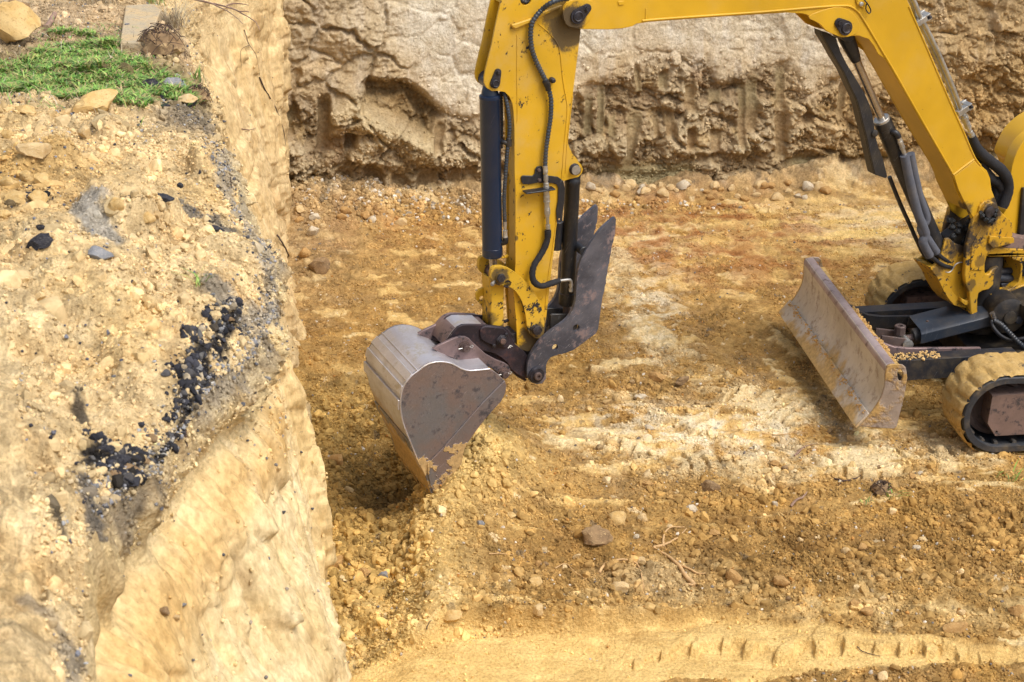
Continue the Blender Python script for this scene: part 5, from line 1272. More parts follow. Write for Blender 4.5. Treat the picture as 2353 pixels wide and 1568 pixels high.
boss('guard_strap', BF, r5(630, 840), .02, [(0, .020), (.02, .020), (.022, .016)], M['black'], bc)
hose('port_fitting', BF, [(*r5(715, 830), .02), (*r5(745, 828), .06), (*r5(765, 840), .07), (*r5(775, 862), .07)], M['hose'], bc, .017, None, 12)
fitting_chain('hose_fitting', BF, r5(775, 862), r5(815, 975), .07, [(0, .2, .0135), (.2, .3, .017), (.3, .52, .015), (.52, .6, .018), (.6, .85, .0125), (.85, 1, .010)], M['fitting'], bc, 8)
hose('foam_sleeve', BF, [(*r5(812, 975), .075), (*r5(835, 1090), .075), (*r5(865, 1220), .075), (*r5(900, 1350), .075), (*r5(945, 1470), .075), (*r6(500, 700), .075), (*r6(570, 845), .07)], M['foam'], bc, .0265, None, 16)
hose('foam_sleeve', BF, [(*r5(848, 965), .065), (*r5(872, 1090), .065), (*r5(905, 1230), .065), (*r5(950, 1370), .065), (*r6(480, 560), .065), (*r6(560, 690), .065), (*r6(640, 810), .06)], M['foam'], bc, .0255, None, 16)
hose('hydraulic_hose', BF, [(*r5(718, 1110), -.03), (*r5(745, 1180), -.03), (*r5(790, 1290), -.03), (*r5(850, 1420), -.03), (*r5(890, 1510), -.03), (*r6(520, 840), -.02), (*r6(640, 930), .0)], M['hose'], bc, .0125, None, 12)
hose('hydraulic_hose', BF, [(*r6(570, 840), .07), (*r6(640, 900), .07), (*r6(720, 950), .07), (*r6(800, 970), .06)], M['hose'], bc, .013, None, 12)
hose('hydraulic_hose', BF, [(*r6(640, 810), .06), (*r6(720, 880), .06), (*r6(800, 920), .05)], M['hose'], bc, .013, None, 12)
hose('wire_clip', BF, [(*r6(735, 1015), .09), (*r6(775, 1020), .09), (*r6(810, 990), .09), (*r6(835, 945), .09), (*r6(870, 920), .09), (*r6(915, 915), .09)], M['fitting'], bc, .0035, None, 6)

# ------------------------------------------------------------------ swing bracket
sb_ = empty('swing_bracket', Vector((0, 0, 0))); sb_.parent = exc
SBW = .125
near_pl = [r6(1085, 400), r6(1095, 330), r6(1140, 280), r6(1200, 265), r6(1260, 290), r6(1290, 350), r6(1330, 395), r6(1440, 510), r6(1440, 650), r6(1458, 665), r6(1455, 705), r6(1300, 745), r6(1225, 765), r6(1175, 830), r6(1150, 930), r6(1148, 1010), r6(1160, 1040), r6(1190, 1040), r6(1235, 985), r6(1300, 960), r6(1260, 1000), r6(1245, 1060), r6(1240, 1150), r6(1190, 1200), r6(1120, 1215), r6(1085, 1240), r6(1072, 1300), r6(1075, 1440), r6(1040, 1470), r6(1000, 1455), r6(995, 1330), r6(985, 1230), r6(950, 1150), r6(938, 1050), r6(950, 900), r6(960, 740), r6(990, 620), r6(1030, 470)]
prism('bracket_cheek', BF, trace(BF, near_pl, SBW), SBW - .03, SBW, M['bracket'], sb_, bev=.006)
prism('bracket_cheek', BF, trace(BF, near_pl, SBW), -SBW, -SBW + .03, M['bracket'], sb_, bev=.006)
# front cylinder pocket: two slanted cheeks and a nose
fl = [r6(560, 940), r6(640, 880), r6(700, 650), r6(740, 640), r6(800, 700), r6(940, 740), r6(950, 1100), r6(985, 1235), r6(1000, 1300), r6(1005, 1450), r6(900, 1372), r6(820, 1350), r6(760, 1280), r6(700, 1180), r6(640, 1060), r6(590, 1000)]
prism('pocket_plate', BF, trace(BF, fl, .03), .045, .065, M['bracket'], sb_, bev=.005)
prism('pocket_plate', BF, trace(BF, fl, .03), -.085, -.065, M['bracket'], sb_, bev=.005)
fl2 = [r6(560, 960), r6(600, 1010), r6(650, 1080), r6(700, 1190), r6(760, 1290), r6(820, 1360), r6(900, 1380), r6(1000, 1455), r6(990, 1400), r6(900, 1320), r6(800, 1220), r6(720, 1080), r6(640, 960)]
prism('front_flange', BF, trace(BF, fl2, .07), -.085, .078, M['bracket'], sb_, bev=.005)
st = trace(BF, [r6(905, 1290), r6(960, 1320), r6(990, 1300), r6(985, 1360), r6(940, 1365), r6(900, 1330)], .11); prism('stop_lug', BF, st, .079, .11, M['bracket'], sb_, bev=.004)
core = [r6(740, 640), r6(850, 560), r6(1000, 470), r6(1080, 420), r6(1080, 700), r6(1090, 1250), r6(1000, 1400), r6(850, 1250), r6(760, 1000), r6(700, 760)]
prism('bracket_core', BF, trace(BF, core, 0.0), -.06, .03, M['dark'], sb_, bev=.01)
rib_ = [r6(1200, 640), r6(1455, 662), r6(1457, 708), r6(1230, 766), r6(1190, 720)]
prism('rib', BF, trace(BF, rib_, SBW + .02), SBW - .001, SBW + .022, M['bracket'], sb_, bev=.004)
rb2 = [r6(1110, 560), r6(1190, 580), r6(1215, 720), r6(1160, 840), r6(1140, 960), r6(1120, 1000), r6(1000, 1000), r6(1010, 740)]
prism('cheek_pad', BF, trace(BF, rb2, SBW + .004), SBW - .001, SBW + .006, M['bracket'], sb_, bev=.003)
e0 = BF.at(*r6(1200, 375), SBW + .02)
mesh_obj('pin_boss', *disc_geo(BF, e0, SBW - .002, [(0, .052), (.022, .052), (.026, .048), (.027, .036)]), M['bracket'], sb_, ang=30)
e1 = BF.at(*r6(1205, 390), SBW + .04)
mesh_obj('boom_pin', *disc_geo(BF, e1, SBW + .02, [(-.3, .03), (.012, .034), (.020, .034), (.023, .026)]), M['pin'], sb_, ang=30)
def lump(center, sx, sy, sz, seed, amp=.35, sub=3, freq=2.2):
    bm = bmesh.new(); bmesh.ops.create_icosphere(bm, subdivisions=sub, radius=1)
    P = np.array([v.co[:] for v in bm.verts]); d = 1 + amp * fbm3(P[:, 0] * freq + seed, P[:, 1] * freq, P[:, 2] * freq, 4, seed, .55)
    d2 = amp * .4 * fbm3(P[:, 0] * freq * .6 + seed, P[:, 1] * freq * .6 + 5, P[:, 2] * freq * .6, 2, seed + 9, .5)
    P = P * (d + d2)[:, None]
    V = [(p[0] * sx, p[1] * sy, p[2] * sz) for p in P]; F = [tuple(v.index for v in f.verts) for f in bm.faces]; bm.free()
    return [Vector(center) + Vector(v) for v in V], F
a = Acc()
for i, (px, py, s_) in enumerate([(1130, 430, .018), (1160, 470, .02), (1210, 490, .022), (1240, 470, .02), (1260, 420, .02), (1275, 380, .015), (1115, 400, .013), (1190, 455, .018), (1225, 515, .013)]):
    a.add(*lump(BF.P(*BF.at(*r6(px, py), SBW + .035), SBW + .028), s_, s_, s_, 40 + i, .5, 2))
a.obj('grease_lumps', M['grease'], sb_)
a = Acc()
for i in range(16):
    px = rr_.uniform(790, 1000); py = rr_.uniform(470, 700); a.add(*lump(BF.P(*BF.at(*r6(px, py), .04), rr_.uniform(.02, .05)), .02, .02, .02, 60 + i, .6, 2))
a.obj('grease_lumps', M['grease'], sb_)

# ------------------------------------------------------------------ upper body: frame, hood and cab base
UB = Frame(BF.P(*BF.at(*r6(1200, 900), .1), 0)[0], BF.P(*BF.at(*r6(1200, 900), .1), 0)[1], rad(24))
ub = empty('upper_body', Vector((0, 0, 0))); ub.parent = exc
fz = lambda pt, w: BF.at(*pt, w)
def slab(name, pts, w0, w1, m, holes=(), bev=.006):
    return prism(name, BF, trace(BF, pts, w1), w0, w1, m, ub, holes, bev)
slab('frame_top', [r6(1250, 768), r6(1345, 765), r6(1600, 778), r6(2300, 800), r6(2300, 880), r6(1600, 862), r6(1440, 860), r6(1345, 858), r6(1235, 858), r6(1165, 852), r6(1190, 800)], -.45, .11, M['bracket'])
slab('frame_column', [r6(1440, 862), r6(1620, 862), r6(1620, 900), r6(1540, 905), r6(1545, 960), r6(1538, 1100), r6(1500, 1170), r6(1430, 1195), r6(1440, 1180), r6(1500, 1130), r6(1518, 1060), r6(1528, 950), r6(1510, 900), r6(1440, 885)], -.05, .11, M['bracket'])
slab('frame_bottom', [r6(1210, 1250), r6(1300, 1240), r6(1430, 1190), r6(1560, 1150), r6(2300, 1170), r6(2300, 1400), r6(1600, 1370), r6(1515, 1370), r6(1510, 1330), r6(1440, 1300), r6(1300, 1310), r6(1225, 1290)], -.40, .11, M['bracket'])
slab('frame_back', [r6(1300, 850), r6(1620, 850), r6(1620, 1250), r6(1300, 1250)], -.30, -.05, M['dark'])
rod('swing_pipe', BF.P(*fz(r6(1270, 1010), .02), .02), BF.P(*fz(r6(1530, 1000), .02), .02), .022, M['blackdirty'], ub)
rod('swing_pipe', BF.P(*fz(r6(1240, 1080), .04), .04), BF.P(*fz(r6(1500, 1090), .04), .04), .026, M['blackdirty'], ub)
slab('swing_block', [r6(1320, 1140), r6(1440, 1130), r6(1440, 1185), r6(1325, 1190)], 0, .06, M['blackdirty'])
# hood: rounded body panel beside the boom foot
def hood_panel(name, px_pts, w0, w1, bev=.03):
    return prism(name, BF, trace(BF, px_pts, w1), w0, w1, M['hood'], ub, bev=bev)
hp = cr([r5(1400, 1000), r5(1378, 960), r5(1378, 930), r5(1400, 870), r5(1440, 800), r5(1500, 740), r5(1562, 700), r5(1650, 665), r5(1800, 640), r5(2600, 640), r5(2600, 1480), r5(1500, 1470), r5(1440, 1320), r5(1430, 1150)], 4)
prism('hood', BF, trace(BF, hp, -.5), -.50, -.06, M['hood'], ub, bev=.035)
hp2 = cr([r5(1500, 1465), r5(1478, 1250), r5(1480, 1100), r5(1500, 1000), r5(1540, 915), r5(1600, 850), r5(1700, 800), r5(1900, 770), r5(2600, 760), r5(2600, 1470)], 4)
hood_panel('side_door', hp2, -.056, .02, .02)
slab('door_seal', [r5(1532, 1475), r5(1540, 1380), r5(1560, 1180), r5(1700, 1180), r5(1700, 1475)], .021, .045, M['dark'])
slab('step_plate', [r6(1440, 640), r6(1560, 660), r6(2300, 690), r6(2300, 800), r6(1600, 778), r6(1350, 765), r6(1430, 720)], -.45, .108, M['frameplate'])
# body behind the picture edge
slab('counterweight', [r6(4300, 0), r6(6200, 60), r6(6400, 600), r6(6200, 1250), r6(4300, 1200)], -.55, .75, M['hood'], bev=.05)
slab('cab', [r6(4300, 0), r6(4400, -2600), r6(6200, -2500), r6(6300, 60)], -.45, .55, M['dark'], bev=.04)

# ------------------------------------------------------------------ undercarriage
TWD = .31
def track(wn, wf):
    """one rubber track between w = wn (near) and w = wf (far), belt wrapped round idler and sprocket"""
    t = empty('track', Vector((0, 0, 0))); t.parent = exc
    R = .255; Lg = 1.45; x0 = .015; zc = R + .012
    def path(rr, n=26):
        o = []
        for i in range(n + 1):
            a = math.pi / 2 + math.pi * i / n; o.append((x0 + rr * math.cos(a), zc + rr * math.sin(a)))
        # bottom run, then sprocket end (slightly smaller)
        for i in range(1, 15): o.append((x0 + Lg * i / 15, zc - rr))
        for i in range(n + 1):
            a = -math.pi / 2 + math.pi * i / n; o.append((x0 + Lg + rr * math.cos(a), zc + rr * math.sin(a)))
        for i in range(1, 15): o.append((x0 + Lg * (1 - i / 15), zc + rr - .012 * math.sin(math.pi * i / 15)))
        return o
    outer_, inner_ = path(R - .02), path(R - .055)
    v = []; f = []; n = len(outer_)
    rows = [(outer_, wn), (outer_, wf), (inner_, wf + .0), (inner_, wn)]
    # lipped near edge: belt cross section with a bead
    sect = [(0, wn, -.004), (0, wn - .012, 0), (0, (wn + wf) / 2, .004), (0, wf + .012, 0), (0, wf, -.004)]
    prof = [(R - .026, wn), (R - .018, wn - .010), (R - .016, wf + .010), (R - .026, wf), (R - .058, wf), (R - .062, wf + .03), (R - .050, wf + .045), (R - .050, wn - .045), (R - .062, wn - .03), (R - .058, wn)]
    m = len(prof)
    base_ = path(1.0)
    def ring(i, rr):
        # offset from centre line
        a = path_dir[i]; return a
    P_out, P_in = path(R), path(R - .1)
    for i in range(n):
        po = np.array(P_out[i]); pi_ = np.array(P_in[i]); d = (po - pi_) / np.linalg.norm(po - pi_)
        for (rr, w) in prof:
            q = po + d * (rr - R); v.append(KF.P(q[0], q[1], w))
    for i in range(n):
        for j in range(m):
            a_ = i * m + j; b_ = i * m + (j + 1) % m; c_ = ((i + 1) % n) * m + (j + 1) % m; d_ = ((i + 1) % n) * m + j
            f.append((a_, b_, c_, d_))
    belt = mesh_obj('rubber_belt', v, f, M['rubber'], t)
    # caked mud skin over the tread: lugs with mud between
    path2 = path(R); LL = [0]
    for a_, b_ in zip(path2, path2[1:] + path2[:1]): LL.append(LL[-1] + math.dist(a_, b_))
    tot = LL[-1]; N = 300; Wn = 26
    S = np.linspace(0, tot, N, endpoint=False)
    px_ = np.interp(S, LL, [p[0] for p in path2] + [path2[0][0]]); pz_ = np.interp(S, LL, [p[1] for p in path2] + [path2[0][1]])
    pin_ = path(R - .1); qx = np.interp(S, LL, [p[0] for p in pin_] + [pin_[0][0]]); qz = np.interp(S, LL, [p[1] for p in pin_] + [pin_[0][1]])
    dx = px_ - qx; dz = pz_ - qz; dl = np.hypot(dx, dz); dx /= dl; dz /= dl
    ws = np.linspace(0, 1, Wn)
    SS, WW = np.meshgrid(S, ws, indexing='ij')
    pitch = tot / 44
    side_ = (WW > .5)
    ph = ((SS / pitch + .5 * side_ + .35 * np.abs(WW - .5)) % 1)
    lugm = sst(.06, .15, ph) * sst(.94, .85, ph)
    mid = sst(.03, .09, np.abs(WW - .5))
    cyc = SS / tot * 2 * math.pi
    nx3, ny3, nz3 = np.cos(cyc) * 1.1, np.sin(cyc) * 1.1, WW * .9
    n_ = fbm3(nx3 * 5, ny3 * 5, nz3 * 5, 4, 71, .6); n2_ = fbm3(nx3 * 1.6 + 3, ny3 * 1.6, nz3 * 1.6, 3, 73)
    fill = sst(-.25, .25, n2_ + .1)
    h = -.014 + lugm * .020 * (1 - .55 * fill) + fill * .010 + .005 * n_ + .004 * n2_
    h = h * 1.0 - .02 * sst(.0, .07, .07 - WW) * 0
    edge = np.minimum(WW, 1 - WW); h = h - .012 * (1 - sst(0, .10, edge))
    wv = wn + (wf - wn) * (WW) + .004 * n_
    X_ = px_[:, None] + dx[:, None] * h; Z_ = np.maximum(pz_[:, None] + dz[:, None] * h, -.004 + .0 * h)
    Pm = np.stack([np.array(KF.o[i] + 0.0) + KF.b[i] * X_ + KF.n[i] * wv for i in range(3)], -1); Pm[..., 2] = Z_
    Pm = np.concatenate((Pm, Pm[:1]), 0) - np.array(ROOT)
    g_ = grid_mesh('mud_caked_tread', Pm, None, M['mud'], False, None, t)
    # inner drive lugs along the belt
    lg = None
    for i in range(40):
        s_ = tot * i / 40
        cx = np.interp(s_, LL, [p[0] for p in path2] + [path2[0][0]]); cz = np.interp(s_, LL, [p[1] for p in path2] + [path2[0][1]])
        ix = np.interp(s_, LL, [p[0] for p in pin_] + [pin_[0][0]]); iz = np.interp(s_, LL, [p[1] for p in pin_] + [pin_[0][1]])
        d = np.array([cx - ix, cz - iz]); d /= np.linalg.norm(d); tn = np.array([-d[1], d[0]])
        c0 = np.array([cx, cz]) - d * .050
        o = [tuple(c0 + tn * .016), tuple(c0 - tn * .016), tuple(c0 - tn * .010 - d * .022), tuple(c0 + tn * .010 - d * .022)]
        if lg is None:
            lg = o; ref = (c0.copy(), d.copy())
            first = prism('drive_lug', KF, o, wn - .075, wn - .035, M['rubber'], t, bev=.0)
            rp = KF.P(c0[0], c0[1], wn - .055)
            for vtx in first.data.vertices: vtx.co = vtx.co - (rp - ROOT)
            first.location = rp - ROOT; a0_ = math.atan2(d[1], d[0])
        else:
            cp = first.copy(); COL.objects.link(cp); rp = KF.P(c0[0], c0[1], wn - .055); cp.location = rp - ROOT
            a1_ = math.atan2(d[1], d[0]); cp.rotation_mode = 'QUATERNION'
            from mathutils import Quaternion
            cp.rotation_quaternion = Quaternion(KF.n, (a1_ - a0_))
    # idler wheel, track frame plate
    wm = (wn + wf) / 2
    mesh_obj('idler_wheel', *lathe_geo(KF.P(x0, zc, wf + .05), KF.n, [(0, .17), (.02, .175), (.06, .17), (.08, .12), (.10, .12), (.12, .165), (abs(wn - wf) - .17, .172), (abs(wn - wf) - .165, .15), (abs(wn - wf) - .19, .13), (abs(wn - wf) - .19, .07), (abs(wn - wf) - .17, .05)], 36), M['idler'], t)
    mesh_obj('sprocket', *lathe_geo(KF.P(x0 + Lg, zc, wf + .05), KF.n, [(0, .165), (abs(wn - wf) - .12, .17), (abs(wn - wf) - .10, .1)], 20), M['dark'], t)
    for i in range(3): mesh_obj('roller', *lathe_geo(KF.P(x0 + .36 + .33 * i, .135, wf + .04), KF.n, [(0, .05), (abs(wn - wf) - .09, .05)], 18), M['frameplate'], t)
    pl = [(x0 - .075, zc - .06), (x0 - .02, zc - .145), (x0 + Lg - .2, zc - .145), (x0 + Lg - .2, zc + .13), (x0 - .065, zc + .11)]
    prism('frame_plate', KF, pl, wf + .04, wn - .035, M['frameplate'], t, [circle((x0 - .015, zc - .118), .006, 8)], .004)
    return t
track(0, -TWD); track(-1.75 + TWD, -1.75)
# centre frame, dozer blade and its arms
uc = empty('undercarriage', Vector((0, 0, 0))); uc.parent = exc
def kslab(name, uz, w0, w1, m, parent=uc, bev=.005): return prism(name, KF, uz, w0, w1, m, parent, bev=bev)
kslab('centre_frame', [(.12, .14), (1.4, .14), (1.4, .36), (.5, .36), (.12, .30)], -1.42, -.33, M['dark'])
mesh_obj('swing_ring', *lathe_geo(KF.P(.75, .5, -.87), (0, 0, 1), [(0, .36), (.06, .38), (.1, .38), (.12, .3)], 40), M['dark'], uc)
mesh_obj('swing_post', *lathe_geo(BF.P(BF.at(*r6(1000, 1300), 0)[0] + .08, .34, 0), (0, 0, 1), [(0, .10), (.5, .10)], 24), M['dark'], uc)
blade = empty('dozer_blade', Vector((0, 0, 0))); blade.parent = exc
WB0, WB1 = -.13, -1.80
end_px = [r4(852, 905), r4(862, 885), r4(890, 876), r4(960, 880), r4(978, 895), r4(988, 960), r4(968, 1080), r4(920, 1270), r4(900, 1280), r4(680, 1266), r4(715, 1228), r4(762, 1180), r4(800, 1125), r4(828, 1070), r4(845, 1010), r4(848, 950)]
ends = trace(KF, end_px, WB0)
front_line = ends[9:] + [ends[0], ends[1]]
slot = cr([KF.at(*r4(x_, y_), WB0) for x_, y_ in [(928, 915), (948, 908), (958, 925), (958, 960), (945, 982), (928, 965)]], 3)
prism('end_plate', KF, ends, WB0 - .016, WB0, M['bladeend'], blade, [slot], .004)
prism('end_plate', KF, ends, WB1, WB1 + .016, M['bladeend'], blade, [list(slot)], .004)
fl_ = cr(front_line, 4, False)
web('mouldboard', fl_, 0, .012, M['blade'], blade, fr=KF, side=-1, wfix=(WB1 + .017, WB0 - .017))
tl_ = [ends[0], ends[1], ends[2], ends[3], ends[4]]
a_ = np.array(ends[1])
top_px = cr([(a_[0] - .012, a_[1] - .035), (a_[0] - .004, a_[1] - .006), (a_[0] + .02, a_[1] + .006), (a_[0] + .05, a_[1] + .002), (a_[0] + .056, a_[1] - .02)], 4, False)
prism('top_rail', KF, top_px + [(a_[0] + .03, a_[1] - .05)], WB1 + .018, WB0 - .018, M['rail'], blade, bev=.004)
c_ = np.array(ends[9]); t_ = np.array(ends[10]) - c_; t_ /= np.linalg.norm(t_)
nn_ = np.array([-t_[1], t_[0]]); nn_ = nn_ if nn_[0] < 0 else -nn_
prism('cutting_edge', KF, [tuple(c_ - t_ * .015), tuple(c_ + t_ * .095), tuple(c_ + t_ * .095 + nn_ * .012), tuple(c_ - t_ * .015 + nn_ * .012)], WB1 + .005, WB0 - .005, M['blade'], blade, bev=.002)
prism('back_plate', KF, [(ends[9][0] + .06, ends[9][1] + .03), (ends[8][0] - .01, ends[8][1] + .03), (ends[5][0] - .03, ends[5][1]), (ends[1][0] + .05, ends[1][1] - .03)] + [(ends[i][0] + .035, ends[i][1] + .005) for i in (15, 14, 13, 12, 11)], WB1 + .02, WB0 - .02, M['dark'], blade, bev=.003)
# arms
zt = .43; zb_ = .30
xb0 = ends[4][0] - .06
for w0, w1 in ((-.53, -.43), (-1.25, -1.15)):
    kslab('blade_arm', [(xb0, zt), (.25, zt + .01), (.25, zb_ + .02), (xb0, zb_)], w0, w1, M['blackdirty'], blade)
    0 and kslab('arm_gusset', [(xb0 - .02, zt + .012), (xb0 + .03, zt + .05), (xb0 - .05, zt + .12), (xb0 - .08, zt + .12)], w0, w1, M['earsteel'], blade)
# curved back braces
for wc in (-.62, -1.10):
    kslab('curved_brace', [(-.58, .515), (-.54, .505), (-.49, .465), (-.43, .44), (-.34, .425), (-.12, .415), (.1, .405), (.1, .36), (-.3, .34), (-.56, .34)], wc - .012, wc + .012, M['earsteel'] if wc > -.9 else M['black'], blade)
# blade cylinder with its folded cover
cw = -.90
ca_ = KF.at(*r4(1010, 640), cw + .10); cb_ = KF.at(*r4(1350, 545), cw + .10)
top_l = trace(KF, [r4(1010, 640), r4(1140, 590), r4(1340, 530), r4(1420, 540), r4(1510, 560)], cw)
def cover():
    # folded sheet: flat top, near slope, near side
    pts_near = [r4(1075, 690), r4(1510, 575)]
    w_near = cw + .085
    (ua, za), (ub_, zb2) = [KF.at(*p, w_near) for p in pts_near]
    top_off = .02
    def sec(u, z): return [(u, z - .060, w_near), (u, z, w_near), (u, z + .022, w_near - .028), (u, z + .024, cw - .15), (u, z - .04, cw - .165)]
    s0 = sec(ua, za); s1 = sec(ub_ + .1, zb2 + .02)
    v = []; f = []
    for (s__, du) in ((s0, 0), (s1, 0)):
        for q in s__: v.append(KF.P(*q))
        for q in s__: v.append(KF.P(q[0], q[1] - .006, q[2] * 1.0 + (0.006 if q[2] < cw else -.006)))
    n = 5
    for j in range(n - 1):
        f.append((j, j + 1, 2 * n + j + 1, 2 * n + j)); f.append((n + j, 3 * n + j, 3 * n + j + 1, n + j + 1)); f.append((j, n + j, n + j + 1, j + 1)); f.append((2 * n + j, 2 * n + j + 1, 3 * n + j + 1, 3 * n + j))
    f.append((0, 2 * n, 3 * n, n)); f.append((n - 1, 2 * n - 1, 4 * n - 1, 3 * n - 1))
    o = mesh_obj('cylinder_cover', v, f, M['cover'], blade, bev=.003)
    u2, z2 = ua + .07, za + .03
    mesh_obj('bolt', *lathe_geo(KF.P(u2, z2, cw - .02), (0, 0, 1), [(0, .012), (.004, .012), (.005, .008), (.014, .008)], 6), M['rustpin'], o)
    return ua, za, ub_, zb2
ua, za, ub2, zb2 = cover()
rod('blade_cylinder', KF.P(ua - .02, za - .05, cw), KF.P(ub2 + .1, zb2 - .04, cw), .05, M['dark'], blade)
rod('piston_rod', KF.P(ua - .12, za - .07, cw), KF.P(ua, za - .05, cw), .022, M['rustpin'], blade)
hg = KF.at(*r4(985, 745), cw + .06)
for s_ in (-1, 1):
    o = [(hg[0] - .16, hg[1] + .06), (hg[0] - .02, hg[1] + .035), (hg[0] + .03, hg[1] + .01), (hg[0] + .035, hg[1] - .02), (hg[0] + .01, hg[1] - .045), (hg[0] - .03, hg[1] - .045), (hg[0] - .10, hg[1] - .03), (hg[0] - .17, hg[1] - .03)]
    kslab('hinge_plate', o, cw + s_ * .055 - .008, cw + s_ * .055 + .008, M['rustpin'], blade, .003)
mesh_obj('hinge_pin', *lathe_geo(KF.P(hg[0], hg[1], cw - .08), KF.n, [(0, .028), (.15, .028), (.152, .032), (.162, .032), (.164, .026)], 24), M['fitting'], blade, ang=30)
mesh_obj('hinge_boss', *lathe_geo(KF.P(hg[0] - .03, hg[1] + .04, cw), (0, 0, 1), [(0, .034), (.05, .034), (.054, .03), (.054, .016), (.04, .016)], 10), M['rustpin'], blade, ang=30)
hose('chrome_ferrule', KF, [(*r4(1518, 552), -.78), (*r4(1524, 568), -.78)], M['chrome'], uc, .015, None, 14)
hose('chrome_ferrule', KF, [(*r4(1526, 574), -.78), (*r4(1532, 590), -.78)], M['chrome'], uc, .015, None, 14)
hose('spiral_hose', KF, [(*r4(1530, 600), -.76), (*r4(1575, 625), -.74), (*r4(1620, 670), -.72), (*r4(1680, 730), -.70), (*r4(1760, 800), -.68)], M['conduit'], uc, .016, .017, 12)
hose('hydraulic_hose', KF, [(*r4(1515, 600), -.78), (*r4(1530, 650), -.75), (*r4(1580, 700), -.73), (*r4(1640, 720), -.72), (*r4(1700, 715), -.70), (*r4(1760, 700), -.7)], M['hose'], uc, .013, None, 12)
motor = KF.at(*r4(1640, 590), -.75)
mesh_obj('motor_hub', *lathe_geo(KF.P(motor[0], motor[1], -.95), KF.n, [(0, .11), (.16, .11), (.17, .09), (.175, .04), (.19, .04), (.192, .03)], 28), M['dark'], uc, ang=30)
for dx_, dz_ in ((-.0, .0), (.055, -.02)):
    mesh_obj('motor_bolt', *lathe_geo(KF.P(motor[0] + dx_, motor[1] + dz_, -.775), KF.n, [(0, .024), (.014, .022), (.016, .015)], 16), M['blackdirty'], uc, ang=30)

# soil lying on the blade arm and behind the rail is scattered further down
kslab('back_shelf', [(a_[0] + .045, a_[1] - .085), (a_[0] + .12, a_[1] - .085), (a_[0] + .12, a_[1] - .058), (a_[0] + .045, a_[1] - .048)], WB1 + .03, WB0 - .03, M['mud'], blade)

# ================================================================== LOOSE THINGS
bpy.context.view_layer.update()
def snap(px, py, objs):
    """first point of the given ground sheets met by a sight line"""
    d = raydir(px, py).normalized(); best = None
    for o in objs:
        ok, loc, nrm, _ = o.ray_cast(Vector((0, 0, CAM_H)), d)
        if ok and (best is None or (loc - cam.location).length < (best[0] - cam.location).length): best = (loc.copy(), nrm.copy())
    return best
FLOOR = [pit_floor]; BANK = [left_bank]; FARW = [far_wall, pit_floor]
def dist_of(p): return (p - cam.location).dot(Vector((0, CP, -SP)))
def rock_mat(name, c1, c2, c3, sc=3.5, bd=.002):
    m, nt, b = mat(name); k = NB(nt)
    n = k.noise(sc, 6, .7); n2 = k.noise(sc * 4, 5, .7)
    c = k.mix(k.ramp(n, .35, .65), L3(c1), L3(c2)); c = k.mix(k.ramp(n2, .50, .72), c, L3(c3)); c = k.mix(k.math('MULTIPLY', k.ramp(n2, .40, .28), .3), c, tuple(x * .7 for x in L3(c1)))
    k.link(c, b.inputs['Base Color']); b.inputs['Roughness'].default_value = .92; b.inputs['Specular IOR Level'].default_value = .2
    k.link(k.bump(n2, bd, 1, k.bump(n, bd * 2, .8)), b.inputs['Normal']); return m
RM = {
 'ochre': rock_mat('ochre clay lump', lin(194, 160, 102), lin(208, 180, 128), lin(160, 126, 76)),
 'tan': rock_mat('tan sandstone', lin(204, 178, 132), lin(186, 154, 104), lin(216, 198, 164)),
 'pale': rock_mat('pale stone', lin(200, 188, 166), lin(186, 170, 144), lin(168, 148, 118)),
 'brown': rock_mat('brown soil clod', lin(180, 142, 90), lin(162, 126, 78), lin(204, 172, 120)),
 'dark': rock_mat('dark earth clod', lin(146, 120, 88), lin(118, 96, 72), lin(188, 160, 116)),
 'grey': rock_mat('grey gravel stone', lin(140, 140, 142), lin(118, 120, 124), lin(176, 170, 160)),
 'asphalt': rock_mat('broken asphalt', lin(44, 44, 50), lin(60, 60, 66), lin(96, 92, 88)),
 'slab': rock_mat('sandy concrete', lin(178, 164, 138), lin(198, 172, 130), lin(150, 144, 134), 9, .006),
}
def rock_mesh(name, seed, material, sub=3, amp=.42, freq=1.7, facet=False):
    v, f = lump((0, 0, 0), .5, .5, .5, seed, amp, sub, freq)
    P = np.array([p[:] for p in v])
    # a few planes chip corners off, which gives broken faces
    r = np.random.default_rng(seed)
    for _ in range(16):
        n = r.normal(size=3); n /= np.linalg.norm(n); h = r.uniform(.27, .44); d = P @ n; over = np.maximum(d - h, 0); P = P - over[:, None] * n * .92
    q = fbm3(P[:, 0] * 7, P[:, 1] * 7, P[:, 2] * 7, 4, seed + 4, .65, 2); P = P * (1 + .20 * q + .10 * fbm3(P[:, 0] * 3, P[:, 1] * 3, P[:, 2] * 3, 3, seed + 6, .6, 2))[:, None]
    me = bpy.data.meshes.new(name); me.from_pydata([tuple(p) for p in P], [], f)
    if not facet: me.polygons.foreach_set('use_smooth', [True] * len(f)); me.set_sharp_from_angle(angle=rad(32))
    me.materials.append(material); return me
mesh_pool = {}
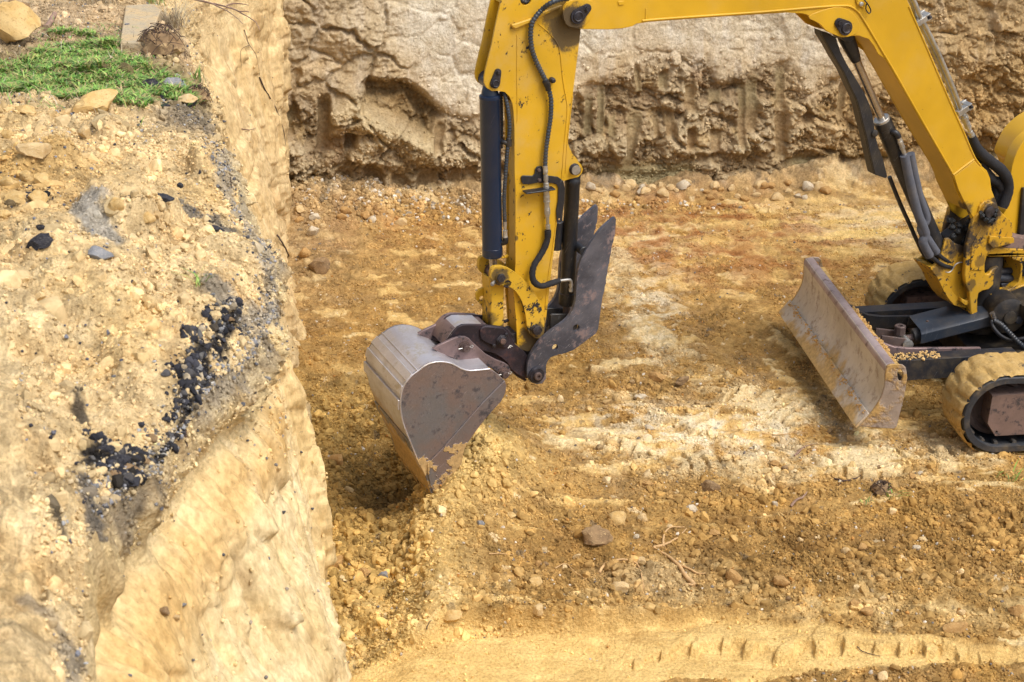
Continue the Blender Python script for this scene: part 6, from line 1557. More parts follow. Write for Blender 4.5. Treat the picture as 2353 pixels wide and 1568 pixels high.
def rock(px, py, wpx, kind, label, cat='rock', name='rock', asp=(1, .8, .6), sink=.18, ground=FLOOR, group=None, seed=None, rot=None, sub=3):
    h = snap(px, py, ground)
    if h is None: return None
    p = h[0]; s_ = wpx / FPX * dist_of(p)
    seed = seed if seed is not None else int(px * 7 + py * 13) % 9973
    if group: key = (kind, seed % 5, name); 
    else: key = (kind, seed, name)
    if key not in mesh_pool: mesh_pool[key] = rock_mesh(name, seed, RM[kind], sub)
    o = bpy.data.objects.new(name, mesh_pool[key]); COL.objects.link(o)
    o.scale = (s_ * asp[0], s_ * asp[1], s_ * asp[2]); o.rotation_euler = rot or (rr_.uniform(-.25, .25), rr_.uniform(-.25, .25), rr_.uniform(-.6, .6))
    o.location = p + Vector((0, s_ * asp[1] * .1, s_ * asp[2] * (.42 - sink)))
    return tag(o, label, cat, group)
def q4(x, y): return (689.3 + x * .3774, 976.6 + y * .3774)
def q5(x, y): return (1436.2 + x * .4139, 919.1 + y * .4139)
def a1(x, y): return (x * .293, y * .293)
def a2(x, y): return (x * .4395, 459.6 + y * .4395)
# --- bank
rock(28, 100, 150, 'ochre', 'big rounded ochre clay boulder at the left edge beside the green weeds', 'boulder', 'boulder', (1, .8, .8), .1, BANK, seed=21)
rock(*a1(735, 900), 125, 'ochre', 'long ochre clay lump with a square end lying just below the grass patch', 'boulder', 'boulder', (1.1, .55, .55), .1, BANK, seed=33, rot=(.0, -.12, .45))
rock(*a1(195, 890), 62, 'ochre', 'small ochre lump left of the long clay lump', 'rock', 'rock', (1, .7, .5), .2, BANK, seed=35)
rock(*a1(280, 1225), 88, 'tan', 'smooth pale tan stone with a rounded top above the cluster of ochre clods', 'rock', 'rock', (1, .7, .55), .2, BANK, seed=37)
rock(*a1(660, 1075), 55, 'tan', 'knobbly tan clod in front of the long clay lump', 'rock', 'rock', (.8, .8, .8), .2, BANK, seed=39)
rock(*a1(1030, 1080), 28, 'tan', 'little tan clod on the bare sand right of the knobbly clod', 'rock', 'rock', (1, .7, .6), .2, BANK)
rock(*a1(60, 1080), 36, 'ochre', 'round ochre clod near the left edge above the smooth pale stone', 'rock', 'rock', (1, .8, .7), .2, BANK)
for i, (x, y, w, l) in enumerate([(20, 430, 50, 'leftmost'), (60, 415, 42, 'upper middle'), (95, 425, 60, 'rightmost and largest'), (35, 470, 60, 'lower left'), (85, 465, 55, 'lower right'), (10, 500, 44, 'lowest')]):
    rock(x, y, w, 'ochre', 'ochre clod, %s of the cluster at the left edge below the pale stone' % l, 'clod', 'clod', (1, .8, .75), .2, BANK, seed=50 + i)
rock(265, 482, 52, 'ochre', 'squarish ochre clod beside dark asphalt crumbs in the middle of the bank', 'clod', 'clod', (1, .8, .9), .2, BANK, seed=60)
rock(340, 508, 44, 'ochre', 'ochre clod right of the squarish one with a shaded right side', 'clod', 'clod', (1, .8, .7), .2, BANK, seed=61)
rock(372, 458, 62, 'asphalt', 'flat black piece of broken asphalt in the middle of the bank', 'asphalt chunk', 'asphalt_chunk', (1, .6, .35), .2, BANK, seed=62)
rock(414, 430, 20, 'asphalt', 'small black asphalt bit above the flat black piece', 'asphalt chunk', 'asphalt_chunk', (1, .8, .8), .2, BANK, seed=63)
rock(495, 530, 58, 'asphalt', 'black asphalt piece lying close to the rim of the bank', 'asphalt chunk', 'asphalt_chunk', (1, .6, .35), .3, BANK, seed=64)
rock(88, 565, 74, 'asphalt', 'dusty black asphalt lump on the left of the bank below the clod cluster', 'asphalt chunk', 'asphalt_chunk', (1, .7, .5), .25, BANK, seed=65)
rock(95, 528, 26, 'asphalt', 'little black knob on top of the dusty asphalt lump', 'asphalt chunk', 'asphalt_chunk', (1, .8, .7), .2, BANK, seed=66)
rock(228, 592, 80, 'grey', 'grey flat gravelly slab piece right of the dusty asphalt lump', 'rock', 'rock', (1, .8, .4), .25, BANK, seed=67)
rock(345, 205, 62, 'asphalt', 'dark layered asphalt chunk at the edge of the grass', 'asphalt chunk', 'asphalt_chunk', (1.1, .7, .55), .15, BANK, seed=68)
rock(398, 205, 70, 'grey', 'grey tilted asphalt slab piece behind the sand topped chunk', 'asphalt chunk', 'asphalt_chunk', (1, .8, .6), .15, BANK, seed=69)
rock(408, 180, 22, 'grey', 'grey pebble perched above the tilted slab piece', 'stone', 'stone', (1, .8, .6), .1, BANK)
ch_ = rock(432, 243, 60, 'asphalt', 'black chunk whose flat top is covered with tan sand, beside the rim', 'asphalt chunk', 'asphalt_chunk', (1, .9, .5), .15, BANK, seed=70)
if ch_:
    top = bpy.data.objects.new('sandy_crust', rock_mesh('sandy_crust', 71, RM['tan'])); COL.objects.link(top); top.parent = ch_; top.scale = (.92, .92, .5); top.location = (0, 0, .32)
rock(378, 246, 26, 'asphalt', 'small black chunk left of the sand topped one', 'asphalt chunk', 'asphalt_chunk', (1, .8, .7), .2, BANK, seed=72)
rock(360, 218, 22, 'ochre', 'small ochre stone between the black chunks at the grass edge', 'stone', 'stone', (1, .8, .7), .2, BANK, seed=73)
rock(95, 143, 24, 'pale', 'pinkish pale stone lying in the green weeds', 'stone', 'stone', (1, .6, .5), .1, BANK, seed=74)
rock(222, 194, 14, 'pale', 'tiny pale pebble at the lower border of the weeds', 'stone', 'stone', (1, .8, .7), .1, BANK, seed=75)
rock(302, 44, 13, 'dark', 'brown pebble on top of the concrete slab', 'stone', 'stone', (1, .8, .8), -.9, BANK, seed=76)
rock(292, 71, 15, 'grey', 'grey pebble on the left of the concrete slab', 'stone', 'stone', (1, .8, .7), -.9, BANK, seed=77)
rock(58, 18, 26, 'dark', 'grey brown stone on the bare soil at the top left', 'stone', 'stone', (1, .8, .8), .2, BANK, seed=78)
rock(28, 12, 30, 'dark', 'dark clod at the top left corner', 'clod', 'clod', (1, .8, .8), .2, BANK, seed=79)
rock(520, 705, 18, 'grey', 'blue grey stone beside the upper end of the black asphalt seam', 'stone', 'stone', (1, .8, .6), .1, BANK)
rock(490, 680, 16, 'grey', 'blue grey chip above the black asphalt seam', 'stone', 'stone', (1, .8, .6), .1, BANK)
rock(262, 868, 14, 'grey', 'lone dark grey pebble on the bare bank left of the asphalt seam', 'stone', 'stone', (1, .8, .6), .1, BANK)
rock(420, 1395, 20, 'grey', 'blue grey pebble on the sandy slope below the rim', 'stone', 'stone', (1, .8, .7), .1, BANK)
rock(378, 1412, 34, 'dark', 'dark crumbly lump on the sandy slope below the rim', 'clod', 'clod', (1, .8, .7), .15, BANK)
rock(404, 1425, 26, 'tan', 'tan stone beside the dark crumbly lump on the slope', 'stone', 'stone', (1, .8, .7), .15, BANK)
rock(300, 1555, 12, 'grey', 'small grey stone at the bottom edge of the slope', 'stone', 'stone', (1, .8, .7), .1, BANK)
# lumps of the old road bed breaking out of the rim
for i, (x, y, w) in enumerate([(240, 1035, 46), (275, 1060, 56), (310, 1040, 44), (300, 1085, 60), (262, 1095, 44), (335, 1065, 40), (350, 1010, 40), (230, 1075, 36), (220, 1120, 30), (380, 965, 36), (405, 925, 34), (430, 890, 30), (455, 845, 30), (475, 800, 34), (505, 760, 36), (525, 735, 30)]):
    rock(x, y, w, 'asphalt' if i in (0, 1, 2, 7, 9, 10, 11, 13) else ('grey' if i in (12, 14, 8) else 'dark'), ('black' if i in (0, 1, 2, 7, 9, 10, 11, 13) else 'grey' if i in (12, 14, 8) else 'brown') + ' crumbling lump in the asphalt seam, ' + ('near its upper end' if x > 420 else 'in its middle' if x > 320 else 'at its lower end'), 'rubble', 'rubble_lump', (1, .8, .6), .35, BANK, 'lumps of the broken asphalt seam', 90 + i)
# --- pit floor
fl_items = [
 (q4(1790, 720), 86, 'dark', 'large dark earth clod right of the heap under the bucket', 'clod', (1, .6, .65)),
 (q4(1935, 600), 58, 'ochre', 'ochre clod just above the large dark clod', 'clod', (1, .8, .75)),
 (q4(2085, 580), 30, 'tan', 'oval tan stone right of the ochre clod', 'stone', (1, .7, .6)),
 (q4(2050, 690), 18, 'pale', 'small pale stone right of the large dark clod', 'stone', (1, .8, .8)),
 (q4(1685, 812), 22, 'tan', 'rounded tan clod below the left end of the large dark clod', 'clod', (1, .8, .8)),
 (q4(1450, 856), 20, 'brown', 'left one of two small round clods lying side by side', 'clod', (1, .8, .8)),
 (q4(1497, 856), 18, 'dark', 'darker right one of two small round clods lying side by side', 'clod', (1, .8, .8)),
 (q4(1290, 562), 26, 'ochre', 'ochre clod at the right foot of the heap under the bucket', 'clod', (1, .8, .7)),
 (q4(1940, 1010), 50, 'tan', 'tan stone below the loop of root, with a rounded top', 'stone', (1, .7, .6)),
 (q4(2080, 842), 30, 'tan', 'tan stone enclosed by the loop of root', 'stone', (1, .7, .6)),
 (q4(1455, 1155), 40, 'tan', 'upright tan stone above the compacted strip', 'stone', (.9, .8, 1.0)),
 (q4(930, 1185), 58, 'ochre', 'half buried ochre stone at the left end of the crumbly berm', 'stone', (1, .8, .75)),
 (q4(710, 500), 24, 'tan', 'flat tan stone in the hollow left of the bucket tip', 'stone', (1, .7, .5)),
 (q4(355, 491), 12, 'pale', 'white pebble in the churned soil between wall and bucket', 'stone', (1, .8, .8)),
 (q4(510, 930), 30, 'grey', 'grey clod in the churned strip beside the wall', 'clod', (1, .8, .7)),
 (q4(395, 920), 42, 'brown', 'flat topped clod in the churned strip beside the wall', 'clod', (1, .8, .6)),
 (q4(240, 860), 42, 'brown', 'dark hollowed clod in the churned strip close to the wall', 'clod', (1, .8, .8)),
 (q4(225, 240), 44, 'brown', 'crumbly clump at the foot of the wall left of the bucket', 'clod', (1, .8, .9)),
 (q4(1100, 610), 24, 'grey', 'greyish clod in the middle of the heap under the bucket', 'clod', (1, .8, .8)),
 (q4(1440, 975), 46, 'ochre', 'crumbly ochre lump in the middle of the loose soil', 'clod', (1, .7, .7)),
 (q5(362, 622), 38, 'pale', 'pale oval stone on the dark loosened patch left of the middle', 'stone', (1, .8, .7)),
 (q5(480, 505), 54, 'dark', 'knobbly dark clod above the pale oval stone', 'clod', (1, .6, .7)),
 (q5(130, 478), 30, 'brown', 'flat brown clod left of the knobbly dark clod', 'clod', (1, .7, .6)),
 (q5(95, 660), 30, 'tan', 'tan rock left of the pale oval stone', 'stone', (1, .7, .6)),
 (q5(65, 768), 18, 'pale', 'small pale stone above the forked root', 'stone', (1, .8, .8)),
 (q5(85, 905), 30, 'tan', 'squarish tan clod left of the forked root', 'clod', (1, .8, .7)),
 (q5(600, 1000), 52, 'brown', 'brown lumpy clod right of the end of the forked root', 'clod', (1, .8, .6)),
 (q5(500, 750), 30, 'brown', 'brown clod right of the upper fork of the root', 'clod', (1, .8, .6)),
 (q5(870, 1030), 50, 'brown', 'rough brown clod in the dark loose patch', 'clod', (1, .8, .7)),
 (q5(905, 1112), 18, 'dark', 'reddish dark stone below the rough brown clod', 'stone', (1, .8, .8)),
 (q5(1280, 1145), 36, 'brown', 'rounded brown stone above the tread printed strip', 'stone', (1, .8, .7)),
 (q5(1345, 1190), 42, 'brown', 'big flat brown clod below the rounded brown stone', 'clod', (1, .7, .6)),
 (q5(1430, 1115), 22, 'tan', 'round tan stone right of the rounded brown stone', 'stone', (1, .8, .8)),
 (q5(1515, 1262), 36, 'ochre', 'smooth ochre stone lying beside the tread printed strip', 'stone', (1, .7, .55)),
 (q5(1655, 1272), 12, 'ochre', 'bright ochre pebble right of the smooth ochre stone', 'stone', (1, .8, .8)),
 (q5(1865, 1190), 26, 'tan', 'oblong tan stone in the lower right of the pit', 'stone', (1, .7, .7)),
 (q5(2108, 1278), 32, 'ochre', 'left one of two ochre stones near the lower right edge', 'stone', (1, .8, .8)),
 (q5(2165, 1308), 36, 'ochre', 'right one of two ochre stones near the lower right edge', 'stone', (1, .7, .6)),
 (q5(2185, 1190), 46, 'brown', 'large rounded clod cut by the right edge above the two ochre stones', 'clod', (1, .8, .8)),
 (q5(1835, 1285), 70, 'brown', 'wide flat clod left of the two ochre stones', 'clod', (1.2, .6, .4)),
 (q5(1575, 965), 30, 'ochre', 'ochre clod right of the dark loose patch', 'clod', (1, .8, .8)),
 (q5(1225, 852), 30, 'tan', 'pale tan stone in the middle of the dark loose patch', 'stone', (1, .8, .8)),
 (q5(1655, 786), 30, 'tan', 'tan stone above the little white one on the right', 'stone', (1, .7, .5)),
 (q5(1618, 832), 22, 'pale', 'little white stone on the right of the dark patch', 'stone', (1, .8, .7)),
 (q5(1410, 478), 28, 'pale', 'white stone beside the ball of matted roots', 'stone', (1, .8, .7)),
 (q5(1640, 415), 16, 'pale', 'white stone in the loose soil in front of the near track', 'stone', (1, .8, .7)),
 (q5(835, 590), 20, 'pale', 'pale stone right of the strip of bark', 'stone', (.8, .8, 1)),
 (q5(1195, 462), 16, 'pale', 'pale stone touching the dark twig', 'stone', (1, .8, .7)),
 (q5(830, 360), 26, 'brown', 'brown clod right of the row of tread teeth in the pale mud', 'clod', (1, .8, .7)),
 (q5(890, 388), 22, 'dark', 'darker clod beside the brown clod at the pale mud', 'clod', (1, .8, .7)),
 (q5(1590, 432), 26, 'brown', 'brown clod in front of the near track', 'clod', (1, .8, .7)),
 (q5(1320, 830), 34, 'brown', 'wide brown clod in the middle right of the loose soil', 'clod', (1, .7, .6)),
 (q5(1410, 380), 16, 'dark', 'dark pebble ahead of the near track', 'stone', (1, .8, .7)),
 ((1473, 920), 36, 'pale', 'white angular lump of marl in the middle of the pit', 'stone', (1, .6, .6)),
 ((1510, 875), 52, 'brown', 'brown earth lump above the white angular lump', 'clod', (1, .6, .6)),
 ((1570, 880), 40, 'dark', 'dark earth lump right of the brown one', 'clod', (1, .6, .6)),
 ((1490, 985), 30, 'pale', 'pale flat lump below the white angular lump', 'stone', (1, .7, .5)),
 ((720, 540), 40, 'pale', 'grey white rock at the foot of the left wall near the corner', 'rock', (1, .8, .9)),
 ((700, 590), 34, 'brown', 'brown clod below the grey white rock by the wall', 'clod', (1, .8, .9)),
 ((735, 625), 62, 'dark', 'crumbling dark mound of clods at the foot of the left wall', 'clod', (1, .8, .8)),
 ((690, 490), 34, 'tan', 'tan clod lying in the corner of the two walls', 'clod', (1, .8, .8)),
]
for (p, w, kd, lb, cat_, asp) in fl_items:
    rock(p[0], p[1], w, kd, lb, cat_, 'clod' if cat_ == 'clod' else 'stone', asp, .2)
# rubble along the foot of the far wall
rb = random.Random(12)
for i in range(64):
    x = 1330 + i * 11.5 + rb.uniform(-9, 9) if i < 50 else 690 + (i - 50) * 28 + rb.uniform(-12, 12)
    yb2 = np.interp(x, [690, 1100, 1400, 1700, 1900], [495, 478, 425, 430, 415]); y = yb2 + rb.uniform(-4, 12) + (rb.random() ** 2) * 50
    w = rb.choice([14, 18, 22, 28, 34, 40]); kd = rb.choice(['tan', 'pale', 'brown', 'tan', 'brown', 'tan'])
    rock(x, y, w, kd, {'tan': 'tan', 'pale': 'pale grey', 'brown': 'brown', 'dark': 'dark'}[kd] + ' lump, ' + ('small' if w < 20 else 'middling' if w < 30 else 'large') + ', at the far wall foot' + (' near the left corner' if x < 860 else ' left of the stick' if x < 1150 else ' right of the stick' if x < 1560 else ' under the boom middle' if x < 1780 else ' left of the boom cylinder'), 'rubble', 'rubble_lump', (1, .8, .75), .3, [pit_floor], 'rubble at the foot of the far wall', sub=2)

# --- concrete slab
def slab_thing():
    zc_ = surf(315, 95, bank_fn, 2.15).z + .045
    c4 = [G(*a1(940, 338), zc_), G(*a1(1215, 318), zc_), G(*a1(1262, 75), zc_), G(*a1(985, 42), zc_)]
    c4 = [c4[0], G(*a1(1150, 335), zc_), c4[1], G(*a1(1240, 230), zc_), G(*a1(1225, 170), zc_), c4[2], G(*a1(1200, 30), zc_), c4[3], G(*a1(960, 200), zc_)]
    org = Vector((c4[0][0], c4[0][1], zc_ - .05)); n = len(c4)
    v = [Vector((p[0], p[1], zc_)) for p in c4] + [Vector((p[0], p[1], zc_ - .062)) for p in c4]
    f = [tuple(range(n)), tuple(range(2 * n - 1, n - 1, -1))] + [(i, (i + 1) % n, n + (i + 1) % n, n + i) for i in range(n)]
    o = mesh_obj('concrete_slab', v, f, RM['slab'], None, bev=.006, origin=org); tag(o, 'broken concrete slab dusted with tan sand lying at the edge of the grass', 'concrete slab')
slab_thing()

# --- roots, twigs and branches
root_pale = plain('pale bark root', L3(lin(196, 160, 112)), .8, 0, .2, 0, 40, .003)
root_dark = plain('dark root', L3(lin(74, 56, 46)), .85, 0, .3, 0, 40, .003)
root_grey = plain('weathered branch', L3(lin(150, 122, 104)), .85, 0, .25, 0, 40, .003)
def root(name, paths, material, label, cat, ground, r0, lift=.004, thin=.35):
    """paths: lists of picture points; the first is the stem, others are side roots (parts)"""
    main = None
    for pi, pts in enumerate(paths):
        P3 = []
        for q in pts:
            h = snap(q[0], q[1], ground) if len(q) == 2 else None
            if len(q) == 3:
                d = raydir(q[0], q[1]); t = q[2]; P3.append(cam.location + d * t)
            elif h: P3.append(h[0] + Vector((0, 0, lift)) + h[1] * lift)
        if len(P3) < 2: continue
        sm = cr([tuple(p) for p in P3], 6, False)
        r = r0 * (1 if pi == 0 else .6)
        v, f = tube_geo([Vector(p) + Vector((rb.uniform(-1, 1), rb.uniform(-1, 1), rb.uniform(-1, 1))) * .0018 for p in sm], lambda t: r * (1 - (1 - thin) * t), 7)
        if main is None:
            main = mesh_obj(name, v, f, material, None, origin=P3[0], ang=70); tag(main, label, cat)
        else:
            o = mesh_obj('side_root', v, f, material, None, origin=P3[0], ang=70); o.location = Vector((0, 0, 0)); o.parent = main; o.location = P3[0] - main.location
    return main
root('root', [[q5(385, 1036), q5(340, 990), q5(300, 930), q5(230, 868), q5(155, 826)], [q5(160, 826), q5(240, 802), q5(300, 765), q5(340, 720)], [q5(210, 822), q5(215, 760), q5(250, 715), q5(330, 715)], [q5(300, 925), q5(360, 945), q5(400, 968), q5(450, 970)], [q5(385, 1036), q5(340, 1030), q5(320, 1040)]], root_pale, 'thick pale forked root lying on the loose soil in the lower middle', 'root', FLOOR, .013)
root('root', [[q4(1822, 912), q4(1860, 855), q4(1950, 826), q4(2040, 850), q4(2075, 905), q4(2092, 1005)]], root_pale, 'thin pale root bent into a loop around a tan stone', 'root', FLOOR, .0075)
root('root', [[q4(1550, 880), q4(1620, 850), q4(1670, 900), q4(1740, 945)]], root_pale, 'very thin root left of the looped root', 'root', FLOOR, .003)
root('root', [[q4(1150, 790), q4(1220, 790), q4(1300, 800)]], root_pale, 'short thin root at the right foot of the heap', 'root', FLOOR, .0035)
root('twig', [[q5(940, 316), q5(975, 285), q5(1000, 264), q5(1045, 257)], [q5(975, 285), q5(945, 290)]], root_grey, 'grey crooked twig on the ground left of the near track', 'twig', FLOOR, .006)
root('twig', [[q5(1160, 445), q5(1220, 455), q5(1290, 436), q5(1310, 425)], [q5(1210, 455), q5(1180, 485)]], root_dark, 'dark twig among the stones in front of the near track', 'twig', FLOOR, .006)
root('twig', [[q5(760, 190), q5(850, 200), q5(950, 185), q5(1015, 190)]], root_pale, 'fine pale rootlet on the whitish mud', 'twig', FLOOR, .0035)
root('bark_strip', [[q5(920, 597), q5(950, 560), q5(985, 545), q5(1010, 520)]], root_grey, 'grey green curled strip of bark on the loose soil', 'bark', FLOOR, .008)
root('twig', [[q5(1285, 1375), q5(1320, 1405), q5(1380, 1420), q5(1425, 1430)]], root_dark, 'thin dark twig lying on the tread printed strip', 'twig', FLOOR, .003)
root('twig', [[q4(770, 1250), q4(780, 1215), q4(800, 1190)]], root_dark, 'tiny dark twig at the left end of the crumbly berm', 'twig', FLOOR, .003)
root('root', [[(596, 178), (606, 205), (620, 226), (636, 258), (650, 300), (655, 336)]], root_dark, 'dark root hanging down the scraped left wall near the corner', 'root', BANK, .0055)
root('root', [[(560, 70), (572, 105), (588, 130), (596, 175)], [(572, 105), (552, 120), (556, 160)]], root_dark, 'fine root hanging below the branch on the left wall', 'root', BANK, .003)
root('root', [[(510, 350), (523, 385), (530, 410), (533, 434)]], root_dark, 'short dark root sticking out below the gravel edge of the bank', 'root', BANK, .005)
root('root', [[(546, 420), (570, 443), (590, 468)]], root_dark, 'dark root running down the wall right of the short one', 'root', BANK, .005)
root('root', [[(636, 540), (650, 565), (662, 590), (664, 620), (652, 650)], [(650, 655), (690, 657)]], root_dark, 'curved dark root leaving the wall at the nose of the bank', 'root', BANK, .006)
root('root', [[(555, 298), (572, 300), (588, 296)]], root_grey, 'tiny reddish root stub on the left wall', 'root', BANK, .004)
root('root', [[(425, 972), (424, 1000), (428, 1030)]], root_dark, 'black straight root in the wall under the asphalt seam', 'root', BANK, .008)
root('root', [[(330, 0), (388, 2)]], root_dark, 'short twig standing at the top of the rim', 'root', BANK, .003)
root('branch', [[(425, -8, 10.35), (470, 4, 10.25), (520, 16, 10.1), (550, 26, 10.0), (572, 27, 9.95)], [(480, 6, 10.22), (520, 24, 10.05), (545, 42, 9.95), (557, 55, 9.9)], [(530, 18, 10.08), (565, 36, 9.95), (588, 52, 9.85), (597, 70, 9.8)], [(520, 14, 10.1), (540, 8, 10.1), (572, 12, 10.0)]], root_grey, 'bare forked branch sticking out over the left wall at the top', 'branch', BANK, .0085)
root('stick', [[a1(360, 250), a1(390, 200), a1(425, 140)]], root_grey, 'grey stick of wood lying above the weeds', 'stick', BANK, .016, .012, .9)
root('twig', [[q2(1350, 1028), q2(1385, 1010), q2(1412, 985)], [q2(1370, 1030), q2(1400, 1000)]], plain('white root', (.6, .55, .48), .8), 'white broken root sticking out of the far wall', 'twig', FARW, .005)

# --- weeds, grass and matted roots
def leaf_mat(name, c1, c2, c3):
    m, nt, b = mat(name); k = NB(nt)
    at = nt.nodes.new('ShaderNodeAttribute'); at.attribute_name = 'soil'
    k.link(at.outputs['Color'], b.inputs['Base Color']); b.inputs['Roughness'].default_value = .55
    b.inputs['Transmission Weight'].default_value = 0; b.inputs['Subsurface Weight'].default_value = 0
    return m
M['leaf'] = leaf_mat('green blades', 0, 0, 0)
GC = [lin(100, 146, 56), lin(124, 168, 70), lin(156, 184, 92), lin(84, 120, 56), lin(160, 152, 84), lin(168, 146, 104)]
DC = [lin(170, 156, 126), lin(146, 128, 98), lin(188, 176, 150), lin(104, 84, 62)]
def blades(name, points, hgt, wid, cols, lean=.5, origin=None, parent=None, wts=None, leafy=False):
    v = []; f = []; c = []
    for p in points:
        n = rb.randint(3, 5) if leafy else 1
        for _ in range(n):
            az = rb.uniform(0, 6.283); h = hgt * rb.uniform(.5, 1.3); w = wid * rb.uniform(.7, 1.3); ln = h * lean * rb.uniform(.4, 1.6)
            d = Vector((math.cos(az), math.sin(az), 0)); s = Vector((-d.y, d.x, 0)) * w
            b0 = Vector(p); m1 = b0 + d * ln * .35 + Vector((0, 0, h * .6)); t = b0 + d * ln + Vector((0, 0, h * (.95 if not leafy else .8)))
            i0 = len(v); v += [b0 - s * .4, b0 + s * .4, m1 + s * .5, m1 - s * .5, t]
            f += [(i0, i0 + 1, i0 + 2, i0 + 3), (i0 + 3, i0 + 2, i0 + 4)]
            col = rb.choices(cols, wts)[0] * rb.uniform(.75, 1.2); c += [col] * 5
    org = Vector(origin) if origin is not None else Vector((0, 0, 0))
    me = bpy.data.meshes.new(name); me.from_pydata([tuple(q - org) for q in v], [], f)
    at = me.color_attributes.new('soil', 'FLOAT_COLOR', 'POINT'); cc = np.ones((len(v), 4), np.float32); cc[:, :3] = np.array(c); at.data.foreach_set('color', cc.ravel())
    me.materials.append(M['leaf']); o = bpy.data.objects.new(name, me); COL.objects.link(o); o.location = org
    return o
poly_g = [(-40, 150), (-40, 215), (60, 222), (150, 240), (250, 250), (330, 262), (365, 240), (330, 215), (345, 200), (440, 200), (452, 170), (440, 150), (395, 152), (335, 140), (330, 118), (280, 118), (262, 80), (200, 70), (120, 72), (95, 110), (60, 135)]
def inpoly(x, y, P):
    r = False; j = len(P) - 1
    for i in range(len(P)):
        if (P[i][1] > y) != (P[j][1] > y) and x < (P[j][0] - P[i][0]) * (y - P[i][1]) / (P[j][1] - P[i][1]) + P[i][0]: r = not r
        j = i
    return r
gx0 = []
zg = 2.25
pw = [G(px, py, zg) for px, py in poly_g]
xs0, xs1 = min(p[0] for p in pw), max(p[0] for p in pw); ys0, ys1 = min(p[1] for p in pw), max(p[1] for p in pw)
cand = np.random.default_rng(5).uniform([xs0, ys0], [xs1, ys1], (12000, 2))
keep = [p for p in cand if inpoly(p[0], p[1], pw)]
keep = np.array(keep); dn = fbm2(keep[:, 0] * 3, keep[:, 1] * 3, 3, 801) + rng.normal(size=len(keep)) * .12
keep = keep[dn > -.3][:6000]; zk = bank_fn(keep[:, 0], keep[:, 1])[0]
gp_ = [(a_, b_, c_ - .004) for a_, b_, c_ in zip(keep[:, 0], keep[:, 1], zk)]
o = blades('weeds', gp_, .040, .007, GC, 1.1, (gp_[0][0], gp_[0][1], 2.1), wts=[5, 6, 5, 3, 4, 4], leafy=True); o['kind'] = 'stuff'; o['label'] = 'low green weeds and grass covering the edge of the bank'; o['category'] = 'weeds'
cand2 = np.random.default_rng(9).uniform([xs0, ys0 - .3], [xs1 - .1, ys1 + .3], (900, 2)); ce = np.interp(cand2[:, 1], rY, rX); cand2 = cand2[cand2[:, 0] < ce - .03]; zk2 = bank_fn(cand2[:, 0], cand2[:, 1])[0]
gp2 = [(a_, b_, c_ - .004) for a_, b_, c_ in zip(cand2[:, 0], cand2[:, 1], zk2)]
o = blades('dry_grass', gp2, .05, .004, GC[:2] + GC[4:] + DC[:3], 1.6, (gp2[0][0], gp2[0][1], 2.1)); o['kind'] = 'stuff'; o['label'] = 'scattered dry and green grass stalks around the weeds'; o['category'] = 'dry grass'
def tuft(px, py, n, h, label, cols=GC, ground=BANK, spread=.03, cat='grass tuft', name='grass_tuft', wid=.005, lean=.6):
    s = snap(px, py, ground)
    if not s: return
    pts = [s[0] + Vector((rb.gauss(0, spread), rb.gauss(0, spread), 0)) for _ in range(n)]
    return tag(blades(name, pts, h, wid, cols, lean, s[0]), label, cat)
tuft(350, 12, 60, .14, 'bright green grass tuft behind the concrete slab', spread=.04)
tuft(452, 190, 26, .075, 'bright green grass tuft on the rim beside the black chunks', spread=.02)
tuft(352, 212, 14, .07, 'few long green blades growing between the black chunks', spread=.02, lean=1.6)
tuft(235, 222, 8, .06, 'small green sprig below the weeds at the long clay lump', spread=.015)
tuft(464, 655, 14, .06, 'lone bright green seedling on the bare bank near its nose', spread=.012, cat='plant', name='seedling', wid=.006, lean=1.3)
tuft(2055, 1142, 14, .05, 'green blades beside the matted root ball on the pit floor', ground=FLOOR, spread=.03, lean=1.4)
tuft(2322, 1098, 16, .05, 'green blades in the loose soil at the right edge', ground=FLOOR, spread=.03, lean=1.4)
tuft(1985, 1150, 10, .04, 'short green blades left of the matted root ball', ground=FLOOR, spread=.025, lean=1.4)
tuft(395, 62, 190, .13, 'dry straw coloured grass tuft hanging over the rim beside the slab', DC, spread=.05, name='dry_grass_tuft', cat='dry grass', wid=.003, lean=1.6)
tuft(222, 8, 110, .10, 'dry grass scraps at the top of the bank left of the slab', DC, spread=.08, name='dry_grass_tuft', cat='dry grass', wid=.003, lean=2.0)
def root_ball(px, py, w, label, ground=BANK):
    s = snap(px, py, ground)
    if not s: return
    r = w / FPX * dist_of(s[0]) * .5
    t = empty('root_ball', s[0], label, 'root ball')
    v, f = lump((0, 0, r * .35), r, r * .8, r * .7, 77, .6, 3, 3); o = mesh_obj('earth_core', v, f, RM['dark'], None, origin=Vector((0, 0, 0))); o.parent = t
    a = Acc()
    for i in range(70):
        az = rb.uniform(0, 6.283); el = rb.uniform(-.2, 1.4); d = Vector((math.cos(az) * math.cos(el), math.sin(az) * math.cos(el), math.sin(el)))
        p0 = Vector((0, 0, r * .35)) + d * r * .6; tn = d.orthogonal().normalized(); tn.rotate(Matrix.Rotation(rb.uniform(0, 6.28), 3, d))
        p1 = p0 + d * r * .4 + tn * r * .3; p2 = p1 + tn * r * .5 - Vector((0, 0, r * rb.uniform(0, .5)))
        a.add(*tube_geo(cr([tuple(p0), tuple(p1), tuple(p2)], 3, False), .0018, 4))
    o = a.obj('rootlets', root_dark, None, origin=Vector((0, 0, 0))); o.parent = t
root_ball(372, 122, 95, 'dark ball of earth and matted roots in front of the concrete slab')
root_ball(452, 232, 55, 'matted dark roots hanging from the rim beside the sand topped chunk')
root_ball(2025, 1132, 42, 'small matted root ball on the loose soil in front of the near track', FLOOR)

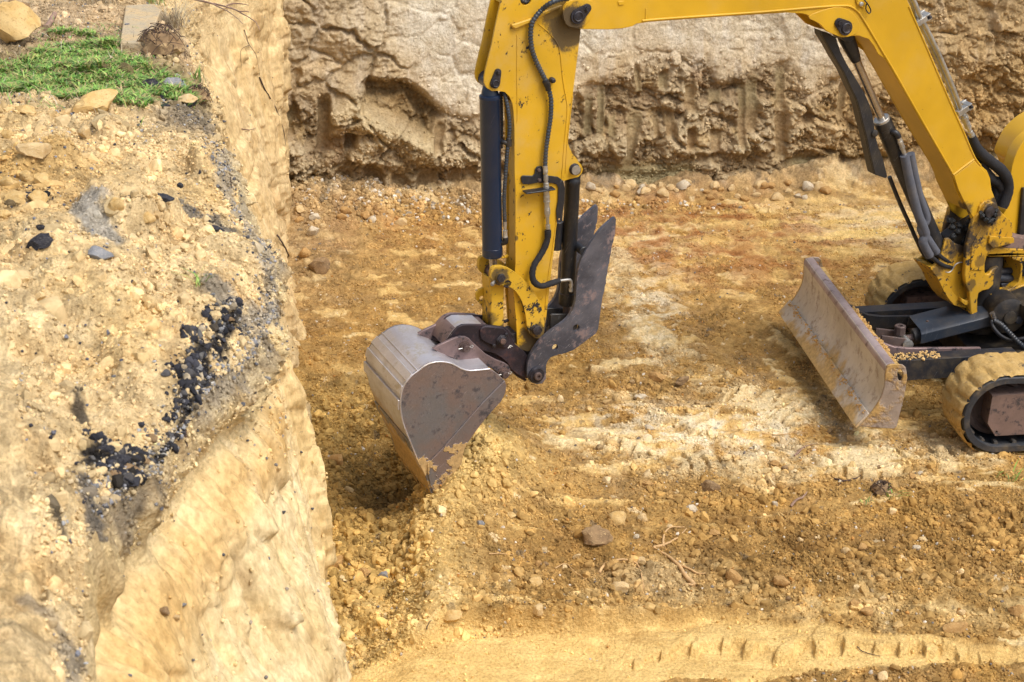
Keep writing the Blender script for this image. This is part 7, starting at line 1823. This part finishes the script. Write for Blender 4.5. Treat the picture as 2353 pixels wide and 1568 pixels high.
# --- loose crumbs and gravel: far too many to count
def inst_mat(name):
    m, nt, b = mat(name); k = NB(nt)
    at = nt.nodes.new('ShaderNodeAttribute'); at.attribute_type = 'INSTANCER'; at.attribute_name = 'soil'
    n = k.noise(2.5, 5, .7)
    c = k.mix(.8, at.outputs['Color'], k.mix(k.ramp(n, .3, .7), (.72, .70, .66), (1.22, 1.23, 1.25)), 'MULTIPLY')
    k.link(c, b.inputs['Base Color']); b.inputs['Roughness'].default_value = .95; b.inputs['Specular IOR Level'].default_value = .15
    return m
crumb_mat = inst_mat('loose crumbs')
clod_col = bpy.data.collections.new('clod shapes')
for i in range(8):
    me = rock_mesh('clod_shape', 700 + i, crumb_mat, 2, .45, 1.9)
    me.set_sharp_from_angle(angle=rad(25))
    clod_col.objects.link(bpy.data.objects.new('clod_shape', me))
gnt = bpy.data.node_groups.new('scatter', 'GeometryNodeTree')
gnt.interface.new_socket('Geometry', in_out='INPUT', socket_type='NodeSocketGeometry'); gnt.interface.new_socket('Geometry', in_out='OUTPUT', socket_type='NodeSocketGeometry')
gi = gnt.nodes.new('NodeGroupInput'); go = gnt.nodes.new('NodeGroupOutput')
ip = gnt.nodes.new('GeometryNodeInstanceOnPoints'); ci = gnt.nodes.new('GeometryNodeCollectionInfo')
ci.inputs['Collection'].default_value = clod_col; ci.inputs['Separate Children'].default_value = True; ci.inputs['Reset Children'].default_value = True
def named(nm, dt):
    n = gnt.nodes.new('GeometryNodeInputNamedAttribute'); n.data_type = dt; n.inputs['Name'].default_value = nm; return n.outputs['Attribute']
e2r = gnt.nodes.new('FunctionNodeEulerToRotation')
gnt.links.new(gi.outputs[0], ip.inputs['Points']); gnt.links.new(ci.outputs[0], ip.inputs['Instance']); ip.inputs['Pick Instance'].default_value = True
gnt.links.new(named('rt', 'FLOAT_VECTOR'), e2r.inputs[0]); gnt.links.new(e2r.outputs[0], ip.inputs['Rotation']); gnt.links.new(named('sc', 'FLOAT_VECTOR'), ip.inputs['Scale'])
gnt.links.new(ip.outputs[0], go.inputs[0])
def crumbs(name, P, Cc, prob, n, smin, smax, label, cat, seed=1, tint=None, powr=2.6, vary=.13, lift=.12):
    r = np.random.default_rng(seed)
    P_ = P.reshape(-1, 3); C_ = Cc.reshape(-1, 3); w = prob.reshape(-1).astype(float); w = w / w.sum()
    idx = r.choice(len(P_), n, p=w)
    s = smin + (smax - smin) * r.random(n) ** powr
    ctr = P_[idx] + r.normal(size=(n, 3)) * [.005, .005, 0]; ctr[:, 2] += s * lift
    base = C_[idx] * (1.07 + r.normal(size=(n, 1)) * vary)
    if tint is not None:
        k_ = r.random(n) < tint[0]; pal = np.array(tint[1]); base[k_] = pal[r.integers(0, len(pal), k_.sum())] * (1 + r.normal(size=(k_.sum(), 1)) * .12)
    me = bpy.data.meshes.new(name); me.vertices.add(n); me.vertices.foreach_set('co', ctr.reshape(-1).astype(np.float32))
    at = me.attributes.new('sc', 'FLOAT_VECTOR', 'POINT'); at.data.foreach_set('vector', (2 * s[:, None] * r.uniform(.6, 1.15, (n, 3)) * [1, 1, .8]).reshape(-1).astype(np.float32))
    at = me.attributes.new('rt', 'FLOAT_VECTOR', 'POINT'); at.data.foreach_set('vector', r.uniform(0, 6.283, (n, 3)).reshape(-1).astype(np.float32))
    cc = np.ones((n, 4), np.float32); cc[:, :3] = np.clip(base, .01, .85)
    at = me.attributes.new('soil', 'FLOAT_COLOR', 'POINT'); at.data.foreach_set('color', cc.ravel())
    o = bpy.data.objects.new(name, me); COL.objects.link(o); md = o.modifiers.new('scatter', 'NODES'); md.node_group = gnt
    o['kind'] = 'stuff'; o['label'] = label; o['category'] = cat
    return o
floorP = np.stack((X, Y, Z), -1)
inview = (X / Y < .36) & (X > np.interp(Y, bY, bX) + .02) & (Y > 5.85) & (Y < 12.7)
jac = (XR - XL) * Y                               # cell area grows with distance
dSm, _, sSm = seg_dist(X, Y, SMOOTH1); wSm = np.interp(X, XWS, WWS)
instrip = sst(.02, -.04, dSm - wSm + .05 * fbm2(X * 5, Y * 5, 3, 903))
xbz = np.interp(Y, [p[1] for p in LEFTZONE[::-1]], [p[0] for p in LEFTZONE[::-1]]); leftz = sst(.1, -.1, X - xbz) * sst(9.9, 9.0, Y)
pn_ = fbm2(X * 2.6 + Y * .5, Y * 4.6, 5, 131, .58)
brn = np.maximum.reduce([blob(X, Y, 1900, 1310, .8, .45), blob(X, Y, 1650, 1130, .5, .3), blob(X, Y, 2250, 1250, .7, .6), blob(X, Y, 1300, 1330, .7, .5), blob(X, Y, 1500, 900, .7, .25), blob(X, Y, 1150, 1150, .35, .4)])
dens = np.clip(.03 + .9 * sst(.07, -.10, pn_) + .6 * brn + 1.0 * leftz, 0, 2) * np.where(instrip > .3, .07, 1) * inview
crumbs('soil_crumbs', floorP, C_floor, dens * jac / Y ** .8, 125000, .0025, .014, 'loose brown and ochre soil crumbs strewn over the pit floor', 'soil crumbs', 3, (.03, [lin(205, 196, 180), lin(186, 176, 160), lin(120, 112, 104), lin(176, 128, 70)]), 2.4)
bigd = (np.clip(brn - .2, 0, 1) * .8 + 1.4 * leftz + .10) * np.where(instrip > .3, .0, 1) * inview * sst(10.5, 8, Y) * np.clip(.4 + 1.6 * fbm2(X * 2.5, Y * 2.5, 3, 907), .05, 2)
crumbs('earth_clods', floorP, C_floor, bigd * jac, 5200, .012, .042, 'broken clods of earth churned up over the near part of the pit floor', 'clods', 4, None, 2.8, .10, .05)
_, bw_ = far_coords(X, Y)
crumbs('rubble_fines', floorP, C_floor, (np.exp(-((bw_ - .12) / .24) ** 2) * inview) * jac, 9000, .004, .032, 'small rubble spilled along the foot of the far wall', 'rubble', 5, (.12, [lin(206, 196, 180), lin(160, 148, 130)]), 2.6)
bw2 = (Xb > -.325 * Yb) * (Yb > 2.9) * (Yb < 10.8) * np.clip(.55 + fbm2(Xb * 3, Yb * 3, 4, 905) * 1.3, .08, 1.5)
crumbs('bank_crumbs', Pb, Cb, bw2 * (eb - XLb[:, None]) * Yb, 60000, .002, .011, 'loose sandy crumbs and grit lying on top of the bank', 'soil crumbs', 6, (.05, [lin(120, 122, 130), lin(96, 96, 104), lin(170, 170, 170), lin(60, 60, 66)]), 2.2)
crumbs('bank_clods', Pb, Cb, bw2 * np.clip(fbm2(Xb * 2, Yb * 2, 3, 909) + .1, .02, 1) * (eb - XLb[:, None]) * Yb, 1500, .010, .038, 'sandy clods lying about on top of the bank', 'clods', 8, None, 2.6, .08, .05)
dg, _, _ = seg_dist(Xb, Yb, [G(px, py, 2.23) for px, py in [(440, 215), (490, 290), (510, 380), (570, 490), (625, 590), (620, 680), (540, 790), (440, 890), (370, 960), (290, 1030), (225, 1080)]])
crumbs('road_gravel', Pb, Cb, np.exp(-(dg / .05) ** 2), 5000, .003, .012, 'grey gravel of the old road bed spilling along the rim of the bank', 'gravel', 7, (.6, [lin(138, 138, 142), lin(116, 114, 114), lin(160, 156, 148), lin(74, 74, 78), lin(190, 172, 138)]), 2.0)

# crumbly earth clinging to the far wall and to the left wall
zbf = np.interp(FWA, pa_a, pa_z)
wq = sst(.12, -.1, FWZ - zbf) * sst(-.3, .3, fbm2(FWA * 3, FWZ * 4, 4, 951)) + .5 * sst(4.7, 5.4, FWA) * sst(-.1, .3, fbm2(FWA * 3, FWZ * 4, 4, 953)) + .015
wq = wq * (name_is_main[1] < .2) * (FWZ > 0) * (FWZ < 1.9) * (FWA > -.2)
crumbs('wall_crumbs', FWP, FWC, wq, 15000, .003, .022, 'crumbly earth clinging to the broken lower part of the far wall', 'soil crumbs', 11, None, 2.8, .09, -.1)
vis = ((Yw > 4.2) & (Zw > .02))
wl = vis * (band_w * .9 + .035 + .10 * sst(.1, .4, n2_w + n3_w) + .5 * sst(.18, .02, Zw) + .5 * np.exp(-((Yw - 5.6) / .5) ** 2) * sst(.55, .3, depth_w))
crumbs('face_crumbs', Pw, C_face, wl * (np.maximum(zr_w - Zw[:, -1:], .1)) * Yw ** 0, 13000, .002, .012, 'grit and small lumps stuck in the cut face of the left bank', 'soil crumbs', 12, (.10, [lin(120, 118, 116), lin(90, 90, 94), lin(160, 150, 136)]), 2.4, .10, .0)
# soil on the dozer blade
def kgrid(n, f): return np.array([tuple(f()) for _ in range(n)])
ochre_c = lin(194, 162, 110)
pA = kgrid(420, lambda: KF.P(xb0 - .03 + rr_.random() ** 1.8 * .42, zt + .004, rr_.uniform(-.525, -.435)))
crumbs('soil_crumbs', pA, np.broadcast_to(ochre_c, pA.shape).copy(), np.ones(len(pA)), 420, .003, .014, 'ochre soil crumbs lying on the near black arm of the dozer blade', 'soil crumbs', 13, None, 1.8, .08, .3)
pB = kgrid(900, lambda: KF.P(a_[0] + .055 + rr_.uniform(0, .06), a_[1] - .055, WB0 - .05 - rr_.random() ** 1.1 * 1.35))
crumbs('soil_crumbs', pB, np.broadcast_to(lin(182, 146, 92), pB.shape).copy(), np.ones(len(pB)), 900, .002, .015, 'ochre soil piled behind the top rail of the dozer blade', 'soil crumbs', 14, None, 2.0, .08, .2)
# damp soil caught along the seam of the blade and on the bucket's lower edge
cE = np.array(ends[10]) * .55 + np.array(ends[11]) * .45
pC = kgrid(900, lambda: KF.P(cE[0] - .004 + rr_.gauss(0, .006), cE[1] + rr_.gauss(.0, .018), WB0 - .03 - rr_.random() * 1.6))
crumbs('soil_crumbs', pC, np.broadcast_to(lin(184, 146, 90), pC.shape).copy(), np.ones(len(pC)), 900, .003, .010, 'ochre soil stuck along the lower seam of the dozer blade', 'soil crumbs', 15, None, 2.0, .08, .0)

# broken asphalt fragments lying in the dark seams, and big half buried clods
das = np.minimum.reduce([seg_dist(Xb, Yb, [G(px, py, 2.23) for px, py in pl])[0] for pl in ([(540, 690), (500, 735), (470, 780), (430, 850), (400, 900), (350, 950), (290, 985), (230, 1010), (195, 1030)], [(215, 1000), (270, 1020), (310, 1040), (330, 1075)], [(50, 570), (120, 550)], [(330, 185), (400, 215)])])
ak = lin(50, 50, 55)
crumbs('asphalt_fragments', Pb, np.broadcast_to(ak, Cb.shape), np.exp(-(das / .034) ** 2) * np.clip(.4 + 2 * fbm2(Xb * 6, Yb * 6, 3, 961), .02, 2), 2600, .003, .026, 'broken black asphalt fragments in the seam of the old road along the rim', 'asphalt fragments', 21, (.40, [lin(96, 94, 92), lin(160, 146, 122), lin(78, 76, 76), lin(196, 174, 134)]), 4.2, .3, -.15)
crumbs('bank_clods', Pb, Cb, bw2 * sst(.12, .3, eb - Xb) * Yb, 170, .030, .085, 'large sandy clods half buried in the bank', 'clods', 22, None, 2.2, .06, -.25)
